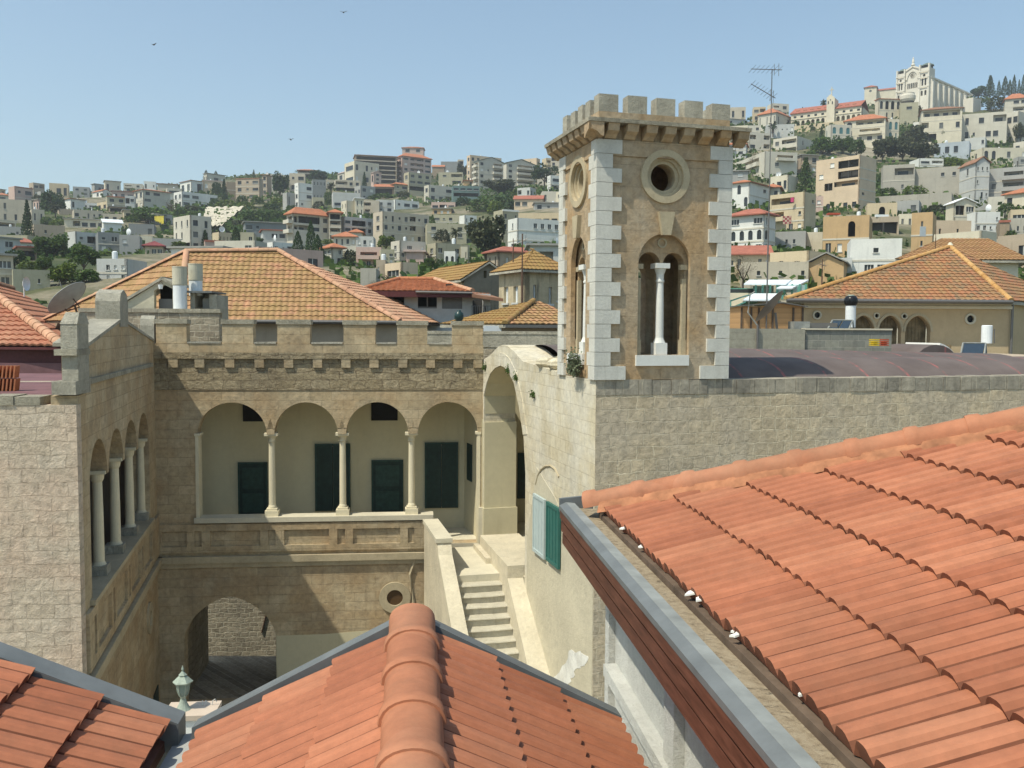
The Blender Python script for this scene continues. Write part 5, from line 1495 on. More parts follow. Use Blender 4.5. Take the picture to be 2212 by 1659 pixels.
def gableroof(R, x0, y0, x1, y1, z, rise, mat, ov=0.35, along='y', wall=None):
    mb = MB(); X0, X1, Y0, Y1 = x0 - ov, x1 + ov, y0 - ov, y1 + ov; t = 0.14
    if along == 'y':
        xm = (X0 + X1) / 2
        for (a, b) in ((X0, xm), (X1, xm)):
            mb.hexa(((a, Y0, z - t), (b, Y0, z + rise - t), (b, Y1, z + rise - t), (a, Y1, z - t)), ((a, Y0, z), (b, Y0, z + rise), (b, Y1, z + rise), (a, Y1, z)))
        g = MB(); 
        for yy in (y0, y1 - 0.2):
            g = MB(); g.prism([(x0, z - t - 0.02), (x1, z - t - 0.02), ((x0 + x1) / 2, z + rise - t - 0.06)], yy + 0.005, yy + 0.19)
            if wall: g.build('gable', wall, R)
    else:
        ym = (Y0 + Y1) / 2
        for (a, b) in ((Y0, ym), (Y1, ym)):
            mb.hexa(((X0, a, z - t), (X1, a, z - t), (X1, b, z + rise - t), (X0, b, z + rise - t)), ((X0, a, z), (X1, a, z), (X1, b, z + rise), (X0, b, z + rise)))
        for xx in (x0, x1 - 0.2):
            g = MB(); g.slab([(xx + 0.005, y0, z - t - 0.02), (xx + 0.19, y0, z - t - 0.02), (xx + 0.19, y1, z - t - 0.02), (xx + 0.005, y1, z - t - 0.02)], 0.01)
            a = [g.vt(p) for p in ((xx + 0.005, y0, z - t), (xx + 0.005, y1, z - t), (xx + 0.005, (y0 + y1) / 2, z + rise - t - 0.05))]; b = [g.vt(p) for p in ((xx + 0.19, y0, z - t), (xx + 0.19, y1, z - t), (xx + 0.19, (y0 + y1) / 2, z + rise - t - 0.05))]
            g.fi(a); g.fi(b[::-1]); [g.fi((a[k], b[k], b[(k+1) % 3], a[(k+1) % 3])) for k in range(3)]
            if wall: g.build('gable', wall, R)
    return mb.build('roof', mat, R)

def house(side, pxl, pxm, pxr, yt, yb, col, rows, srows, roof, label, cat='house', Y=None, turn=None, name='house', rise=0, glass=None, group=None, th=0.25):
    """pixel bounds are used once, to find where on the hill the house stands and how large it is"""
    corner = pxm if side in 'LR' else (pxl + pxr) / 2
    if Y is None: Y = depth_on_ground(corner, yb)
    az = math.atan2(at(corner, yb, Y).x, Y); FARD[0] = Y
    if turn is None: turn = {'L': 27, 'R': -27, 'F': 5 if (pxl * 7) % 2 > 1 else -5}[side]
    ang = -az + rad(turn)
    c = at(corner, yb, Y); top = at(corner, yt, Y)
    H = max(2.2, top.z - c.z)
    u = Vector((math.cos(ang), math.sin(ang), 0)); n = Vector((-u.y, u.x, 0))
    def solve(px, d):
        r = ray(px, yb); tx = r.x / r.y
        den = d.x - tx * d.y
        return (tx * c.y - c.x) / den if abs(den) > 1e-4 else 10
    if side == 'F':
        wl, wr = -solve(pxl, u), solve(pxr, u); Wd = wl + wr; O = c - u * wl; D = max(6.0, min(11.0, Wd * 0.7))
    elif side == 'L':
        Wd = solve(pxr, u); D = max(3.0, min(30.0, solve(pxl, n))); O = c.copy()
    else:
        Wd = -solve(pxl, u); O = c - u * Wd; D = max(3.0, min(30.0, solve(pxr, n)))
    z0 = c.z
    R = thing(name, label, cat, (O.x, O.y, z0), ang, group)
    wm = M['h_' + col] if 'h_' + col in M else M[col]
    par = 0.0
    kind = roof.split(':')[0]
    topm = 0.45 if kind == 'flat' else 0.15
    mbw = MB()
    facade(R, mbw, None, Wd, H, rows, topm, wm, glass=glass, th=th)
    if side == 'L': facade(R, mbw, wtrans('L', Wd, D), D, H, srows, topm, wm, glass=glass, th=th)
    else: mbw.box(0.001, 0.251, -5, 0.25, D - 0.001, H)
    if side == 'R': facade(R, mbw, wtrans('R', Wd, D), D, H, srows, topm, wm, glass=glass, th=th)
    else: mbw.box(Wd - 0.25, 0.251, -5, Wd - 0.001, D - 0.001, H)
    mbw.box(0.26, D - 0.25, -5, Wd - 0.26, D - 0.003, H - 0.004)
    mbw.build('wall', wm, R)
    rm = roof.split(':')[1] if ':' in roof else 'grey'
    rmat = M.get('roof_' + rm) or M.get(rm)
    rs = (at(corner, yt - rise, Y).z - top.z) if rise else 0.18 * min(Wd, D) + 0.4
    if kind == 'flat':
        mb = MB(); mb.box(0.252, 0.252, H - 0.6, Wd - 0.252, D - 0.252, H - 0.42); mb.build('roof', M['roof_grey'], R)
        if rm not in ('grey',):
            mb = MB(); mb.box(-0.15, -0.15, H - 0.35, Wd + 0.15, -0.002, H + 0.02); mb.build('roof_edge', rmat, R)
    elif kind == 'hip': hiproof(R, 0, 0, Wd, D, H, rs, rmat, ov=0.55)
    elif kind == 'gable': gableroof(R, 0, 0, Wd, D, H, rs, rmat, along='y', wall=wm)
    elif kind == 'gablex': gableroof(R, 0, 0, Wd, D, H, rs, rmat, along='x', wall=wm)
    elif kind == 'slab':
        mb = MB(); mb.box(-0.4, -0.4, H + 0.001, Wd + 0.4, D + 0.4, H + 0.22); mb.build('roof', rmat, R)
    elif kind == 'open':    # roof on posts above an open terrace
        hh = rs
        mb = MB()
        for px_ in (0.3, Wd * 0.5, Wd - 0.3):
            for py_ in (0.3, D - 0.3): mb.box(px_ - 0.12, py_ - 0.12, H - 0.4, px_ + 0.12, py_ + 0.12, H + hh * 0.55)
        mb.build('roof_posts', wm, R)
        mb = MB(); mb.box(0.252, 0.252, H - 0.6, Wd - 0.252, D - 0.252, H - 0.42); mb.build('terrace_floor', M['roof_grey'], R)
        hiproof(R, 0, 0, Wd, D, H + hh * 0.55, hh * 0.45, rmat, ov=0.5)
    return R, Wd, D, H, Frame(O.x, O.y, ang, z0)

# ------------------------------------------------------------------ roofs and houses just behind the court
def box_thing(name, label, cat, px0, px1, py0, py1, Y, depth, mat, ang=0.1, zdown=None, part='masonry', base=None):
    a = at(px0, py1, Y); fr = Frame(a.x, a.y, ang)
    x1 = fr.X(px1, py=py1); z1 = fr.Z((px0 + px1) / 2, py0); z0 = fr.Z((px0 + px1) / 2, py1) if zdown is None else zdown
    R = fthing(name, label, cat, fr)
    mb = MB(); mb.box(0, 0, z0, x1, depth, z1); mb.build(part, mat, R)
    return R, fr, x1, z0, z1

def yellow_house():
    eA = at(385, 692, 34); ez = eA.z
    def ez_at(px, py, Y): p = at(px, py, Y); p.z = ez; return p
    A = eA; B = ez_at(862, 692, 35.5); C = ez_at(96, 690, 42)
    r1 = at(403, 544, 39); r2 = at(600, 549, 38.5); r2.z = r1.z
    def onplane(px, py, P, Q, S):
        n_ = (Q - P).cross(S - P); d = ray(px, py); c_ = Vector((0, 0, CZ)); return c_ + d * ((P - c_).dot(n_) / d.dot(n_))
    r1 = onplane(403, 545, A, B, r2); print('ridge', r1, r2)
    Bk = B + Vector((1.5, 9.5, 0)); Ck = Vector((C.x + 2, C.y + 4, ez))
    R = thing('hipped_house', 'house with a broad yellow lichened hipped tile roof behind the battlements', 'house', (A.x, A.y, 0))
    o = Vector((A.x, A.y, 0)); L_ = lambda p: Vector(p) - o
    for i, (poly, m) in enumerate(((([A, B, r2, r1]), 'tile_moss'), (([C, A, r1]), 'tile_moss'), ([B, Bk, r2], 'tile_pink'), ([Bk, Ck, r1, r2], 'tile_pink'))):
        P = [L_(p) for p in poly]
        mb = MB(); mb.tiles(P, 0.315, 0.235, 0.034, 0.03, 5, lambda u: (0.5 - 0.5 * math.cos(2 * math.pi * u)) ** 0.8, waver=0.008, every=1)
        mb.build('tile_roof', M[m], R)
        mb = MB(); mb.slab([p - Vector((0, 0, 0.05)) for p in P], 0.06); mb.build('roof_deck', M['bark'], R)
    for p, q, nm in ((r1, C, 'hip_tile'), (A, r1, 'hip_tile'), (r2, B, 'hip_tile'), (r1, r2, 'ridge_tile')):
        ridge_run(R, L_(p) + Vector((0, 0, 0.03)), L_(q) + Vector((0, 0, 0.03)), 0.12, 0.42, M['tile_pink'], nm, collar=False)
    # walls, gutter
    mb = MB(); ins = Vector((0, 0.45, 0)); zb = -0.5
    a, b = L_(A + ins), L_(B + ins)
    mb.hexa([(a.x, a.y, zb), (b.x, b.y, zb), (b.x, b.y + 0.3, zb), (a.x, a.y + 0.3, zb)], [(a.x, a.y, ez - 0.1), (b.x, b.y, ez - 0.1), (b.x, b.y + 0.3, ez - 0.1), (a.x, a.y + 0.3, ez - 0.1)])
    c = L_(C + Vector((0.4, 0.2, 0)))
    mb.hexa([(a.x, a.y, zb), (a.x + 0.3, a.y, zb), (c.x + 0.3, c.y, zb), (c.x, c.y, zb)], [(a.x, a.y, ez - 0.1), (a.x + 0.3, a.y, ez - 0.1), (c.x + 0.3, c.y, ez - 0.1), (c.x, c.y, ez - 0.1)])
    mb.build('wall', M['h_tan'], R)
    mb = MB(); p, q = L_(A) - Vector((0, 0.06, 0.02)), L_(B) - Vector((0, 0.06, 0.02)); mb.tube([p, q], 0.07, 8); mb.build('gutter', M['steel'], R)
yellow_house()

def rooftop_clutter():
    R, fr, x1, z0, z1 = box_thing('roof_terrace_wall', 'blackened stone terrace wall behind the left end of the battlements', 'wall', 175, 474, 675, 745, 27.1, 0.35, M['rubble'], 0.05, zdown=9.0)
    mb = MB(); mb.box(-0.05, -0.04, z1 + 0.001, x1 + 0.05, 0.55, z1 + 0.12); mb.build('coping', M['lichen'], R)
    # gabled stair head with a dark opening
    o = at(269, 674, 27.9); F = Frame(o.x, o.y, 0.05)
    S = fthing('stair_head', 'plastered gabled stair head with a dark doorway in front of the yellow roof', 'roof hut', F)
    P = [F.hit(*q) for q in ((269, 690), (269, 655), (352, 604), (376, 618), (376, 690))]
    hole = [F.hit(*q) for q in ((333, 689), (333, 628), (353, 614), (373, 624), (373, 689))]
    mb = MB(); mb.plate(P, [hole], 0, 0.2); mb.build('wall', M['wallplaster'], S)
    mb = MB()
    for i, j in ((1, 2), (2, 3)):
        p, q = P[i], P[j]
        mb.hexa(((p[0] - 0.05, -0.08, p[1]), (q[0], -0.08, q[1]), (q[0], 1.6, q[1]), (p[0] - 0.05, 1.6, p[1])), ((p[0] - 0.05, -0.08, p[1] + 0.09), (q[0], -0.08, q[1] + 0.09), (q[0], 1.6, q[1] + 0.09), (p[0] - 0.05, 1.6, p[1] + 0.09)))
    mb.build('coping', M['greystone'], S)
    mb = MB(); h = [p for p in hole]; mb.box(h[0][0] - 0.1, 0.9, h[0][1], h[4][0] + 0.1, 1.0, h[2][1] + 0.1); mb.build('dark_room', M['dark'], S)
    mb = MB(); xx = h[0][0]; mb.box(xx + 0.05, 0.3, h[0][1], h[4][0] - 0.05, 0.35, F.Z(350, 645)); mb.build('grey_panel', M['steel'], S)
    b = F.w(*[F.X(353, py=620), -0.25, F.Z(353, 625)])
    Bk = thing('bucket', 'small white bucket hanging in the gable above the dark doorway', 'bucket', b)
    mb = MB(); mb.lathe([(0.055, 0), (0.075, 0.13), (0.078, 0.135)], (0, 0, 0), 14); mb.build('pail', M['tank'], Bk)
    mb = MB(); mb.tube([(-0.07, 0, 0.13), (-0.04, 0, 0.2), (0, 0, 0.23), (0.04, 0, 0.2), (0.07, 0, 0.13)], 0.008, 5); mb.build('handle', M['rust'], Bk)
    for (a, b_, yt, ym, yb, Y, lab) in ((374, 405, 576, 617, 670, 27.7, 'taller cream and white cylindrical roof tank in front of the yellow roof'), (408, 438, 570, 607, 632, 28.3, 'shorter stained cylindrical roof tank standing behind the taller one')):
        c = at((a + b_) / 2, yb, Y); r = (b_ - a) / 2 / FP * Y
        T = thing('roof_tank', lab, 'tank', c, 0, 'cylindrical tanks on the terrace')
        zt = at(0, yt, Y).z - c.z + (at((a+b_)/2, yb, Y).z - at(0, yb, Y).z); zm = at(0, ym, Y).z - c.z + (at((a+b_)/2, yb, Y).z - at(0, yb, Y).z)
        mb = MB(); mb.lathe([(r * 0.93, -0.1), (r * 0.93, zm)], (0, 0, 0), 24); mb.build('white_cylinder', M['tank'], T, smooth=False)
        mb = MB(); mb.lathe([(r * 0.96, zm + 0.002), (r, zm + 0.03), (r, zt - 0.03), (r * 1.03, zt - 0.03), (r * 1.03, zt), (r * 0.9, zt), (r * 0.88, zt - 0.3)], (0, 0, 0), 24, cap=False); mb.build('cement_cowl', M['tankcream'], T)
    # small hut with a lean-to sheet
    o = at(411, 674, 27.9); F = Frame(o.x, o.y, 0.02)
    Hh = fthing('roof_hut', 'small crumbling roof hut with a black opening below the stained tank', 'roof hut', F)
    X = lambda p: F.X(p, py=650); Z = lambda y: F.Z(440, y)
    mb = MB(); mb.box(X(411), 0, Z(690), X(421), 1.2, Z(632)); mb.box(X(452), 0, Z(690), X(468), 1.2, Z(636)); mb.box(X(421) + 0.001, 0.9, Z(690), X(452) - 0.001, 1.2, Z(634)); mb.build('wall', M['greystone'], Hh)
    mb = MB(); mb.box(X(408), -0.2, Z(633), X(462), 1.3, Z(629)); mb.build('roof_sheet', M['metal'], Hh)
    mb = MB(); mb.box(X(431), 0.3, Z(675), X(450), 0.35, Z(644)); mb.build('leaning_board', M['roof_grey'], Hh)
    # satellite dish, seen from behind
    c = at(152, 650, 22.0)
    D = thing('satellite_dish', 'large grey satellite dish seen from behind on the left wing roof', 'dish', (c.x, c.y, c.z - 0.45))
    def dish(R, r, nrm, ctr, mat, depth=0.22):
        nrm = Vector(nrm).normalized(); a = nrm.orthogonal().normalized(); b = nrm.cross(a); mb = MB(); rows = []
        for k in range(7):
            q = k / 6; rows.append([mb.vt(Vector(ctr) + (a * math.cos(2 * math.pi * j / 28) + b * math.sin(2 * math.pi * j / 28)) * r * q + nrm * depth * r * q * q) for j in range(28)])
        for p, q in zip(rows, rows[1:]):
            for j in range(28): mb.fi((p[j], p[(j+1) % 28], q[(j+1) % 28], q[j]))
        mb.tube([Vector(ctr) + (a * math.cos(2 * math.pi * j / 28) + b * math.sin(2 * math.pi * j / 28)) * r + nrm * depth * r for j in range(29)], 0.012 * r + 0.005, 5)
        return mb.build('reflector', mat, R, smooth=True)
    dish(D, 0.52, (-0.70, 0.08, 0.70), (0, 0, 0.45), M['dish'])
    mb = MB(); mb.tube([(0.12, -0.05, 0.36), (0.22, -0.1, 0.1), (0.22, -0.1, -0.35)], 0.025, 6); mb.tube([(0.05, 0.05, 0.5), (0.26, -0.08, 0.3), (0.0, -0.18, 0.2), (-0.08, -0.1, 0.25)], 0.018, 5); mb.build('mount', M['rust'], D)
    mb = MB(); mb.tube([(-0.05, 0.0, 0.45), (-0.30, 0.1, 0.9), (-0.42, 0.2, 0.82)], 0.012, 5); mb.build('feed_arm', M['steel'], D)
    # small pots and jar on the battlements
    xj = FA.X(992, py=690)
    j = fthing('dark_jar', 'round dark green jar standing on the battlement right of centre', 'jar', FA); j.location = FA.w(xj, 0.18, ZTOPF); 
    mb = MB(); mb.lathe([(0.07, 0), (0.13, 0.07), (0.145, 0.16), (0.12, 0.25), (0.06, 0.29), (0.065, 0.315), (0.04, 0.33)], (0, 0, 0), 18); mb.build('body', M['jar'], j, smooth=True)
    mb = MB(); mb.tube([(0.0, 0, 0.32), (0.0, 0, 0.38)], 0.012, 5); mb.build('knob', M['steel'], j)
M['jar'] = flatmat('dark glazed jar', (0.02, 0.045, 0.045), 0.3, var=0.2)
M['tankcream'] = plaster('stained cream cement', (0.52, 0.49, 0.38), 0.12, (0.12, 0.11, 0.09), 0.6, scale=2)
ZTOPF = FA.Z(690, 692)
rooftop_clutter()

def coral_house():
    C = at(133, 748, 33.8); ez = C.z
    def z(p): p = p.copy(); p.z = ez; return p
    Lf = z(at(-260, 748, 34.4)); Rr = z(at(209, 724, 56)); A = at(-62, 600, 43.8); Bq = at(28, 625, 57.5); Bq.z = A.z
    R = thing('coral_roof_house', 'house with a coral tiled hip roof and dark red wall at the far left', 'house', (C.x, C.y, 0)); o = Vector((C.x, C.y, 0)); L_ = lambda p: Vector(p) - o
    for poly in ([Lf, C, A], [C, Rr, Bq, A]):
        mb = MB(); mb.tiles([L_(p) for p in poly], 0.57, 0.30, 0.055, 0.06, 5, lambda u: (0.5 - 0.5 * math.cos(2 * math.pi * u)) ** 0.8, waver=0.01, every=1); mb.build('tile_roof', M['tile_coral'], R)
        mb = MB(); mb.slab([L_(p) - Vector((0, 0, 0.06)) for p in poly], 0.08); mb.build('roof_deck', M['maroondark'], R)
    ridge_run(R, L_(A) + Vector((0, 0, 0.05)), L_(C) + Vector((0, 0, 0.05)), 0.2, 0.6, M['tile_pink'], 'hip_tile', collar=False)
    ridge_run(R, L_(Bq) + Vector((0, 0, 0.05)), L_(A) + Vector((0, 0, 0.05)), 0.16, 0.5, M['tile_pink'], 'ridge_tile', collar=False)
    mb = MB(); mb.box(-13, 0.5, 0, -0.25, 0.8, ez - 0.1); mb.build('wall', M['maroondark'], R)
    mb = MB(); mb.box(-13, 0.35, ez - 1.3, -0.2, 0.499, ez - 0.65); mb.build('wall_band', M['maroon'], R)
    D2 = thing('small_dish', 'small pale satellite dish behind the coral roof at left', 'dish', at(52, 628, 46)); mb = MB(); mb.lathe([(0.02, 0), (0.25, 0.06), (0.36, 0.14)], (0, 0, 0.35), 16, 'x', cap=False); mb.tube([(0, 0, -0.3), (0, 0, 0.35)], 0.03, 5); mb.build('reflector', M['tank'], D2)
coral_house()

def veranda_house():
    Y = 42.0
    zc = lambda x, y: (778.6 + .2 * x, 495.5 + .2 * y)
    o = at(*zc(220, 1110), Y); F = Frame(o.x, o.y, rad(5))
    R = fthing('veranda_house', 'pale grey house with an orange hip roof and dark open windows behind the battlements', 'house', F)
    X = lambda x, y=900: F.X(zc(x, y)[0], py=zc(x, y)[1]); Z = lambda y, x=700: F.Z(*zc(x, y))
    hs = [rectpoly(X(225), Z(850), X(472), Z(700)), rectpoly(X(620), Z(853), X(825), Z(705)), rectpoly(X(882), Z(855), X(1100), Z(720)), archpoly(X(1270), X(1330) - X(1270), Z(1000), Z(770), Z(745) - Z(770), 8)]
    mb = MB(); mb.plate([(X(222), 0), (X(222), Z(690)), (X(1405), Z(690)), (X(1405), 0)], hs, 0, 0.25); mb.box(X(222) + .001, 0.251, 0, X(222) + 0.25, 6, Z(690)); mb.box(X(1405) - 0.25, 0.251, 0, X(1405) - 0.001, 6, Z(690)); mb.box(X(222) + .26, 0.252, Z(990), X(1405) - .26, 6, Z(980)); mb.build('wall', M['h_lgrey'], R)
    mb = MB(); mb.box(X(225), 2.5, Z(1000), X(1400), 2.6, Z(690)); mb.build('interior', M['dark2'], R)
    for a, b in ((225, 472), (620, 825), (882, 1100)):
        mb = MB(); mb.box(X(a), 0.10, Z(853), X(b), 0.13, Z(853) + (0.9 if a == 882 else 0.08)); xm = X((a + b) / 2)
        mb.box(xm - 0.03, 0.1, Z(850), xm + 0.03, 0.15, Z(705)); mb.box(X(a), 0.1, Z(710), X(b), 0.15, Z(705)); mb.build('window_frame', M['steel'], R)
    mb = MB(); mb.box(X(1345), -0.5, Z(990), X(1348), 0, Z(825)); 
    for k in range(9): x = X(1190 + k * 22); mb.box(x, -0.5, Z(990), x + 0.02, -0.47, Z(825))
    mb.box(X(1190), -0.5, Z(828), X(1400), -0.46, Z(822)); mb.build('grille', M['steel'], R)
    # hip roof with a damaged corner
    ov = 0.7
    e0, e1 = X(5), X(1200); zE = Z(672); zR = Z(507); yb = 6.5
    r0, r1 = X(392), X(800)
    f = [(e0, -ov, zE), (e1, -ov, zE), (r1, 2.9, zR), (r0, 2.9, zR)]
    tp = lambda u: (0.5 - 0.5 * math.cos(2 * math.pi * u)) ** 0.8
    for poly in (f, [(e0, yb, zE), (e0, -ov, zE), (r0, 2.9, zR)], [(e1, -ov, zE), (e1, yb, zE), (r1, 2.9, zR)]):
        mb = MB(); mb.tiles(poly, 0.33, 0.24, 0.035, 0.03, 4, tp, waver=0.008, every=1); mb.build('tile_roof', M['tile_orange'], R)
        mb = MB(); mb.slab([Vector(p) - Vector((0, 0, 0.05)) for p in poly], 0.08); mb.build('roof_deck', M['maroondark'], R)
    ridge_run(R, (r0, 2.9, zR + .03), (r1, 2.9, zR + .03), 0.11, 0.45, M['tile_orange'], collar=False); ridge_run(R, (r1, 2.9, zR + .03), (e1, -ov, zE + .03), 0.11, 0.45, M['tile_pink'], 'hip_tile', collar=False); ridge_run(R, (r0, 2.9, zR + .03), (e0, -ov, zE + .03), 0.11, 0.45, M['tile_orange'], 'hip_tile', collar=False)
    mb = MB(); mb.box(e0 + 0.1, -ov - 0.03, zE - 0.28, e1, -ov + 0.05, zE - 0.02); mb.build('fascia_board', M['maroondark'], R)
    mb = MB(); mb.tube([(X(600), -ov - 0.08, zE - 0.05), (e1, -ov - 0.08, zE - 0.08)], 0.06, 7); mb.build('gutter', M['steel'], R)
    # hole with slipped tiles
    mb = MB(); rr = random.Random(2)
    for k in range(9):
        x, z = X(930 + rr.uniform(-25, 60)), Z(595 + rr.uniform(-28, 28)); y = -ov + 3.6 * (z - zE) / (zR - zE) - 0.06
        mb.box(x, y - 0.08, z, x + rr.uniform(0.15, 0.4), y, z + rr.uniform(0.04, 0.1))
    mb.build('slipped_tiles', M['tile_orange'], R)
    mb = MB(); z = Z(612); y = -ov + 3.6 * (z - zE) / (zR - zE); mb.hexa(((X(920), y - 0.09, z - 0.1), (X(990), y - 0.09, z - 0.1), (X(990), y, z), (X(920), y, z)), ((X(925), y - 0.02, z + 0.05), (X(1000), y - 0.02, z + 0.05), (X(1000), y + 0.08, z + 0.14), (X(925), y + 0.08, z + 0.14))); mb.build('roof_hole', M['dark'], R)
    # lower side roof at right
    mb = MB(); p = [(X(1195), -1.0, Z(705)), (X(1525), -1.0, Z(748)), (X(1380), 1.6, Z(672)), (X(1205), 1.6, Z(650))]; mb.slab(p, 0.14); mb.build('side_roof', M['roof_brown'], R)
    mb = MB(); 
    for k in range(5): mb.box(X(1215 + k * 40), 0.4 + 0.1 * k, Z(688 - k), X(1240 + k * 40), 0.8, Z(675 - k))
    mb.build('loose_tiles', M['tile_orange'], R)
    mb = MB()
    for x in (100, 155): mb.box(X(x), -0.3, 0, X(x) + 0.12, -0.18, Z(690))
    mb.tube([(X(104), -0.24, Z(760)), (X(150), -0.24, Z(705))], 0.05, 5); mb.tube([(X(160), -0.24, Z(760)), (X(205), -0.24, Z(705))], 0.05, 5); mb.build('timber_post', M['wood'], R)
veranda_house()

def mossy_gable():
    Y = 52.0; zc = lambda x, y: (778.6 + .2 * x, 495.5 + .2 * y)
    o = at(*zc(1120, 900), Y); F = Frame(o.x, o.y, rad(-28))      # gable end faces us to the right
    Gf = Frame(o.x, o.y, rad(28))
    R = fthing('mossy_gable_house', 'gabled stone house with a brown mossy tile roof and grey stained end wall, centre distance', 'house', Gf)
    X = lambda x, y: Gf.X(zc(x, y)[0], py=zc(x, y)[1]); Z = lambda x, y: Gf.Z(*zc(x, y))
    ap = (X(1375, 362), Z(1375, 362)); l = (0, Z(1120, 528)); r = (X(1500, 480), Z(1120, 528) + 0.0)
    r = (2 * ap[0], l[1])
    mb = MB(); mb.plate([(0, 0), l, ap, r, (r[0], 0)], [rectpoly(X(1330, 480), Z(1330, 525), X(1365, 480), Z(1330, 445))], 0, 0.3)
    mb.build('wall', M['stained'], R)
    # long roof slope running away to the left
    Lh = 9.0; ridge_l = (ap[0], Lh, ap[1]);
    mb = MB(); mb.box(0.001, 0.301, 0, 0.3, Lh, l[1]); mb.build('side_wall', M['h_sand'], R)
    for poly in ([(-0.35, Lh, l[1] - 0.1), (-0.35, -0.25, l[1] - 0.1), (ap[0], -0.25, ap[1] + 0.1), (ap[0], Lh - 2.0, ap[1] + 0.1)], [(r[0] + 0.35, -0.25, l[1] - 0.1), (r[0] + 0.35, Lh, l[1] - 0.1), (ap[0], Lh - 2.0, ap[1] + 0.1), (ap[0], -0.25, ap[1] + 0.1)]):
        mb = MB(); mb.tiles(poly, 0.35, 0.24, 0.03, 0.03, 4); mb.build('tile_roof', M['tile_brown'], R)
        mb = MB(); mb.slab([Vector(p) - Vector((0, 0, 0.04)) for p in poly], 0.1); mb.build('roof_deck', M['greystone'], R)
    q = MB(); q.box(-0.3, -0.35, l[1] - 0.25, r[0] + 0.3, -0.3, l[1] - 0.22)
M['stained'] = plaster('grey render streaked black', (0.26, 0.225, 0.165), 0.2, (0.05, 0.05, 0.045), 0.9, scale=0.8, streak=1.2)
mossy_gable()

def zc1(x, y): return (778.6 + .2 * x, 495.5 + .2 * y)
def old_stone():
    a, b, c = zc1(1495, 0)[0], zc1(1770, 0)[0], zc1(2190, 0)[0]
    R, Wd, D, H, F = house('L', a, b, c, zc1(0, 540)[1], zc1(0, 900)[1], 'cream', '-', '-', 'none:x', 'old streaked cream house with a brown hip roof and tall white windows beside the tower', Y=47)
    for ch in list(R.children): bpy.data.objects.remove(ch)
    mb = MB(); 
    mb.plate([(0, -3), (0, H), (Wd, H), (Wd, -3)], [rectpoly(Wd * 0.22, H * 0.22, Wd * 0.30, H * 0.66), rectpoly(Wd * 0.62, H * 0.22, Wd * 0.70, H * 0.62), rectpoly(Wd * 0.85, H * 0.3, Wd * 0.92, H * 0.6)], 0, 0.3); 
    mb.T = wtrans('L', Wd, D); hl = [rectpoly(D * 0.2, H * 0.25, D * 0.38, H * 0.64), rectpoly(D * 0.58, H * 0.25, D * 0.76, H * 0.64)]
    mb.plate([(0, -3), (0, H), (D, H), (D, -3)], hl, 0, 0.3); mb.T = None
    mb.box(Wd - .3, .301, -3, Wd - .001, D - .01, H); mb.build('wall', M['oldwall'], R)
    for (T, x0, z0, x1, z1) in ((None, Wd * 0.22, H * 0.22, Wd * 0.30, H * 0.66), (None, Wd * 0.62, H * 0.22, Wd * 0.70, H * 0.62), (None, Wd * 0.85, H * 0.3, Wd * 0.92, H * 0.6), (wtrans('L', Wd, D), D * 0.2, H * 0.25, D * 0.38, H * 0.64), (wtrans('L', Wd, D), D * 0.58, H * 0.25, D * 0.76, H * 0.64)):
        q = MB(); q.T = T; q.mi = 0; q.box(x0, 0.15, z0, x1, 0.2, z1); q.mi = 1; q.box(x0 + (x1 - x0) * .45, 0.1, z0, x0 + (x1 - x0) * .55, 0.14, z1); q.box(x0 - .1, -0.08, z0 - .1, x1 + .1, .1, z0 - .001); q.build('window', [M['whitemetal'], M['frame']], R)
    ez = H + 0.02; rz = ez + 1.25; ov = 0.4
    p = [(-ov, D + ov, ez), (-ov, -ov, ez), (Wd + ov, -ov, ez), (Wd + ov, D + ov, ez)]; r0, r1 = (D * .45, D / 2, rz), (Wd - D * .4, D / 2, rz)
    for poly in ([p[1], p[2], r1, r0], [p[0], p[1], r0], [p[2], p[3], r1]):
        mb = MB(); mb.tiles(poly, 0.35, 0.24, 0.03, 0.03, 4); mb.build('tile_roof', M['tile_brown'], R)
        mb = MB(); mb.slab([Vector(v) - Vector((0, 0, 0.04)) for v in poly], 0.1); mb.build('roof_deck', M['greystone'], R)
M['oldwall'] = plaster('old cream render with black streaks', (0.46, 0.38, 0.25), 0.25, (0.07, 0.065, 0.055), 0.9, scale=0.8, streak=1.2)
old_stone()

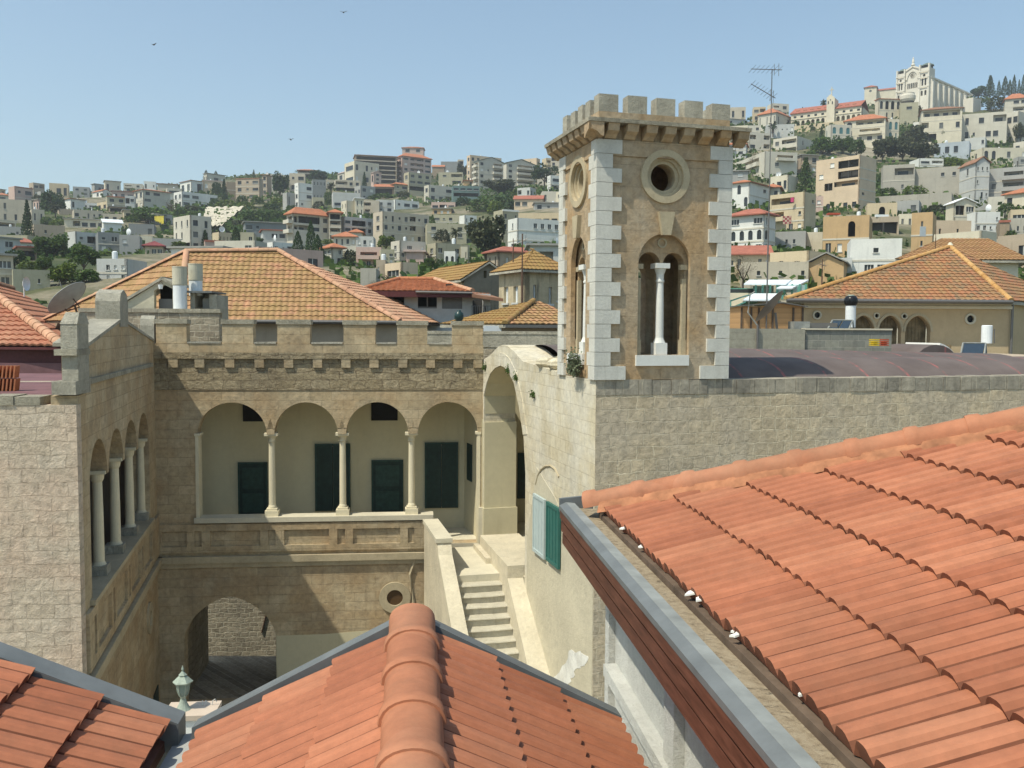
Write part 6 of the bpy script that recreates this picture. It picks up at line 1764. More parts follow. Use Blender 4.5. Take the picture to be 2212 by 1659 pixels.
def little_hip():
    Y = 33.0; a = at(*zc1(1335, 1028), Y); F = Frame(a.x, a.y, rad(12))
    R = fthing('small_hipped_house', 'low house with a small ochre lichened hip roof just left of the tower', 'house', F)
    X = lambda x: F.X(zc1(x, 1028)[0], py=zc1(x, 1028)[1]); Z = lambda y: F.Z(zc1(1700, y)[0], zc1(1700, y)[1])
    ez = Z(1024); k = at(*zc1(1870, 775), Y + 3.2); ap = F.loc(k)
    e0, ec, e1 = (-0.05, 1.2, ez), (X(1545), -0.3, ez), (X(2500), 0.4, ez); bk0 = (1.0, 7, ez); bk1 = (X(2500), 7, ez); ap2 = Vector((ap.x + 0.3, ap.y + 0.3, ap.z))
    for poly in ([ec, e1, ap2, ap], [Vector((-1.2, 3.2, ez)), ec, ap]):
        mb = MB(); mb.tiles(poly, 0.33, 0.235, 0.034, 0.03, 5, lambda u: (0.5 - 0.5 * math.cos(2 * math.pi * u)) ** 0.8, waver=0.008, every=1); mb.build('tile_roof', M['tile_moss'] if poly[0] == ec else M['tile_brown'], R)
        mb = MB(); mb.slab([Vector(v) - Vector((0, 0, 0.04)) for v in poly], 0.1); mb.build('roof_deck', M['greystone'], R)
    ridge_run(R, Vector(ap) + Vector((0, 0, .02)), Vector(ec) + Vector((0, 0, .02)), 0.11, 0.42, M['tile_brown'], 'hip_tile', collar=False)
    mb = MB(); mb.box(X(1540), 0.1, -0.5, X(2500), 0.4, ez - 0.12); mb.box(-0.3, 1.5, -0.5, X(1540), 1.8, ez - 0.12); mb.build('wall', M['h_tan'], R)
    mb = MB(); mb.box(X(1545), -0.38, ez - 0.13, X(2500), 0.09, ez - 0.02); mb.build('fascia', M['steel'], R)
    mb = MB(); mb.box(X(1332), 0.0, Z(1120), X(1525), 0.05, Z(1042)); mb.build('white_panel', M['tank'], R)
    R2, fr, x1, z0, z1 = box_thing('boundary_wall', 'low rubble wall with grey cement coping behind the great arch', 'wall', 915, 1216, 722, 775, 29.5, 0.45, M['rubble'], 0.06)
    mb = MB(); mb.box(-0.02, -0.04, z1 + 0.001, x1, 0.5, z1 + 0.10); mb.build('coping', M['greystone'], R2)
    mb = MB(); mb.box(0, -0.02, z1 - 0.42, x1, -0.001, z1); mb.build('cement_band', M['greystone'], R2)
little_hip()

# ------------------------------------------------------------------ right middle distance
def zc4(x, y): return (1548.4 + .3 * x, 486.6 + .3 * y)
def pyramid_house():
    Y = 34.0; ce = at(*zc4(2115, 543), Y); le = at(*zc4(500, 535), Y); le.z = ce.z; ez = ce.z
    F = Frame(le.x, le.y, math.atan2(ce.y - le.y, ce.x - le.x)); R = fthing('pyramid_roof_house', 'ochre stone hall with a mottled red pyramid tile roof and three pointed arches at right', 'building', F)
    Wd = (ce - le).length; ap = F.loc(at(*zc4(1680, 158), Y + 4.5))
    rt = F.loc(at(2330, 652, 41)); rt.z = ez
    lb = Vector((3.5, 9, ez)); rb = Vector((rt.x - 2, rt.y + 5, ez))
    l0, c0 = Vector((0, 0, ez)), Vector((Wd, 0, ez))
    for poly in ([l0, c0, ap], [c0, rt, ap], [lb, l0, ap]):
        mb = MB(); mb.tiles(poly, 0.26, 0.235, 0.03, 0.025, 4, waver=0.008, every=1); mb.build('tile_roof', M['tile_patch'], R)
        mb = MB(); mb.slab([Vector(v) - Vector((0, 0, 0.04)) for v in poly], 0.1); mb.build('roof_deck', M['greystone'], R)
    for q, nm in ((c0, 'hip_tile'), (l0, 'hip_tile')): ridge_run(R, ap + Vector((0, 0, .02)), q + Vector((0, 0, .02)), 0.10, 0.42, M['tile_edge'], nm, collar=False)
    mb = MB(); mb.lathe([(0.1, 0), (0.13, 0.08), (0.05, 0.2)], tuple(ap), 8); mb.build('finial', M['trimlite'], R)
    X = lambda x, y=700: F.X(zc4(x, y)[0], 0.5, py=zc4(x, y)[1]); Z = lambda y, x=1300: F.Z(*zc4(x, y), 0.5)
    hs = []
    for a, b in ((975, 1135), (1165, 1330), (1358, 1540)):
        hs.append(archpoly(X((a + b) / 2), (X(b) - X(a)) / 2, Z(900), Z(765), Z(650) - Z(765), 12, pointed=True))
    rw = [(720, 650, 26), (1148, 652, 18), (1347, 655, 18), (1822, 672, 32)]
    for x, y, r in rw: hs.append(circpoly(X(x), Z(y), (X(x + r) - X(x - r)) / 2, 18))
    mb = MB(); x0, x1 = X(622), X(2108); mb.plate([(x0, -0.5), (x0, ez - 0.12), (x1, ez - 0.12), (x1, -0.5)], hs, 0.5, 0.8); 
    rl = Vector(rt) - Vector((0.6, -0.3, 0)); mb.hexa([(x1 - .3, .81, -.5), (x1 - .001, .51, -.5), (rl.x, rl.y, -.5), (rl.x - .3, rl.y, -.5)], [(x1 - .3, .81, ez - .12), (x1 - .001, .51, ez - .12), (rl.x, rl.y, ez - .12), (rl.x - .3, rl.y, ez - .12)])
    mb.build('wall', M['h_ochrelite'], R)
    for x, y, r in rw:
        q = MB(); rr_ = (X(x + r) - X(x - r)) / 2; q.ring(X(x), Z(y), rr_ * 0.82, rr_ * 1.25, 0.44, 0.52, 18); o = q.build('round_window', M['trimlite'], R)
        q = MB(); q.lathe([(rr_ * 1.0, 0.62), (rr_ * 1.0, 0.64)], (X(x), 0, Z(y)), 14, 'y'); q.build('pane', M['pane'], o)
    for k, (a, b) in enumerate(((975, 1135), (1165, 1330), (1358, 1540))):
        q = MB(); n = 14
        for j in range(n): q.box(X(a) + (X(b) - X(a)) * j / n, 0.86 + 0.02 * (j % 2), Z(900), X(a) + (X(b) - X(a)) * (j + 0.94) / n, 0.9, Z(655)); 
        q.box(X(a), 0.84, Z(742), X(b), 0.855, Z(735)); q.build('slatted_screen', M['slats'], R)
        q = MB(); q.arcband(X((a + b) / 2), Z(765), (X(b) - X(a)) / 2, Z(650) - Z(765), 0.09, 0.46, 0.499, 14); q.build('arch_band', M['trim'], R)
    mb = MB(); mb.box(0.15, 0.0, ez - 0.10, Wd - 0.1, 0.49, ez - 0.02); mb.tube([(0.0, -0.05, ez - 0.03), (Wd + 0.05, -0.05, ez - 0.05)], 0.075, 8); mb.build('gutter', M['steel'], R)
    mb = MB(); mb.box(x0 + 0.01, 0.38, Z(600), x1 + 0.05, 0.499, Z(580) ); mb.box(x0 + .01, .42, Z(580) + .002, x1 + .02, .499, ez - .125); mb.build('cornice', M['h_cream'], R)
    mb = MB(); mb.tube([(x1 + 0.05, 0.42, ez - 0.1), (x1 + 0.05, 0.42, 0)], 0.05, 7); mb.build('drainpipe', M['steel'], R)
    # the second roof behind
    S = thing('rear_roof_house', 'brown tiled hip roof rising just behind the mottled pyramid roof', 'house', (le.x, le.y, 0)); o = Vector((le.x, le.y, 0))
    r0, r1 = at(*zc4(1625, 95), 52), at(*zc4(1950, 90), 52); r1.z = r0.z; e0 = at(*zc4(1285, 245), 47); e1 = at(*zc4(2260, 245), 47); e1.z = e0.z
    eb = e1 + Vector((3, 8, 0)); el = e0 + Vector((4.5, 8, 0))
    for poly in ([e0, e1, r1, r0], [e1, eb, r1], [el, e0, r0]):
        P = [v - o for v in poly]; mb = MB(); mb.tiles(P, 0.35, 0.24, 0.03, 0.03, 4); mb.build('tile_roof', M['tile_rear'], S)
        mb = MB(); mb.slab([v - Vector((0, 0, 0.04)) for v in P], 0.1); mb.build('roof_deck', M['greystone'], S)
    a, b = e0 - o, e1 - o; mb = MB(); mb.box(a.x + 0.4, a.y + 0.4, 0, b.x - 0.4, a.y + 0.7, e0.z - 0.1); mb.box(b.x - .7, a.y + .7, 0, b.x - .4, a.y + 7, e0.z - .1); mb.build('wall', M['h_cream'], S)
M['tile_edge'] = tilemat('orange lichened ridge tiles', [(0.45, 0.24, 0.08), (0.5, 0.3, 0.12)], 0.4, 0.4, 1.0)
M['tile_rear'] = tilemat('dusty brown tiles', [(0.30, 0.17, 0.08), (0.36, 0.20, 0.09), (0.34, 0.17, 0.09)], 0.24, 0.2, 1.0, lichen=(0.38, 0.24, 0.1), lamt=0.5)
M['h_ochrelite'] = plaster('ochre render', (0.50, 0.38, 0.23), 0.1, (0.3, 0.22, 0.13), 0.4, scale=0.8)
M['slats'] = flatmat('weathered wooden slats', (0.20, 0.155, 0.09), 0.8, var=0.5, scale=3)
pyramid_house()

def right_clutter():
    blk = ashlar('concrete block wall', (0.40, 0.38, 0.29), (0.36, 0.34, 0.26), (0.34, 0.32, 0.25), 0.42, 0.21, 0.008, 0.01, stamt=0.4)
    R, fr, x1, z0, z1 = box_thing('block_wall', 'plain concrete block parapet right of the tower, left and brighter of two', 'wall', 1575, 1738, 710, 765, 27.0, 0.2, blk, rad(12), part='blocks')
    mb = MB(); mb.tube([(fr.X(1634, py=740), -0.06, z0), (fr.X(1634, py=740), -0.06, z1 + 0.1)], 0.035, 7); mb.build('pipe', M['steel'], R)
    p = fr.w(x1, 0, 0); blk2 = ashlar('mouldy block wall', (0.27, 0.27, 0.22), (0.20, 0.205, 0.175), (0.33, 0.32, 0.27), 0.42, 0.21, 0.008, 0.012, stamt=0.8)
    R, fr2, x2, z0, z2 = box_thing('block_wall', 'mould stained grey block parapet in front of the pointed arches', 'wall', 1739, 1925, 713, 765, 27.6, 0.2, blk2, rad(4), part='blocks')
    mb = MB(); mb.box(-0.02, -0.05, z2 + .001, x2, 0.3, z2 + 0.05); mb.build('coping', M['trimlite'], R)
    # terrace deck behind these walls
    D = thing('roof_terrace', 'flat roof terrace carrying the tanks and the board shed at right', 'roof', fr.w(0, 0.3, 0), rad(8)); mb = MB(); mb.box(-1, 0, z1 - 1.2, 4.9, 5.5, z1 - 0.30); mb.box(4.9, 0, CZ - 1.4, 12, 5.0, CZ - 0.80); mb.build('slab', M['h_tan'], D)
    zt = z1 - 0.30
    # board shed
    a = at(*zc4(176, 735), 30.0); S = Frame(a.x, a.y, rad(3)); X = lambda x: S.X(zc4(x, 700)[0], py=zc4(x, 700)[1]); Z = lambda y, x=300: S.Z(*zc4(x, y))
    H = fthing('board_shed', 'tan lapped board shed with a dark low gabled roof right of the tower', 'shed', S)
    mb = MB(); mb.box(0, 0, zt - 0.1, X(300), 2.6, Z(585)); 
    mb.plate([(X(300) + .001, zt - .1), (X(300) + .001, Z(585)), (X(455), Z(562)), (X(618), Z(585)), (X(618), zt - .1)], [], 0.0, 0.15); mb.build('boards', M['boards'], H)
    mb = MB()
    for x in (176, 245, 300, 400, 548, 615): mb.box(X(x) - 0.03, -0.04, zt - 0.1, X(x) + 0.03, -0.001, Z(592))
    mb.build('frame_posts', M['bark'], H)
    mb = MB(); mb.hexa(((-0.1, -0.25, Z(584)), (X(455), -0.25, Z(560)), (X(455), 2.8, Z(560)), (-0.1, 2.8, Z(584))), ((-0.1, -0.25, Z(578)), (X(455), -0.25, Z(553)), (X(455), 2.8, Z(553)), (-0.1, 2.8, Z(578))))
    mb.hexa(((X(455), -0.25, Z(560)), (X(635), -0.25, Z(588)), (X(635), 2.8, Z(588)), (X(455), 2.8, Z(560))), ((X(455), -0.25, Z(553)), (X(635), -0.25, Z(582)), (X(635), 2.8, Z(582)), (X(455), 2.8, Z(553)))); mb.build('roof', M['steel'], H)
    # solar heater with a black ball top
    def heater(px, ytop, ybot, wpx, Y, lab, ball):
        c = at(px, ybot, Y); r = wpx / 2 / FP * Y; h = at(px, ytop, Y).z - c.z
        T = thing('water_tank', lab, 'water tank', c, 0, 'white water tanks on the terrace')
        if ball:
            hb = h * 0.58; mb = MB(); mb.lathe([(r, -0.2), (r, hb)], (0, 0, 0), 24); mb.build('cylinder', M['tank'], T)
            mb = MB(); R2 = r * 1.36; mb.lathe([(r * 1.02, hb + .001), (R2 * .9, hb + 0.05), (R2, hb + (h - hb) * .4), (R2 * .93, hb + (h - hb) * .68), (R2 * .7, hb + (h - hb) * .86), (R2 * .5, hb + (h - hb) * .9)], (0, 0, 0), 24); mb.build('ball_tank', M['black'], T, smooth=True)
            mb = MB(); mb.lathe([(R2 * .5, hb + (h - hb) * .9), (R2 * .45, h)], (0, 0, 0), 16); mb.build('lid', M['lantern'], T)
        else:
            mb = MB(); mb.lathe([(r, 0), (r, h * .96), (r * .85, h)], (0, 0, 0), 22); mb.build('cylinder', M['tank'], T)
            mb = MB(); mb.tube([(r + 0.04, -0.05, h * .8), (r + .06, -.05, 0)], 0.02, 5); mb.build('pipe', M['steel'], T)
        return T
    x, y = zc4(962, 500); heater(x, y, zc4(0, 690)[1], 21.5, 28.8, 'white water tank topped by a big black ball tank at right', True)
    x, y = zc4(1942, 720); heater(x, y, zc4(0, 850)[1], 22, 29.5, 'plain white cylindrical water tank beside the far right solar panel', False)
    def panel(x0, x1, y0, y1, Y, lab, n, sk=18):
        a = at(x0, y1, Y); F = Frame(a.x, a.y, rad(4)); w = F.X(x1 - sk, py=y1); z0, z1 = F.Z((x0 + x1) / 2, y1), F.Z((x0 + x1) / 2, y0)
        T = fthing('solar_panel', lab, 'solar panel', F, 'solar water panels'); d = (z1 - z0) * 0.9; s = F.X(x0 + sk, py=y1)
        for i in range(n):
            mb = MB(); u0, u1 = w * i / n + 0.02, w * (i + 1) / n - 0.02
            mb.hexa(((u0, 0, z0 - .04), (u1, 0, z0 - .04), (u1 + s, d, z1 - .04), (u0 + s, d, z1 - .04)), ((u0, 0, z0), (u1, 0, z0), (u1 + s, d, z1), (u0 + s, d, z1))); mb.build('collector', M['solar'], T)
        mb = MB(); mb.tube([(-.02, -.03, z0), (w + .02, -.03, z0)], .025, 5); mb.tube([(-.02, -.03, z0), (s - .02, d, z1)], .025, 5); mb.tube([(w + .02, -.03, z0), (w + s, d, z1)], .025, 5); mb.tube([(s - .02, d, z1), (w + s, d, z1)], .025, 5); mb.tube([(w + s, d, z1), (w + s + .05, d, z0 - .1)], .025, 5); mb.build('frame', M['metallite'], T)
    panel(*[zc4(800, 0)[0], zc4(1003, 0)[0], zc4(0, 683)[1], zc4(0, 748)[1]], 28.0, 'pair of dark solar panels in front of the black topped tank', 2)
    panel(*[zc4(1757, 0)[0], zc4(1978, 0)[0], zc4(0, 850)[1], zc4(0, 935)[1]], 27.5, 'single tilted solar panel with a white frame at far right', 1)
    c = at(*zc4(395, 745), 28.2)
    D = thing('satellite_dish', 'dark satellite dish tilted steeply beside the board shed', 'dish', c, 0)
    nrm = Vector((0.62, -0.1, -0.6)).normalized(); nrm = Vector((-0.66, 0.35, 0.62)).normalized(); a = nrm.orthogonal().normalized(); b = nrm.cross(a); mb = MB(); rows = []
    ctr = Vector((0, 0, 0.62))
    for k in range(6):
        q = k / 5; rows.append([mb.vt(ctr + (a * math.cos(math.pi * j / 12) + b * math.sin(math.pi * j / 12)) * 0.62 * q + nrm * .12 * q * q) for j in range(24)])
    for p, q in zip(rows, rows[1:]):
        for j in range(24): mb.fi((p[j], p[(j+1) % 24], q[(j+1) % 24], q[j]))
    mb.build('reflector', M['steel'], D); mb = MB(); mb.tube([(0.1, 0, 0.5), (0.2, 0, -0.3)], 0.04, 6); mb.build('mount', M['steel'], D); mb = MB(); mb.tube([(-.45, 0, .1), (-.75, 0, .5), (-.7, 0, 1.05), (-.55, 0, 1.15)], 0.025, 5); mb.build('feed_arm', M['metallite'], D)
    A = thing('air_conditioner', 'boxy grey air conditioner lying on the block parapet', 'air conditioner', at(*zc4(558, 748), 27.9), rad(5)); mb = MB(); mb.box(0, 0, 0, 0.5, 0.5, 0.24); mb.build('case', M['metallite'], A); mb = MB(); mb.box(0.501, 0.05, 0.02, 1.4, 0.45, 0.2); mb.build('unit', M['steel'], A)
    # crates
    for px, w, m, lab in ((1152, 42, 'yellow', 'yellow plastic crate beside the pointed arches'), (1222, 36, 'redplastic', 'rusty red plastic crate beside the yellow one')):
        C = thing('plastic_crate', lab, 'crate', at(*zc4(px - w / 2, 868), 26.6), 0.1, 'plastic crates'); ww = w * .3 / FP * 26.6
        mb = MB(); mb.box(0, 0, 0, ww, .3, .03)
        for k in range(3): z = .03 + k * .055; mb.box(0, 0, z + .02, ww, .02, z + .055); mb.box(0, .28, z + .02, ww, .3, z + .055); mb.box(0, .021, z + .02, .02, .279, z + .055); mb.box(ww - .02, .021, z + .02, ww, .279, z + .055)
        mb.box(.04, .04, .031, ww - .04, .26, .12)
        mb.build('body', M[m], C)
    a = at(*zc4(1545, 930), 29.5); P = thing('pallet_fence', 'brown upright pallet fence right of the arches', 'fence', a, rad(2)); mb = MB(); w = 150 * .3 / FP * 29.5; z1_ = 70 * .3 / FP * 29.5
    for k in range(14): mb.box(w * k / 14, 0, 0, w * (k + .55) / 14, .04, z1_)
    mb.build('slats', M['slats'], P); mb = MB(); mb.box(0, .041, z1_ * .2, w, .08, z1_ * .3); mb.box(0, .041, z1_ * .75, w, .08, z1_ * .85); mb.build('rail', M['slats'], P)
    # masts
    def mast(px, y0, y1, Y, lab, r=0.022, yagi=None, name='antenna_mast', cat='antenna', col='rust'):
        c = at(px, y1, Y); h = at(px, y0, Y).z - c.z; T = thing(name, lab, cat, c); mb = MB()
        mb.tube([(0, 0, -0.5), (0, 0, h * .45)], r * 1.6, 6); mb.tube([(0, 0, h * .45), (0, 0, h)], r, 6); mb.build('mast', M[col], T)
        for (ax0, ay0, ax1, ay1, n) in (yagi or []):
            p = at(ax0, ay0, Y) - c; q = at(ax1, ay1, Y) - c; mb = MB(); mb.tube([p, q], 0.014, 5)
            for k in range(n):
                m_ = p.lerp(q, (k + .3) / n); dz = 0.10 + 0.12 * k / n; mb.tube([m_ + Vector((0, -.45, 0)), m_ + Vector((0, .45, 0))], 0.006, 4)
                if k >= n - 2: mb.tube([m_ - Vector((0, 0, dz)), m_ + Vector((0, 0, dz))], 0.008, 4)
            mb.build('aerial', M['steel'], T)
        return T
    mast(1655, 149, 712, 30.0, 'tall rusty antenna mast with two crossing aerials right of the tower', 0.016, [(1622, 149, 1689, 151, 7), (1622, 181, 1675, 212, 8)], col='steel')
    mast(zc4(755, 0)[0], 560, zc4(0, 465)[1], 36.0, 'thin antenna mast rising in front of the ochre gable at right', 0.02, [(1768, 570, 1785, 575, 3)])
    mast(2020.5, zc4(0, 5)[1], zc4(0, 158)[1], 38.5, 'thin lightning rod on the tip of the pyramid roof', 0.012, None, 'lightning_rod', 'rod')
    mast(1127.6, 505, 655, 40.0, 'tallest thin antenna mast left of the tower', 0.03, [(1115, 528, 1140, 515, 4)])
    mast(zc1(1650, 0)[0], 515, 545, 46.0, 'short thin mast standing left of the tallest one', 0.02)
    # green framed glasshouse
    Yg = 40.0
    g = at(*zc4(80, 640), Yg); GF = Frame(g.x, g.y, rad(-8)); R = fthing('greenhouse', 'terraced shelter with white sheet roofs and green steel frames right of the tower', 'shelter', GF)
    def quad(pts, dep, nm, mat, th=.06):
        q = [GF.w(0, 0, 0) * 0 + GF.loc(at(*zc4(x, y), Yg + d)) for (x, y), d in zip(pts, dep)]
        mb = MB(); mb.slab(q, th); return mb.build(nm, mat, R)
    quad([(195, 420), (500, 420), (540, 392), (235, 392)], [0, 0, 3.5, 3.5], 'sheet_roof', M['whitemetal'])
    quad([(430, 450), (545, 450), (662, 392), (560, 392)], [-1, -1, 3.5, 3.5], 'sheet_roof', M['whitemetal'])
    quad([(190, 535), (400, 535), (470, 490), (260, 490)], [-3, -3, 0, 0], 'sheet_roof', M['whitemetal'])
    quad([(75, 548), (180, 512), (260, 492), (200, 505)], [-3, -2.5, 0, 0], 'sheet_roof', M['tealmetal'])
    quad([(78, 600), (210, 545), (300, 545), (200, 580)], [-3, -3, -1, -1], 'sheet_roof', M['tealmetal'])
    X = lambda x, y=480: GF.X(zc4(x, y)[0], py=zc4(x, y)[1]); Z = lambda y, x=350: GF.Z(*zc4(x, y))
    mb = MB(); mb.box(X(290), 1.5, Z(490), X(445), 1.6, Z(425)); mb.box(X(445), .5, Z(480), X(655), .6, Z(425)); mb.build('glazing', M['glassgreen'], R)
    mb = MB()
    for x in (290, 340, 395, 445, 500, 555, 610, 655): mb.box(X(x) - .04, .45, Z(500), X(x) + .04, .5, Z(420))
    for x, y0, y1 in ((80, 640, 545), (130, 640, 600), (180, 640, 575), (415, 560, 530), (445, 540, 510), (555, 500, 450)): mb.box(X(x) - .04, -1.2, Z(y0), X(x) + .04, -1.12, Z(y1))
    mb.box(X(75), -1.2, Z(622), X(175), -1.14, Z(617)); mb.box(X(110), 1.0, Z(452), X(290), 1.06, Z(446)); mb.box(X(110), 1.0, Z(485), X(290), 1.06, Z(480)); mb.build('steel_frame', M['tealmetal'], R)
    mb = MB(); mb.box(X(105), 1.2, Z(480), X(290), 1.3, Z(450)); mb.build('railing_panel', M['pane'], R)
    mb = MB(); mb.box(X(100), .8, Z(760), X(300), 3, Z(482)); mb.box(X(75), -1.0, Z(760), X(175), .79, Z(640)); mb.box(X(180), -.6, Z(760), X(640), 2, Z(545)); mb.build('terrace_wall', M['h_cream'], R)
right_clutter()
# pigeon and plants on the side wall
def bird(p, ang, label, body, s=1.0, fly=False):
    B = thing('bird' if fly else 'pigeon', label, 'bird', p, ang, 'birds in the sky' if fly else None)
    mb = MB(); secs = [(-0.17, .012, .0), (-0.10, .028, .0), (-.03, .055, .005), (.05, .052, .02), (.10, .032, .05), (.125, .024, .075), (.15, .022, .085), (.168, .008, .08)]
    rows = [[mb.vt((x * s, r * s * math.cos(k * math.pi / 5), (z + r * math.sin(k * math.pi / 5)) * s)) for k in range(10)] for x, r, z in secs]
    for a, b in zip(rows, rows[1:]):
        for k in range(10): mb.fi((a[k], a[(k+1) % 10], b[(k+1) % 10], b[k]))
    mb.fi(rows[0]); mb.fi(rows[-1])
    if fly:
        for sg in (-1, 1): mb.slab([(-.02 * s, 0, .03 * s), (.07 * s, 0, .03 * s), (.02 * s, sg * .30 * s, .12 * s), (-.05 * s, sg * .26 * s, .10 * s)], .008 * s)
    else:
        mb.slab([(-.14, -.03, .005), (-.25, -.03, -.015), (-.25, .03, -.015), (-.14, .03, .005)], .01); mb.tube([(.02, .015, -.04), (.02, .015, -.08)], .004, 4); mb.tube([(.02, -.015, -.04), (.02, -.015, -.08)], .004, 4); mb.tube([(.165, 0, .08), (.185, 0, .073)], .005, 4)
    mb.build('body', body, B, smooth=True)
x = TS.X(1195, py=780); z = TS.Z(1195, 800)
bird(TS.w(x, 0.12, z + 0.10), rad(160), 'dark pigeon perched on the pale wall just left of the tower', M['birdgrey'] if 'birdgrey' in M else M['steel'])
for (px, py, Y, lab) in ((742, 27, 90, 'topmost tiny bird flying in the sky, centre'), (332, 97, 95, 'tiny bird flying in the left part of the sky'), (628, 302, 110, 'tiny bird flying just above the central hill')):
    bird(at(px, py, Y), RND.uniform(0, 6), lab, M['steel'], 1.3, True)
def wallplant(px, py, w, h, label, leaf, n, drop=0.0, y=-0.1, size=.05):
    R = thing('wall_shrub', label, 'plant', TS.w(TS.X(px, py=py), y, TS.Z(px, py)), TS.a)
    mb = MB(); rr = random.Random(int(px)); stems = MB()
    for k in range(n):
        a = rr.uniform(-1, 1); L = rr.uniform(.4, 1); tip = Vector((a * w * .55, -rr.uniform(0, .3) * w, h * L * (1 - abs(a) * .5)))
        stems.tube([(0, 0, 0), tip * .5 + Vector((0, 0, -.02)), tip], .004, 4)
        for j in range(16):
            c = tip * rr.uniform(.25, 1.05) + Vector((rr.gauss(0, .03), rr.gauss(0, .03), rr.gauss(0, .03))); d = Vector((rr.gauss(0, 1), rr.gauss(0, 1), rr.gauss(0, 1))).normalized(); e = d.orthogonal().normalized() * size * .35; d = d * size
            mb.face((c - d * .5, c + e, c + d * .6, c - e))
    mb.build('leaves', M['leaf_' + leaf], R); stems.build('stems', M['bark'], R)
wallplant(1256, 815, .55, .62, 'bushy grey green caper shrub growing from the wall top beside the tower', 'sage', 44, size=.06)
for (px, py, lab) in ((1117, 822, 'small green weed on the arch shoulder, largest of the wall tufts'), (1100, 806, 'tiny dark weed on the rim of the great arch'), (1155, 858, 'small tuft of weeds in the pale wall, right of the arch'), (1050, 800, 'small weed left of the great arch top')):
    wallplant(px, py, .2, .22, lab, 'mid', 7, size=.045, y=-.02)

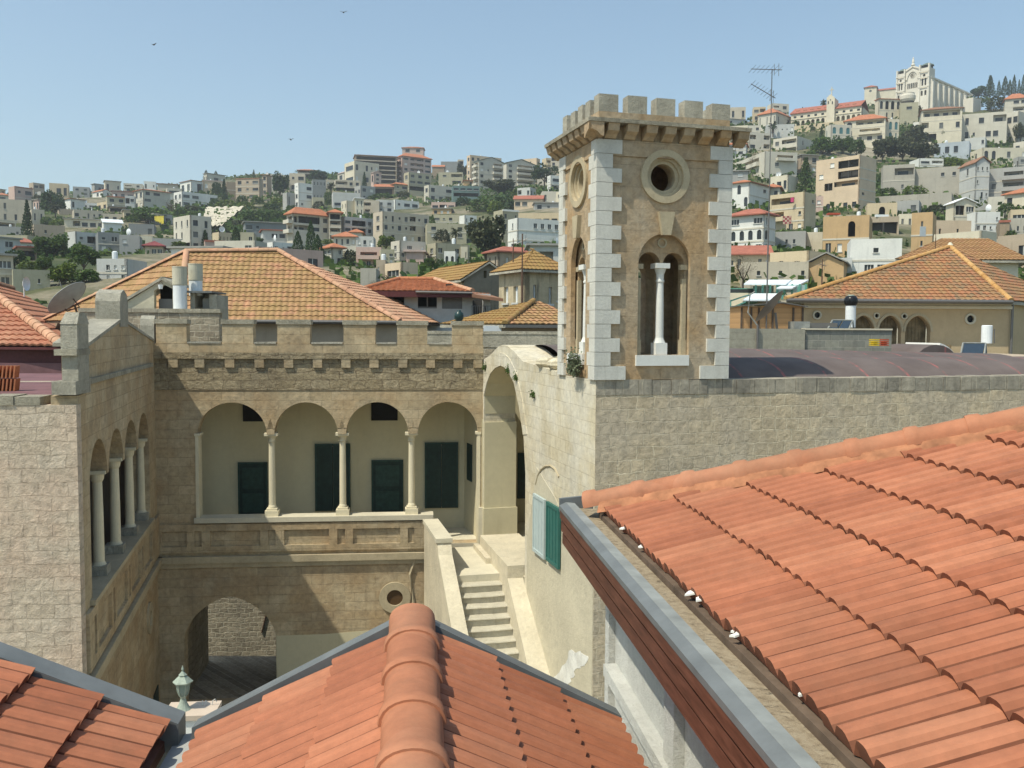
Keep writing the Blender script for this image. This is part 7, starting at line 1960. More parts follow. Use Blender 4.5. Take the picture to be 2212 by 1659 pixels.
# ------------------------------------------------------------------ the town on the hillside
ZM = {'1': (0, 420, .1808), '2': (300, 380, .1808), '3': (600, 350, .1808), '4': (950, 340, .1944), '5': (1760, 180, .1718), '6': (2120, 130, .1718), '7': (1760, 400, .1718), '8': (2120, 340, .1718), 'M': (880, 560, .226)}
def zz(z, x, y):
    a, b, s = ZM[z]; return ((a + x * s) * .8848, (b + y * s) * .8848)
TOWN = """
1F 0 0 430 372 690 beige t.t/tt. - flat:x|plain beige stone building with narrow windows at the far left edge
1L 120 205 450 190 470 pink .W/W - flat:red|pink and beige block with orange roof strips on the left skyline
1F -40 0 118 310 420 cream w - hip:orange|low cream house under a small orange roof at the far left skyline
1F 430 0 605 505 700 beige tt - flat|plain beige annex right of the tall conical tree at far left
1F -30 0 290 735 900 grey ... - flat|low grey concrete building with an empty terrace at the far left
1R -30 385 400 885 1000 olive .. - flat|low olive flat roofed building below the grey terrace at far left
1F 210 0 460 1010 1110 white .w - hip:red|small white house with a pinkish red roof among the trees at far left
1F 250 0 500 1085 1210 brown D - slab:red|small dark house under a flat red roof among the trees at far left
1F -40 0 190 1130 1600 beige W/w - slab|two storey beige house with a wide shuttered window at the left edge
1F 180 0 680 1370 1600 olive .w.q. - flat|low shadowed olive building left of the satellite dish
1F 460 0 880 715 900 tan .q.. - flat|long tan retaining building above the bright green trees at left
1F 800 0 1010 500 620 tan .... - flat|bare tan block wall house just right of the big palm at left
1F 1000 0 1390 515 650 beige W.T.w - flat|beige house with a dark corner loggia right of the palm at left
1F 870 0 1420 640 790 cream .LWWW - slab|cream house with a hooded balcony and wide windows, left hillside
1F 1390 0 1710 565 690 beige www - flat|beige house with three square windows under a pergola, left hillside
1F 1480 0 1700 505 560 brown DD - slab|small dark pergola terrace on top of a beige house, left hillside
1L 925 1025 1330 800 1090 lgrey .D/L. . flat|grey house with a bright white side wall and long dark balcony, left
1F 1330 0 1620 815 1100 dgrey .w/w. - flat|plain dark grey concrete block, left of three joined grey blocks
1F 1615 0 1890 850 1120 grey w./.. - flat|plain mid grey concrete block, right of the dark one at left
1F 1740 0 2085 700 900 dgrey ..w - flat|dark grey upper block with rooftop tanks beside the yellow field
1F 1885 0 2060 885 1010 cream .. - flat|blank cream wall house below the yellow flowered slope
1F 1400 0 1650 728 800 white . - gablex:tank|small shed with a bright white metal roof, left hillside
1R 1310 1715 1990 1170 1500 lgrey .www/.w.w .. flat|two storey light grey house with a rooftop frame left of the yellow roof
1F 1960 0 2200 1010 1160 peach .WW - hip:maroon|cream veranda house with a dark red roof above the yellow roof ridge
2L 158 278 640 455 740 pale wW./W../... ww/ww hip:orange:30|four storey pale corner block with bright side wall, left centre hillside
1L 880 960 1150 360 520 white ww. . slab:brown|white house with a flat brown roof right of the left skyline palm
1F 1070 0 1310 420 500 white WW - flat|long low white house below the left skyline
1L 1250 1390 1480 250 340 white .w w gable:orange|small white gabled house with an orange roof on the left skyline
1L 1310 1450 1480 395 520 sand w ww flat:orange|small bright yellow cream house with orange edging, left hillside
1F 1450 0 1700 330 520 olive ww/.. - flat:orange|square olive beige house with two pale windows, left hillside
1F 1510 0 1810 265 400 pink wwW - slab:maroon|pinkish row house with a dark gabled roof edge on the left skyline
1F 1690 0 1820 320 540 lgrey DW/w. - flat|narrow grey house with dark openings beside the four storey corner block
2F 468 0 740 385 500 beige ... - slab:brown|beige house under a long brown slab roof on the left skyline
2F 600 0 800 440 620 pale W/ww - flat|pale terraced house tucked left of the bright white complex
2L 775 925 1080 335 520 white .D ww slab:brown|upper white block with a dark sloping roof, top of the white complex
2L 690 800 1280 480 700 white WW.W/WWW. ww/ww flat|bright white modern house complex with ribbon windows, left centre skyline
2F 1085 0 1350 335 490 peach w.w - flat:pink|peach house with pale bands below the skyline cypress pair
2F 1400 0 1530 355 560 brown ../.. - flat|rough brown building between the conifer and the tan apartment
2R 1525 1845 1895 300 600 tan wqW/wqW/sW . flat:roof_brown|tan three storey apartment with white shutters and pinkish bands
2R 1880 1950 2010 262 545 tan w/w/w . slab:brown|narrow tan tower house beside the tan three storey apartment
2F 2000 0 2200 255 500 pale ww/ww - flat|pale house behind the dark round tree, centre left skyline
2L 690 915 1200 800 1300 pale wT/wT/w. ttt/tt./DD flat|big apartment house with a grey side and rounded cream front, left centre
2L 1280 1300 1480 1030 1200 sand tttt . flat|cream pavilion with striped upright panels, left centre
2F 1590 0 1770 1035 1340 olive .w/.w - flat|plain olive beige block right of the dark round cypress
2F 1110 0 1370 1165 1300 pink .D - flat:red|low grey house with a pinkish red eave between two cypresses
2F 400 0 900 1120 1290 grey .... - flat|long grey retaining block above the red veranda roof, left centre
2F 1650 0 2212 905 1060 dgrey W.... - slab|long dark grey shed roofed building, centre left hillside
3F 590 0 800 405 660 beige .W/w. - flat|beige block with one wide pale window under the orange pavilion
3F 700 0 960 395 500 beige DD - open:orange:60|beige house crowned by a round orange pavilion roof on the skyline
3L 500 560 670 660 880 grey t. . flat|narrow grey block left of the white striped house, centre left
3L 665 715 905 530 880 white .W/.W/.. w/w/w flat|white three storey house with two long dark windows, centre left
3F 905 0 1085 490 770 dgrey tttt/.../tttt - flat|tall dark green grey wall block beside the white striped house
3F 905 0 1062 730 880 olive .. - flat|small olive block at the foot of the dark green grey wall
3F 1080 0 1220 490 640 beige w./.. - flat|plain beige block behind the palm, centre left
3F 1210 0 1550 495 670 beige LLww/DDDD - flat|long beige row raised on dark open stilts, centre left
3F 1180 0 1540 665 880 lgrey .../W.. - flat|blank light grey retaining house below the stilted row
3L 1335 1470 1800 235 560 cream w.w.w/w.W.w W/W flat|stepped cream apartment house with many windows beside the concrete frame
3L 1240 1330 1430 390 520 pale w/W w gable:pink|pale twin gabled house with pink trim, left of the pair
3L 1450 1480 1560 390 530 pink w/w w gable:pink|narrow pinkish gabled house with a bay, centre skyline
3L 1700 1730 1830 390 570 pink w/w/w w gable:pink|pinkish gabled bay house right of the small cypress
3F 1480 0 2040 170 540 brown DDDDDD/DDDDDD/DDDDDD/DDDDDD/DDDDDD/DDDDDD - slab:brown|unfinished brown concrete frame building with open floors on the skyline
4L 78 165 530 205 540 pink WLLW/wLLW/wLLW/WLLW/WLLW B/B/B/B/B hip:orange:60|tall pink and white apartment tower with stepped orange roofs on the skyline
4F 165 0 430 105 260 pink ww/WW - hip:orange:30|top storeys of the pink apartment tower under twin orange roofs
3F 1740 0 1990 585 720 brown DD - gablex:orange|house with an orange roof and two dark dormers, centre
3L 1985 2010 2190 545 720 olive .W/w. . hip:orange|grey olive house with a bright orange hip roof below the pink tower
3L 565 640 1135 940 1340 pale DDDw/LLWw/...w B/B/. hip:orange:100|large pale villa with a broad orange hip roof, centre of the hillside
3F 1130 0 1290 930 1330 beige D/L/L/L - hip:orange|narrow beige block with stacked balconies joined to the orange roofed villa
3L 1290 1365 1590 770 990 cream .w/.W tt/.. flat|cream block with narrow bright side wall and white rooftop sheet, centre
3F 1590 0 1800 770 960 beige L./B. - flat|beige half of the cream block with recessed balconies
3F 1480 0 1590 745 990 cream tt/tt - slab:tank|slim cream stair tower with a white metal roof, centre
3L 1190 1330 1725 985 1320 lgrey WDDw/WDDw/ww.w w/w/w flat|light grey three storey rounded apartment block, centre
3L 1720 1850 2475 915 1330 beige qTqwL.w/wqwqL.w/.w..ww. w/w/. flat|large beige apartment block with rounded corner and ribbon bands, centre
3F 230 0 650 1180 1330 lgrey .WWW - slab:red|light grey house with a long red roof edge, centre left
3L 240 370 650 1330 1580 white w.L/..D ttt/... flat|low white house beside the three dark cypresses
3F 640 0 790 1170 1330 beige ../.. - flat|plain beige block behind the left dark cypress
3F 1190 0 1490 1290 1400 pale TTww - hip:orange|low house with orange tiled roof and row of small windows, centre
3F 1415 0 1565 1230 1330 pale . - hip:orange|small square lookout with its own orange roof, centre
3F 1490 0 1725 1300 1400 lgrey www - flat|grey block with small windows below the light grey apartments
3L 1040 1160 1310 1400 1640 pale .w/.D WW/.. hip:orange|house with an orange roof and glazed balcony right of the cypresses
3F 1490 0 1830 1400 1690 pink BBB/.wL - flat|pink balconied house with two long terraces, centre
3F 1825 0 2010 1430 1700 olive ww/ww/wD - flat|olive house with dark windows right of the pink balconied house
4L 60 135 460 1270 1600 pale .W.w/w..w/DDwD w/w/w flat|pale three storey house with a white bay window, centre
4F 215 0 430 1530 1600 pink .... - slab:pink|low shed with a pink roof, centre
4L 185 250 525 410 720 olive www/WWW/DDD/... w/./. flat|olive house standing on dark open terraces below the pink tower
4L 440 500 800 570 790 pale w.W/wwL w/w flat|pale cube house with square bay window, centre skyline foot
4F 800 0 1135 585 790 teal WWWW/DDD/... - flat|long dark green grey hall with open lower floors, centre
4F 620 0 925 415 580 olive .L/.W - flat|olive block with a dark loggia right of the pink tower
4F 540 0 690 345 470 brown . - gablex:orange|rough house with a long orange roof beside the pink tower
4F 650 0 880 280 360 dgrey ... - flat|grey skyline block between the pink tower and the green roofs
4F 865 0 935 255 330 beige D - flat|small beige lookout block on the central skyline
4L 975 1020 1410 195 540 peach ww..ww/ww..ww/ww..ww/ww..ww w/w/w/w flat|tall peach slab apartment behind the green roofed blocks
4L 1060 1125 1440 265 650 pale w.BB/w.BB/w.BB/w.BB/w.DD B/B/B/B/. gable:green:60|left one of two apartment blocks with green gabled roofs
4L 1440 1475 1840 290 640 pale wBBB/wBBB/wBBB/wBBB/wDDD ./././.. gable:green:60|right one of two apartment blocks with green gabled roofs
4R 1640 1855 1875 235 520 peach ww../ww../ww..  ././. flat|tall peach block with rooftop aerials, right of the green roofs
4F 2030 0 2240 200 480 beige DDDD/w.w/w.w/w.w - flat:roof_pink|beige tower with a glazed top floor beside the bell tower
4F 940 0 1110 520 600 ochre .w. - slab:orange|small ochre house with an orange eave, centre skyline foot
4L 60 75 375 755 870 white qWW . flat|long low white house with paired windows, centre hillside
4F 530 0 830 790 900 pink WDW - flat|pinkish house with dark balcony band, centre hillside
4F 545 0 780 885 960 ochre www - slab|ochre lower storey with small windows, centre hillside
4F 560 0 900 950 1110 olive W.w./... - flat|olive terrace wall house, centre hillside
4L 750 830 905 1020 1100 peach . w flat|tiny peach cube house, centre hillside
4L 915 950 1100 950 1150 white ttt/t.t . flat|white house half hidden by the big dark eucalyptus
4L 1310 1430 1620 880 1290 olive w../w../... q/q/q flat:white|tall block with a peach sunlit side and grey front, right of the eucalyptus
4F 1570 0 1925 750 880 peach WW.W - gablex:red|peach house under a long red roof, right of centre
4L 1990 2030 2190 450 660 white W/L w/. flat|white stepped villa with curved balcony just left of the bell tower
4F 1920 0 2180 655 800 pale T.B - flat|pale villa with round balconies and columns just left of the bell tower
4F 1830 0 2175 800 910 grey w.. - slab|grey flat roofed house above the white school
4L 1490 1610 2230 985 1390 white ..wwwww/......./.wTTwT. t/./. flat|long white school building with a row of tall windows left of the bell tower
4F 1615 0 2230 925 1140 sand .WWWWW - flat|sand coloured upper storey of the school with five large windows
4L 1250 1370 1890 1400 1680 tan .w.ww.w tt hip:red:75|old tan stone house with a red and pink roof below the school
4F 1885 0 2200 1360 1660 cream tttaa/.... - flat|cream stone house with arched windows just left of the bell tower
4L 525 590 1010 1300 1580 olive w.w./w.qw w/w flat|two storey olive house with rooftop dish, centre
4F 690 0 830 1510 1600 white aa - flat|small white arcade porch above the mossy gable
4F 900 0 985 1400 1530 cream .t - flat|narrow cream tower house above the mossy gable
ML 265 440 620 410 560 peach .. W flat|low house with a blank cream sunlit side wall, behind the orange veranda roof
MF 170 0 270 400 530 tan w. - flat|small tan block left of the blank cream house
MF 0 0 170 470 640 rock ... - flat|rough rubble walled plot behind the yellow roof
5R 530 780 995 545 760 pale t.t.t t.w hip:orange:105|corner pavilion of the hilltop monastery with an orange hip roof
5F 300 0 560 735 900 pale w.w/... - flat|pale terraced house below the monastery corner
5L 310 400 700 830 1100 pale L.L/W.L B/B flat|stepped pale apartment terraces below the monastery, left of the bare tree
5F 640 0 1040 720 860 lgrey .a.oow - flat|light grey round fronted house below the monastery palms
5R 740 1080 1400 880 1140 pale wLL/wLL tt/tt flat|white sided cube house with framed balconies, right hillside
5L 160 620 1080 1100 1450 pale .BBB/.w../... BB/L. flat|broad beige house with two long balcony terraces right of the bell tower
5L 1480 1560 1850 720 990 pale aaa/... T. flat|pale villa wing with teal bay windows, right hillside
5F 1750 0 2330 650 980 cream aLLL/aBBB/.www - hip:orange:110|big cream villa with an orange roof and curved balconies, right hillside
5F 1530 0 1740 470 700 pale aW/.. - flat|small domed upper block of the villa, left of the orange roof
6F -10 0 210 880 1230 pale LL/LL - flat|balcony wing of the villa beside its octagonal bay
6L 160 190 430 930 1250 cream aaa/tat a/a flat|bay of the villa with three teal arched windows
6F -60 0 110 480 720 cream o/. - hip:red:40|square tower house with a round window beneath the basilica
6F 100 0 390 520 640 cream .. - gablex:red|cream link block with a long red roof left of the basilica
6L 130 140 460 650 960 cream aGGa/.TT. . slab:orange|cream house with a wide arched window and an orange eave below the basilica
6F 445 0 705 700 1000 olive ./. - flat|dark olive back wall block beside the round tower
6F 630 0 810 975 1180 white . - flat|blank white wall block in the villa garden
6F 740 0 1320 790 1270 cream LLLL/L.w.w/DD... - hip:brown:70|cream three storey house with a wide brown hip roof, right hillside
6F 1240 0 1960 850 1260 pale .w.W.LL/.w..WW. - flat|very wide pale two storey house with long dark balcony, right hillside
6R 1950 2120 2230 820 1260 pale WW/q. . flat|pale end block of the wide two storey house, near the right edge
6F 1935 0 2260 640 860 pale .WW/.LL - hip:orange:90|pale house with an orange hip roof at the right edge
6F 930 0 1430 1265 1470 blue www. - flat|blue grey clad house raised on stilts, right hillside
6F 1370 0 1660 1200 1330 lgrey ...w - flat|grey low block behind the stilted clad house
6L 1440 1620 2260 1340 1530 cream aa.w.w t flat|cream house with two arched windows at the right edge
8L 1280 1510 1705 330 900 lgrey .q./.../.w. t/../.. gable:brown:90|tall narrow light grey house with a steep gable, right
8F 1705 0 2260 400 900 grey .BBB/wBBB/... - flat|grey apartment house with stacked railed balconies at the right edge
8F 200 0 650 360 790 rock .LL/.... - flat|half ruined grey house with a dark glazed loggia, right hillside
8F 650 0 1290 400 800 rock ..../.... - flat|long dry stone terrace wall above the bright green bushes, right
8F 0 0 1180 815 930 rock ...... - flat|long low stone wall above the arched niche building, right
5R 1340 1955 2190 1150 1930 peach .sDD/s.DD/.DLLL/s..../.a.ww ../../../../.. flat|tall pinkish beige apartment house with blue awning balcony, right of centre
7R 110 400 690 250 620 white .a./w.a ../.. hip:orange:60|white house with broken orange gable roofs just right of the bell tower
7F 620 0 830 330 560 pale .w - hip:orange|small house with an orange eave behind the white arched house
7R 700 950 1090 155 420 cream .Ww .. flat|small cream cube house left of the big conifer
7R 110 600 765 700 1280 white W.W/aaaa/w..W t./a./tw hip:red:100|white three storey house with a row of four arches and red roof
7R 690 1175 1340 395 980 sand LLL./BB../w.ww .q/../.. flat|sand coloured house with a washing balcony and a patterned rug, right
7F 1330 0 1450 460 720 pink q/. - flat|small pinkish house in shadow behind the sand coloured one
7F 110 0 700 1345 1560 sand .w..ww - gablex:red|low long house with a red roof right of the bell tower
7F 600 0 700 1300 1500 tan w - flat|tan strip house joined to the red roofed long house
7R 690 1240 1610 1230 1640 sand .w.W. w..w flat|plain sand coloured cube house with two square windows, right middle distance
7F 1440 0 2095 740 1340 ochre ..G./ww.. - flat|ochre stone building with a tall dark pointed arch, right hillside
7F 1200 0 1440 970 1230 cream . - flat|blank cream terrace house left of the ochre arch building
7F 770 0 1200 960 1240 grey .... - flat|rough grey rock like wall below the rug balcony, right
7F 1830 0 2560 1065 1620 white .../.WW. - flat|bright white flat roofed house with a framed window, right middle distance
7F 1630 0 1860 1370 1620 lgrey .. - flat|small light grey shed left of the bright white house
7F 1240 0 1740 1560 1690 ochre .. - gable:grey|ochre gable end house just behind the glasshouse
7F 300 0 1240 1555 1690 beige .q.q.q - flat|long beige parapet house behind the green glasshouse
8F -10 0 430 1100 1390 tan DDD - flat|tan stone house with a dark shaded porch, right hillside
8F -20 0 405 905 1130 sand .G. - flat|sandstone building with a big blind arch niche, right hillside
8F 400 0 715 870 1090 grey .w - flat|grey block with one square window beside the arch niche
8F 430 0 640 1060 1260 cream TT - flat|small cream porch with a green ledge, right
8F 600 0 900 1040 1640 ochre .../... - flat|tall ochre wall house between the cream porch and two window house
8L 800 820 1450 1150 1560 peach .t.t. . flat|peach stone house with two tall windows behind the pyramid roof
8L 1190 1210 1510 900 1280 cream DW/.. . gable:olive|cream house with a low pediment gable, right
8L 1510 1520 1865 1030 1330 white ..../ww.. . flat|small white plain cube house near the right edge
8F 1860 0 2000 1150 1420 brown . - flat:red|little brown hut with a red roof edge near the right edge
8F 1980 0 2260 1120 1420 rock ... - flat|rough rock retaining wall at the right edge
8F 1720 0 2260 1410 1700 tan .... - flat|tan ruined terrace wall behind the pyramid roof at the right edge
8F 1700 0 1930 880 960 pale ... - flat|pale low parapet below the grey apartment house at right
"""
HS = {}
def build_town():
    for ln in TOWN.strip().split('\n'):
        a, lab = ln.split('|'); f = a.split()
        z = f[0][0]; side = f[0][1]; xa, xb, xc, yt, yb = [float(q) for q in f[1:6]]
        col, rows, srows, roof = f[6:10]
        p0 = zz(z, xa, yt); pm = zz(z, xb, yt); p1 = zz(z, xc, yb); rise = 0
        if roof.count(':') == 2: roof, r_ = roof.rsplit(':', 1); rise = float(r_) * ZM[z][2] * .8848
        if rows in ('-',): rows = ''
        glass = 'tealglass' if 'teal' in lab else None
        w = lab.split(); cat = 'house'; nm = 'house'
        for k, c_, n_ in (('apartment', 'apartment block', 'apartment_building'), ('school', 'school', 'school_building'), ('wall', None, None), ('monastery', 'monastery', 'monastery_pavilion'), ('shed', 'shed', 'shed'), ('villa', 'villa', 'villa'), ('hall', 'building', 'building'), ('block', 'building', 'building')):
            if k in w[:7] and c_: cat, nm = c_, n_; break
        R = house(side, p0[0], pm[0], p1[0], p0[1], p1[1], col, rows, srows, roof if roof != 'flat:x' else 'flat', lab, cat=cat, name=nm, rise=rise, glass=glass)
        HS[lab[:24]] = R
build_town()

def fillers():
    rects = []
    for ln in TOWN.strip().split('\n'):
        a, lab = ln.split('|'); f = a.split(); z = f[0][0]; x0, _, x1, y0, y1 = [float(q) for q in f[1:6]]
        p, q = zz(z, x0, y0), zz(z, x1, y1); rects.append((p[0], p[1], q[0], q[1], lab))
    green = [('2', 1180, 540, 2212, 1000), ('6', 700, 560, 1940, 820), ('4', 830, 690, 1560, 920), ('5', 1000, 200, 2300, 800), ('6', 300, 100, 1500, 720), ('6', 0, 1150, 950, 1500), ('5', 1300, 900, 2100, 1150), ('1', 250, 850, 1310, 1640), ('2', 420, 640, 1200, 800), ('4', 1000, 920, 1440, 1560)]
    for z, x0, y0, x1, y1 in green: p, q = zz(z, x0, y0), zz(z, x1, y1); rects.append((p[0], p[1], q[0], q[1], None))
    rr = random.Random(31); used = set(); n = 0; cs = ['beige', 'cream', 'white', 'grey', 'tan', 'pale', 'lgrey', 'olive', 'pink', 'sand']
    nm = dict(lgrey='light grey', sand='yellowish', pink='pinkish', tan='tan')
    for y in range(240, 610, 9):
        for x in list(range(-10, 1225, 15)) + list(range(1590, 2240, 15)):
            px, py = x + rr.uniform(-8, 8), y + rr.uniform(-5, 5)
            Y = depth_on_ground(px, py)
            if Y > 450 or Y < 75: continue
            w = rr.uniform(5.5, 11) * FP / Y; h = rr.uniform(3.5, 7.5) * FP / Y
            A = (px - w / 2, py - h, px + w / 2, py)
            bad = 0
            for r in rects:
                ox = min(A[2], r[2]) - max(A[0], r[0]); oy = min(A[3], r[3]) - max(A[1], r[1])
                if ox > 0 and oy > 0: bad += ox * oy
            if bad > .42 * w * h: continue
            near = min((r for r in rects if r[4]), key=lambda r: abs((r[0] + r[2]) / 2 - px) + 1.3 * abs((r[1] + r[3]) / 2 - py))
            dx, dy = px - (near[0] + near[2]) / 2, py - h / 2 - (near[1] + near[3]) / 2
            pos = ('right of' if dx > 0 else 'left of') if abs(dx) > abs(dy) else ('below' if dy > 0 else 'above')
            c = cs[rr.randrange(len(cs))]
            nb = near[4].split(',')[0].split(' with ')[0].split(' below ')[0].split(' above ')[0].split(' beside ')[0].split(' right ')[0].split(' left ')[0].split(' behind ')[0].split(' on the ')[0].split(' between ')[0].split(' before ')[0].split()[:8]
            orange = rr.random() < .12
            lab = 'small %s %shouse %s the %s' % (nm.get(c, c), 'orange roofed ' if orange else '', pos, ' '.join(nb))
            if lab in used: continue
            used.add(lab); n += 1
            rows = rr.choice(['w.w', 'ww', '.Ww', 'w.w/w.w', 'WL/ww', 'w.q', 'L.w', 'ww/.w', 'Bw/ww'])
            side = rr.choice(['L', 'L', 'R', 'F']); sd = w * rr.uniform(.12, .3)
            house(side, A[0], A[0] + sd if side == 'L' else A[2] - sd, A[2], A[1], A[3], c, rows, rr.choice(['.', 'w.', 'ww']), 'hip:orange' if orange else rr.choice(['flat', 'flat', 'slab']), lab)
            rects.append((*A, None))
    print('fillers', n)
fillers()

# monastery wing seen along the skyline
def monastery():
    xl, yl = zz('5', 992, 780); Yl = 385.0; p = at(xl, yl, Yl); xr = zz('5', 1995, 0)[0]
    ang = rad(-33); F = Frame(p.x, p.y, ang, p.z); R = thing('monastery_wing', 'long cream monastery wing with an arcade of tall arches and red roof on the hilltop', 'monastery', F.o, ang)
    X = lambda x, y: F.hit(*zz('5', x, y))[0]; Z = lambda x, y: F.hit(*zz('5', x, y))[1]
    Wd = X(1995, 600); H = Z(1000, 570); D = 14
    holes = []; arcs = []
    px = [1058, 1127, 1190, 1258, 1325, 1390, 1458, 1525, 1600, 1680, 1760, 1875, 1945]
    h0 = H * 0.02
    n = 14; c = Wd / n
    zs = H * 0.36
    for k in range(n): holes.append(archpoly(c * (k + .5), c * .33, H * 0.0 + .1, zs, c * .33, 8))
    wn = [rectpoly(Wd * (k + .4) / 10, H * .66, Wd * (k + .4) / 10 + 1.1, H * .80) for k in range(10)]
    mb = MB(); mb.plate([(0, -8), (0, H), (Wd, H), (Wd, -8)], holes + wn, 0, .5); mb.box(0, .51, -8, Wd, D, H - .01) if False else None; mb.box(.01, 3, -8, Wd, D, H - .01); mb.build('wall', M['h_cream'], R)
    for k, h in enumerate(wn):
        q = MB(); q.box(h[0][0], .3, h[0][1], h[2][0], .4, h[1][1]); q.build('window', M['pane'], R)
    mb = MB(); mb.box(0, -.25, H * .56, Wd, -.001, H * .58); mb.build('string_course', M['trimlite'], R)
    mb = MB(); rz = H * .58
    mb.face(((-.4, -.5, H), (Wd, -.5, H), (Wd, D / 2, H + rz), (-.4, D / 2, H + rz))); mb.face(((-.4, D + .5, H), (Wd, D + .5, H), (Wd, D / 2, H + rz), (-.4, D / 2, H + rz))); mb.box(-.4, -.5, H - .3, Wd, D + .5, H - .001); mb.build('roof', M['roof_red'], R)
    for k in range(9):
        x = Wd * (k + .6) / 10; q = MB(); q.box(x, 1.6, H + .7, x + 1.5, 3.4, H + 1.35); q.build('dormer', M['roof_brown'], R)
    # chapel front
    x0, x1 = X(1512, 480), X(1625, 480); zt = Z(1565, 300); q = MB()
    q.prism([(x0, 0), (x0, Z(1512, 350)), ((x0 * 2 + x1) / 3, Z(1540, 315)), ((x0 + x1) / 2, zt), ((x0 + 2 * x1) / 3, Z(1600, 315)), (x1, Z(1620, 350)), (x1, 0)], -1.2, 5); q.build('chapel_front', M['h_cream'], R)
    for (a, b, t, u) in ((1530, 1545, 440, 400), (1588, 1603, 440, 400), (1560, 1575, 390, 372)):
        q = MB(); q.box(X(a, 420), -1.28, Z(a, t), X(b, 420), -1.21, Z(b, u)); q.build('window', M['pane'], R)
    q = MB(); xm = (x0 + x1) / 2; q.box(xm - .15, 0, zt, xm + .15, .3, zt + 3.2); q.box(xm - .8, 0, zt + 1.9, xm + .8, .3, zt + 2.2); q.build('cross', M['trimlite'], R)
    T = thing('terrace_wall', 'cream garden terrace wall running below the monastery arcade', 'wall', F.o, ang); q = MB(); q.box(-2, -6, -14, Wd, -5, -.5); q.build('masonry', M['h_sand'], T); q = MB(); q.box(-2, -4.99, -14, Wd, -.01, -.8); q.build('garden_bed', M['h_rock'], T)
monastery()

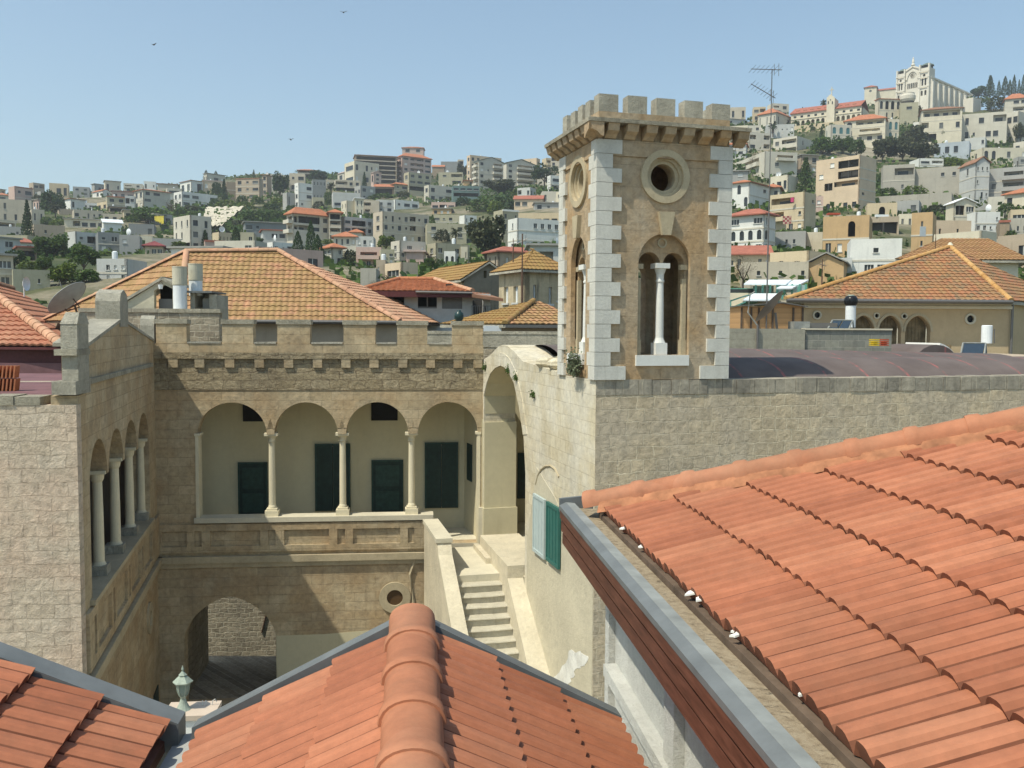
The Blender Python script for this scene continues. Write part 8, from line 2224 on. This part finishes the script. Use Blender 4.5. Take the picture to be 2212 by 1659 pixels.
def basilica():
    xa, ya = zz('6', 400, 700); xb = zz('6', 870, 700)[0]; Y = 400.0
    p = at(xa, ya, Y); F0 = Frame(p.x, p.y, rad(-48), p.z); R = thing('basilica', 'white hilltop basilica with two blunt towers, rose window and long buttressed nave', 'basilica', F0.o, F0.a)
    X = lambda x, y=450: F0.hit(*zz('6', x, y))[0]; Z = lambda x, y: F0.hit(*zz('6', x, y))[1]
    Wd = X(875); H = (Z(400, 250) + Z(400, 250)) / 2
    t1 = X(530) ; t2 = X(725); m = M['basil']
    def tower(x0, x1, zt):
        hs = []; w = x1 - x0
        for f in (.34, .62): hs.append(archpoly(x0 + w * f, w * .085, zt * .40, zt * .62, w * .085, 6))
        hs.append(circpoly(x0 + w * .48, zt * .75, w * .13, 14))
        for f in (.3, .65): hs.append(archpoly(x0 + w * f, w * .1, zt * .06, zt * .2, w * .1, 6))
        q = MB(); q.plate([(x0, -6), (x0, zt), (x1, zt), (x1, -6)], hs, -.6, 0); q.box(x0 + .01, .01, -6, x1 - .01, w, zt); q.build('tower_wall', m, R)
        q = MB(); q.box(x0 + .1, -.06, zt * .05, x1 - .1, -.02, zt * .9); q.build('window_shade', M['dark2'], R)
        for fx in (x0, x1 - w * .14): 
            q = MB(); q.box(fx, -1.0, -6, fx + w * .14, -.61, zt * 1.0); q.box(fx, -1.0, zt, fx + w * .14, w * .1, zt * 1.13); q.build('buttress', m, R)
        for zc in (.34, .66, .86): q = MB(); q.box(x0 - .1, -1.15, zt * zc, x1 + .1, -1.01, zt * zc + .4); q.build('string_course', m, R)
        q = MB(); q.box(x0 + w * .15, .2, zt + .01, x1 - w * .15, w * .9, zt * 1.10); q.build('belfry', M['dark2'], R)
        q = MB(); q.box(x0 - .2, -1.2, zt * 1.13, x0 + w * .2, .2, zt * 1.135)
        c = (x0 + w / 2, w / 2, zt * 1.105); q = MB(); q.lathe([(w * .62, 0), (w * .5, .5), (w * .25, 1.1), (.1, 1.3)], c, 8); q.build('cap_roof', M['roof_green'], R)
    H1 = Z(470, 225) / 1.13 * 1.0; tower(0, t1, Z(460, 300) * 1.0); tower(t2, Wd, Z(790, 215))
    # gabled centre with rose window
    zc = Z(640, 180); zs = Z(540, 250); cx = (t1 + t2) / 2; w = t2 - t1
    hs = [circpoly(cx, Z(630, 320), w * .17, 18)] + [archpoly(cx + w * f, w * .045, Z(630, 500), Z(630, 430), w * .045, 6) for f in (-.32, -.19, -.06, .06, .19, .32)] + [archpoly(cx - w * .05, w * .2, 0, Z(610, 590), w * .2, 10)]
    q = MB(); q.plate([(t1 + .01, -6), (t1 + .01, zs), (cx, zc), (t2 - .01, zs), (t2 - .01, -6)], hs, -.1, .4); q.box(t1 + .02, 1.0, -6, t2 - .02, 6, zs); q.build('gable_front', m, R)
    q = MB(); q.box(t1 + .3, .5, 0, t2 - .3, .7, Z(630, 260)); q.build('window_shade', M['dark2'], R)
    q = MB(); q.arcband(cx, Z(630, 370), w * .36, w * .52, .7, -.5, -.11, 18); q.build('great_arch', m, R)
    q = MB(); q.ring(cx, Z(630, 320), w * .06, w * .08, -.05, .3, 12); q.ring(cx, Z(630, 320), w * .16, w * .2, -.2, .0, 20); [q.box(cx + math.cos(a) * w * .08 - .08, .0, Z(630, 320) + math.sin(a) * w * .08 - .08, cx + math.cos(a) * w * .15 + .08, .2, Z(630, 320) + math.sin(a) * w * .15 + .08) for a in [k * math.pi / 4 for k in range(8)]]; q.build('rose_window', m, R)
    for a, b in (((t1, zs), (cx, zc)), ((cx, zc), (t2, zs))): q = MB(); q.hexa(((a[0], -.5, a[1] - .5), (b[0], -.5, b[1] - .5), (b[0], .5, b[1] - .5), (a[0], .5, a[1] - .5)), ((a[0], -.5, a[1] + .2), (b[0], -.5, b[1] + .2), (b[0], .5, b[1] + .2), (a[0], .5, a[1] + .2))); q.build('gable_cornice', m, R)
    q = MB(); q.lathe([(.7, 0), (.9, .4), (.45, 1.0), (.55, 1.7), (.4, 2.6), (.2, 3.0), (.3, 3.3), (.1, 3.7)], (cx, 0, zc), 10); q.build('statue', m, R)
    # nave running back to the right
    r = ray(*zz('6', 1480, 560)); tx = r.x / r.y; c = F0.w(Wd, 0, 0); D = (tx * c.y - c.x) / (F0.n.x - tx * F0.n.y); D = max(30, min(110, D))
    zn = Z(960, 290); hn = zn * .88
    hs = [archpoly(D * (k + .7) / 8, 1.3, hn * .28, hn * .58, 1.6, 7) for k in range(7)]
    q = MB(); T_ = wtrans('R', Wd, D); q.T = T_; q.plate([(1, -10), (1, hn), (D, hn), (D, -10)], hs, .3, 1.0); q.T = None; q.box(2, 5, -8, Wd - 1.5, D, hn); q.build('nave_wall', m, R)
    for h in hs: q = MB(); q.T = T_; q.box(h[0][0], .8, h[0][1], h[-1][0], .9, hn * .68); q.build('window', M['tealglass'], R)
    for k in range(8): q = MB(); q.T = T_; x = D * (k + .2) / 8; q.box(x - .6, -1.2, -10, x + .6, .29, hn * .80); q.box(x - .5, -.5, hn * .8, x + .5, .29, hn * .93); q.build('buttress', m, R)
    q = MB(); q.T = T_; q.box(.5, -.3, hn + .01, D, .9, hn + .7); q.build('nave_cornice', m, R)
    q = MB(); q.face(((Wd, 3, hn + .3), (Wd, D, hn + .3), (Wd / 2, D, hn + 5), (Wd / 2, 3, hn + 5))); q.face(((0, 3, hn + .3), (0, D, hn + .3), (Wd / 2, D, hn + 5), (Wd / 2, 3, hn + 5))); q.build('nave_roof', M['roof_pink'], R)
    q = MB(); q.lathe([(6, -8), (6, hn * .8), (6.4, hn * .82), (3, hn * .95), (.2, hn * 1.05)], (Wd - 3, D + 2, 0), 10); q.build('apse', m, R)
    q = MB(); q.T = T_; q.box(D * .74, -5, -10, D * .92, .28, hn * .55); q.build('side_chapel', m, R)
M['basil'] = plaster('white basilica stone', (0.66, 0.62, 0.53), 0.08, (0.4, 0.37, 0.3), 0.3, scale=0.3)
basilica()

def round_tower():
    x, y = zz('6', 550, 960); Y = depth_on_ground(x, y); c = at(x, y, Y); k = Y / FP * .8848 * .1718; R = thing('round_tower_house', 'round pale tower house with two overhanging curved balconies below the basilica', 'house', c)
    r = 92 * k; h = lambda yy: (960 - yy) * k
    mb = MB(); mb.lathe([(r * .95, -4), (r * .95, h(800)), (r * 1.12, h(770)), (r * 1.12, h(735)), (r * .9, h(730)), (r * .9, h(700)), (r * 1.1, h(670)), (r * 1.1, h(625)), (r * .95, h(600)), (r * .95, h(585))], (0, 0, 0), 26); mb.build('wall', M['h_pale'], R)
    q = MB(); q.lathe([(r * .92, h(731)), (r * .92, h(701))], (0, 0, 0), 26); q.build('window_band', M['dark2'], R)
round_tower()

def extras():
    # blue awning and coloured bits that catch the eye
    def patch(z, x0, y0, x1, y1, Y, lab, nm, cat, mat, th=.25, ang=0.0, lift=0.0):
        a = at(*zz(z, x0, y1), Y); F = Frame(a.x, a.y, ang); w = F.X(zz(z, x1, y1)[0], py=zz(z, x1, y1)[1]); z0 = F.Z(*zz(z, x0, y1)); z1 = F.Z(*zz(z, x0, y0))
        T = fthing(nm, lab, cat, F); mb = MB(); mb.hexa(((0, 0, z0), (w, 0, z0), (w, th, z0), (0, th, z0)), ((0, lift, z1), (w, lift, z1), (w, th + lift, z1), (0, th + lift, z1))); mb.build(nm + '_cloth', M[mat], T)
    Yp = HS['tall pinkish beige apart'][4].o.y - 1.5
    patch('5', 1620, 1215, 2040, 1295, Yp, 'long faded blue awning on the tall pinkish beige apartment house', 'awning', 'awning', 'awnblue', .1, rad(-38), .9)
    Ys = HS['sand coloured house with'][4].o.y - 1.0
    patch('7', 880, 745, 1000, 860, Ys - 3.5, 'patterned dark red rug hanging from a sand coloured balcony, right', 'rug', 'rug', 'rug', .04, rad(-30))
    patch('7', 990, 480, 1035, 545, Ys - 2.5, 'pink cloth drying on the balcony above the rug', 'laundry', 'laundry', 'pinkcloth', .04, rad(-30))
    patch('7', 1535, 695, 1700, 720, HS['ochre stone building wit'][4].o.y + 4, 'red plastic sheeting on the roof of the ochre arch building', 'plastic_sheet', 'sheet', 'redplastic', 1.0)
    patch('8', 110, 1068, 290, 1104, HS['tan stone house with a d'][4].o.y - .5, 'white arched canopy in front of the blind arch niche', 'canopy', 'canopy', 'tank', .6)
    patch('8', 735, 1240, 815, 1380, 92, 'pale blue sheet hanging beside the peach stone house, right', 'laundry', 'laundry', 'h_blue', .1)
    # rooftop water tanks and dishes
    rr = random.Random(21); k = 0
    for key, (R, Wd, D, H, F) in list(HS.items()):
        if not R['label'] or rr.random() < .45: continue
        lab = R['label']; base = ' '.join(lab.split()[:8]).rstrip(',')
        if any(w in lab for w in ('wall', 'shed', 'hut', 'roof ', 'gable', 'roofs', 'parapet', 'porch', 'niche')) and 'flat' not in lab: continue
        if len(R.children) == 0: continue
        if any(ch.name.startswith('roof') and ch.dimensions.z > 1.2 for ch in R.children): continue
        k += 1
        p = F.w(rr.uniform(.2, .8) * Wd, D * .4, H - .42); s = rr.uniform(.9, 1.2)
        T = thing('rooftop_tank', 'white water tank on the ' + base.replace('the ', ''), 'water tank', p, rr.uniform(0, 6), 'rooftop water tanks on the hillside houses')
        if k % 3:
            mb = MB(); mb.lathe([(.25 * s, .3), (.26 * s, 1.1 * s), (.15, 1.18 * s)], (0, 0, 0), 10); mb.build('cylinder', M['tank'], T)
            mb = MB()
            for a in (0, 2.1, 4.2): mb.box(.2 * math.cos(a) - .03, .2 * math.sin(a) - .03, 0, .2 * math.cos(a) + .03, .2 * math.sin(a) + .03, .31)
            mb.build('stand', M['steel'], T)
        else:
            T.name = 'rooftop_dish'; T['label'] = 'white satellite dish on the ' + base.replace('the ', ''); T['category'] = 'dish'; T['group'] = 'satellite dishes on the hillside houses'
            mb = MB(); mb.lathe([(.03, 0), (.4, .08), (.62, .2)], (-.2, 0, 1.2), 14, 'x', cap=False); mb.build('reflector', M['tank'], T); mb = MB(); mb.tube([(0, 0, 0), (-.1, 0, 1.2)], .04, 5); mb.build('post', M['steel'], T)
M['awnblue'] = flatmat('faded blue awning', (0.10, 0.17, 0.22), 0.8, var=0.2, scale=2)
M['pinkcloth'] = flatmat('pink cloth', (0.5, 0.06, 0.15), 0.9)
def rugmat():
    m, t, b = newmat('patterned rug'); ov = objvec(t)
    w = nd(t, 'ShaderNodeTexChecker'); w.inputs['Scale'].default_value = 3.0; t.links.new(ov, w.inputs[0]); w.inputs[1].default_value = (.22, .03, .04, 1); w.inputs[2].default_value = (.45, .33, .25, 1)
    t.links.new(w.outputs[0], b.inputs[0]); return m
M['rug'] = rugmat()
extras()

# ------------------------------------------------------------------ hillside trees
TREES = """
1 round dark 590 870 245 600 big dark round tree on the left skyline behind a palm
1 palm olive 640 850 400 640 large drooping palm in front of the dark round tree at left
1 con dark 285 465 370 930 tall dark conical tree against the beige building at far left
1 round mid 470 900 850 1210 wide mid green tree at left, uppermost of the green clump
1 round mid 960 1310 960 1330 dark blue green tree beside the light grey two storey house
1 round bright 680 1040 1215 1560 bright green tree behind the satellite dish, left of two
1 round mid 1020 1310 1310 1530 green tree behind the satellite dish, right of two
1 round bright 10 230 950 1110 small bright tree beside the red roofed white house at far left
1 round dark 60 330 1040 1300 dark shady tree above the two storey beige house at far left
1 bush bright 260 500 1200 1330 yellow green bush left of the green clump, far left
1 round mid 500 700 1150 1380 dark tree low in the green clump at left
1 bush mid 560 700 600 700 small round bush beside the beige annex at far left
1 bush bright 690 890 640 740 yellow green hedge below the left palm
1 round mid 1800 2190 460 720 broad dark tree below the four storey pale corner block
1 bush mid 1700 1880 570 690 loose bush left of the broad dark tree
1 bush bright 1330 1600 1070 1150 bright hedge above the light grey two storey house
1 bush olive 440 600 300 460 dark scrub on the left skyline beside the pink block
1 round dark 850 1060 360 500 small dark tree behind the brown roofed white house
2 cyp dark 1088 1162 195 330 left cypress of the pair on the skyline
2 cyp dark 1222 1292 205 325 right cypress of the pair on the skyline
2 cyp dark 1752 1785 185 300 single thin cypress above the tan apartment
2 round dark 1215 1320 350 560 dark round tree left of the tall conifer beside the peach house
2 con dark 1310 1430 310 620 tall dark conifer right of the peach house
2 round dark 2020 2225 225 560 dark leaning round tree before the pale skyline house
2 bush mid 1180 1310 570 690 dark bush at the right foot of the white complex
2 bush mid 1540 1670 535 650 round bush before the tan apartment, left
2 bush mid 1745 1880 545 650 round bush before the tan apartment, right
2 bush olive 820 1040 670 780 olive bushes below the bright white complex
2 bush mid 700 860 700 830 scrubby bush left above the big grey sided apartment
2 bare dry 560 760 560 800 bare grey tree between the pale block and white complex
2 bush bright 1300 1540 600 700 bright grass clump above the pale quarry slope
2 bush bright 1560 1760 620 720 flowering bush clump above the pale quarry slope
2 bush mid 1900 2100 640 760 green bush on the slope right of the quarry
2 bush bright 2000 2180 570 680 yellow green bush near the white three storey house
2 bush mid 1620 1900 740 900 dark green bush patch right of the quarry slope
2 bush olive 1450 1700 860 980 olive bush patch low on the quarry slope
2 bush mid 1900 2180 740 880 green bush patch above the dark grey shed
2 con dark 1040 1185 1000 1290 dark cypress left of the pink eave house
2 cyp dark 1450 1612 965 1300 thick dark cypress before the olive beige block
2 round bright 660 900 1160 1290 bright green tree behind the yellow roof ridge
2 round mid 1780 1900 1100 1240 small green tree right of the olive beige block
3 palm olive 1090 1215 505 760 shaggy palm before the plain beige block, centre left
3 con dark 1550 1655 385 720 dark narrow conifer right of the long stilted row
3 cyp dark 615 795 1185 1640 leftmost of the three tall cypresses before the villa
3 cyp dark 800 965 1045 1620 middle and tallest of the three cypresses before the villa
3 cyp dark 875 1070 1235 1680 rightmost and broadest of the three cypresses before the villa
3 palm mid 660 810 1030 1240 palm in front of the large orange roofed villa
3 round dark 870 1090 360 520 dark round tree beside the orange pavilion roof
3 round bright 1790 1995 1235 1440 pale green tree before the rounded beige apartment block
3 bush mid 1690 2010 680 760 hedge below the dormered orange roof
3 bush olive 2060 2212 640 740 olive bush below the orange hip roof house
3 bush mid 540 700 830 960 bush left of the white three storey house
3 bush olive 920 1050 780 880 dark bush below the dark green grey wall
3 bush mid 1060 1180 640 830 bluish bush under the shaggy palm
3 bush bright 1040 1180 1290 1360 small bright bush right of the cypresses
3 bush bright 1560 1680 620 740 light green bush at the foot of the narrow conifer
3 bush olive 1320 1500 1430 1640 dark shrubbery below the orange lookout, centre
4 pine dark 1800 2105 325 600 big dark umbrella pine left of the bell tower
4 round olive 1000 1430 930 1560 big dark eucalyptus in the centre of the hillside
4 round olive 1220 1560 490 700 loose grey green tree before the green roofed blocks
4 bush mid 1030 1260 740 900 bright bush slope centre, left part
4 bush bright 1240 1420 770 920 bright bush slope centre, right part
4 bush dark 840 1020 720 860 dark bush below the long green grey hall
4 bush dark 1310 1570 690 880 dark bushes left of the long red roof house
4 bush bright 1550 1700 610 720 green bush below the right green roofed block
4 cyp mid 490 600 950 1260 ragged dark green column tree beside the rounded apartment
4 bush olive 590 760 1130 1270 olive hedge below the terrace wall house, centre
4 palm olive 730 940 1080 1330 fallen fronded palm left of the eucalyptus
4 palm dark 1745 1840 705 830 small dark palm before the long red roof house
4 round mid 450 580 1480 1640 green tree above the orange veranda roof, left
4 bush mid 590 700 1500 1620 green bush above the orange veranda roof, right
4 bush bright 1720 1900 1540 1650 bright bush below the old tan stone house
4 bush mid 830 930 1370 1500 bush before the two storey olive house
4 round olive 860 990 290 520 grey green tree left of the tall peach slab
M bare dry 60 300 540 720 bare grey tree behind the orange veranda roof
M bare dry 200 420 470 560 second bare grey tree behind the orange veranda roof
5 palm dark 1400 1510 355 660 tall palm before the monastery chapel
5 palm dark 1120 1225 465 690 second palm before the monastery arcade
5 palm dark 670 810 665 880 stout palm below the monastery corner
5 con dark 1385 1470 745 940 dark cypress right of the white sided cube house
5 cyp dark 1510 1550 530 720 slim cypress below the monastery chapel
5 con mid 1075 1320 1180 1690 big open conifer left of the tall pinkish apartment house
5 round mid 1290 1620 900 1170 dark garden tree below the villa, leftmost
5 round mid 1600 1860 880 1150 dark garden tree below the villa, second
5 round mid 1820 2030 930 1180 green garden tree behind the blue awning house
5 round mid 150 320 690 860 dark tree on the skyline right of the bell tower
5 round olive 150 340 900 1160 grey green tree beside the bell tower cornice
5 bush mid 1270 1345 750 815 small round bush on the monastery terrace
5 bare dry 380 520 1110 1400 bare branched tree before the balcony terraces, right of the bell tower
5 bush bright 590 720 1270 1350 small bright bush on the balcony terrace
5 bush mid 1200 1340 1090 1240 bush at the left of the tall pinkish apartment
5 cyp dark 1770 1830 480 600 slim dark tree before the monastery wing
6 con dark 790 930 520 710 dark fir at the foot of the basilica tower
6 con dark 1640 1810 310 640 largest dark fir right of the basilica
6 cyp dark 1820 1880 385 620 small cypress right of the largest fir
6 cyp dark 1890 1985 325 610 tall cypress, left of the skyline row at far right
6 cyp dark 1970 2040 375 610 shorter cypress in the skyline row at far right
6 cyp dark 2030 2100 305 610 tallest middle cypress in the skyline row at far right
6 cyp dark 2115 2160 370 600 thin cypress in the skyline row at far right
6 cyp dark 2165 2225 305 600 last cypress of the skyline row at the right edge
6 round dark 1470 1660 465 640 dark round tree between the basilica and the firs
6 bush mid 740 1000 640 740 shrubs on the bank below the basilica, left
6 bush bright 1000 1300 620 720 shrubs on the bank below the basilica, right
6 bush mid 1230 1500 620 760 green bank below the nave
6 bush bright 1500 1740 620 740 yellow green bank below the firs
6 bush olive 1700 1940 610 800 olive scrub bank left of the right edge house
6 bush olive 660 760 740 960 ivy covered slope behind the round tower house
6 round olive 500 800 1020 1320 dark garden tree beside the blank white wall block
6 palm mid 220 400 1150 1420 palm among the villa garden trees, left
6 round olive 60 350 1200 1520 olive garden tree behind the ruined house, left
6 round olive 330 640 1180 1530 dark garden tree behind the ruined house, middle
6 round olive 600 950 1250 1540 brownish garden tree behind the ruined house, right
6 round mid 960 1110 1080 1260 small tree before the brown roofed house, left
6 round mid 1090 1240 1050 1240 small tree before the brown roofed house, right
6 bush bright 960 1340 1490 1640 bright bush strip below the stilted clad house
6 round olive 2080 2240 980 1270 olive tree at the right edge beside the wide pale house
7 bare dry 110 520 1300 1720 bare brown tree right of the bell tower, lower
7 bush dark 1670 1790 1420 1560 small round shrub left of the bright white house
7 bush dark 920 1050 1060 1200 dark green vine clump on the roof left of the ochre building
8 bush bright 500 780 655 800 bright yellow green bush on the terrace, right hillside
8 round mid 945 1130 560 760 small round tree on the stone terrace, right hillside
8 bush mid 140 380 690 810 green hedge below the ruined house
8 bush mid 1120 1290 420 520 green bush on the upper terrace beside the grey gable
8 bush mid 1150 1290 640 780 dark bush left of the grey gabled house
8 bush olive 810 1190 930 1060 olive shrubbery beside the cream pediment house
8 bush mid 1870 2060 900 1030 shrub below the grey apartment house, left
8 bush mid 2030 2260 950 1120 shrub below the grey apartment house, right edge
8 bush mid 1930 2100 1290 1420 green bush beside the little brown hut
8 bush mid 90 200 480 640 small bush left of the ruined house
8 bush bright 1060 1300 270 420 yellow green bush below the stilted clad house, right
"""
def build_trees():
    for ln in TREES.strip().split('\n'):
        f = ln.split(' ', 7); z, kind, leaf = f[:3]; x0, x1, y0, y1 = [float(q) for q in f[3:7]]; lab = f[7]
        px, py = zz(z, (x0 + x1) / 2, y1); Y = depth_on_ground(px, py)
        if z == 'M': Y = min(Y, 70)
        c = at(px, py, Y); top = at(px, zz(z, 0, y0)[1], Y); w = (zz(z, x1, 0)[0] - zz(z, x0, 0)[0]) / FP * Y
        h = top.z - c.z
        if kind == 'palm': w = min(w, h * .62)
        tree(kind, leaf, c, w * (1.12 if kind in ('round', 'pine', 'bush') else 1.05), h, lab)
build_trees()

# pale quarry slope, scrub and the yellow flowered patch lie on the hill
def ground_patch(name, pts, Z_, lift, mat, n=14, kind='structure'):
    """a sheet that follows the hillside inside a quadrilateral"""
    q = [zz(Z_, *p) for p in pts]; mb = MB(); rows = []
    for i in range(n + 1):
        row = []
        for j in range(n + 1):
            u, v = i / n, j / n
            a = [(q[0][k] * (1-u) + q[1][k] * u) * (1-v) + (q[3][k] * (1-u) + q[2][k] * u) * v for k in (0, 1)]
            Y = depth_on_ground(*a); p = at(a[0], a[1], Y); row.append(mb.vt((p.x, p.y, p.z + lift + .25 * math.sin(i * 2.1 + j * 1.7))))
        rows.append(row)
    for a, b in zip(rows, rows[1:]):
        for k in range(n): mb.fi((a[k], a[k+1], b[k+1], b[k]))
    tag(mb.build(name, mat, smooth=True), kind=kind)
ground_patch('quarry_slope', [(1060, 1010), (1330, 1010), (1640, 735), (1120, 745)], '2', 1.3, M['quarry'] if 'quarry' in M else M['h_rock'])
ground_patch('flowered_field', [(2090, 790), (2212, 850), (2212, 720), (2085, 690)], '1', 2.6, M['flower'])

def scrub():
    rr = random.Random(77); mb = MB(); 
    n = 0
    while n < 15000:
        t = rr.uniform(-.64, .64); Y = 62 + 480 * rr.random() ** .8; X_ = t * Y
        cl = math.sin(X_ * .045 + 1.3 * math.sin(Y * .02)) + math.sin(Y * .06 + X_ * .03) + .8 * math.sin(X_ * .13 + Y * .09)
        if cl < rr.uniform(-.8, 1.2): continue
        z = ground_z(X_, Y); s = rr.uniform(.35, 1.0) * (1 + Y / 500)
        for k in range(3):
            c = Vector((X_ + rr.gauss(0, .8), Y + rr.gauss(0, .8), z + rr.uniform(-.4, .9) * s)); d = Vector((rr.gauss(0, 1), rr.gauss(0, 1), rr.gauss(0, 1))).normalized(); e = d.orthogonal().normalized() * s * .5; d = d.cross(e).normalized() * s * .55
            mb.face((c - d, c + e, c + d, c - e))
        n += 1
    o = mb.build('hillside_scrub', M['leaf_mid']); tag(o, 'loose green scrub and weeds covering the open ground between the hillside houses', 'scrub', kind='stuff')
scrub()

def haze():
    mb = MB(); mb.box(-1000, -70, -3, 1000, 1900, 330)
    m = bpy.data.materials.new('thin haze'); m.use_nodes = True; t = m.node_tree
    for n in list(t.nodes):
        if n.type == 'BSDF_PRINCIPLED': t.nodes.remove(n)
    v = t.nodes.new('ShaderNodeVolumePrincipled'); v.inputs['Density'].default_value = HAZE; v.inputs['Color'].default_value = (0.92, 0.96, 1.0, 1); v.inputs['Anisotropy'].default_value = 0.2
    t.links.new(v.outputs[0], t.nodes['Material Output'].inputs['Volume'])
    o = mb.build('haze', m); tag(o, 'thin pale haze softening the distant hillside', 'haze', kind='stuff')
HAZE = 0.00035
if HAZE: haze()
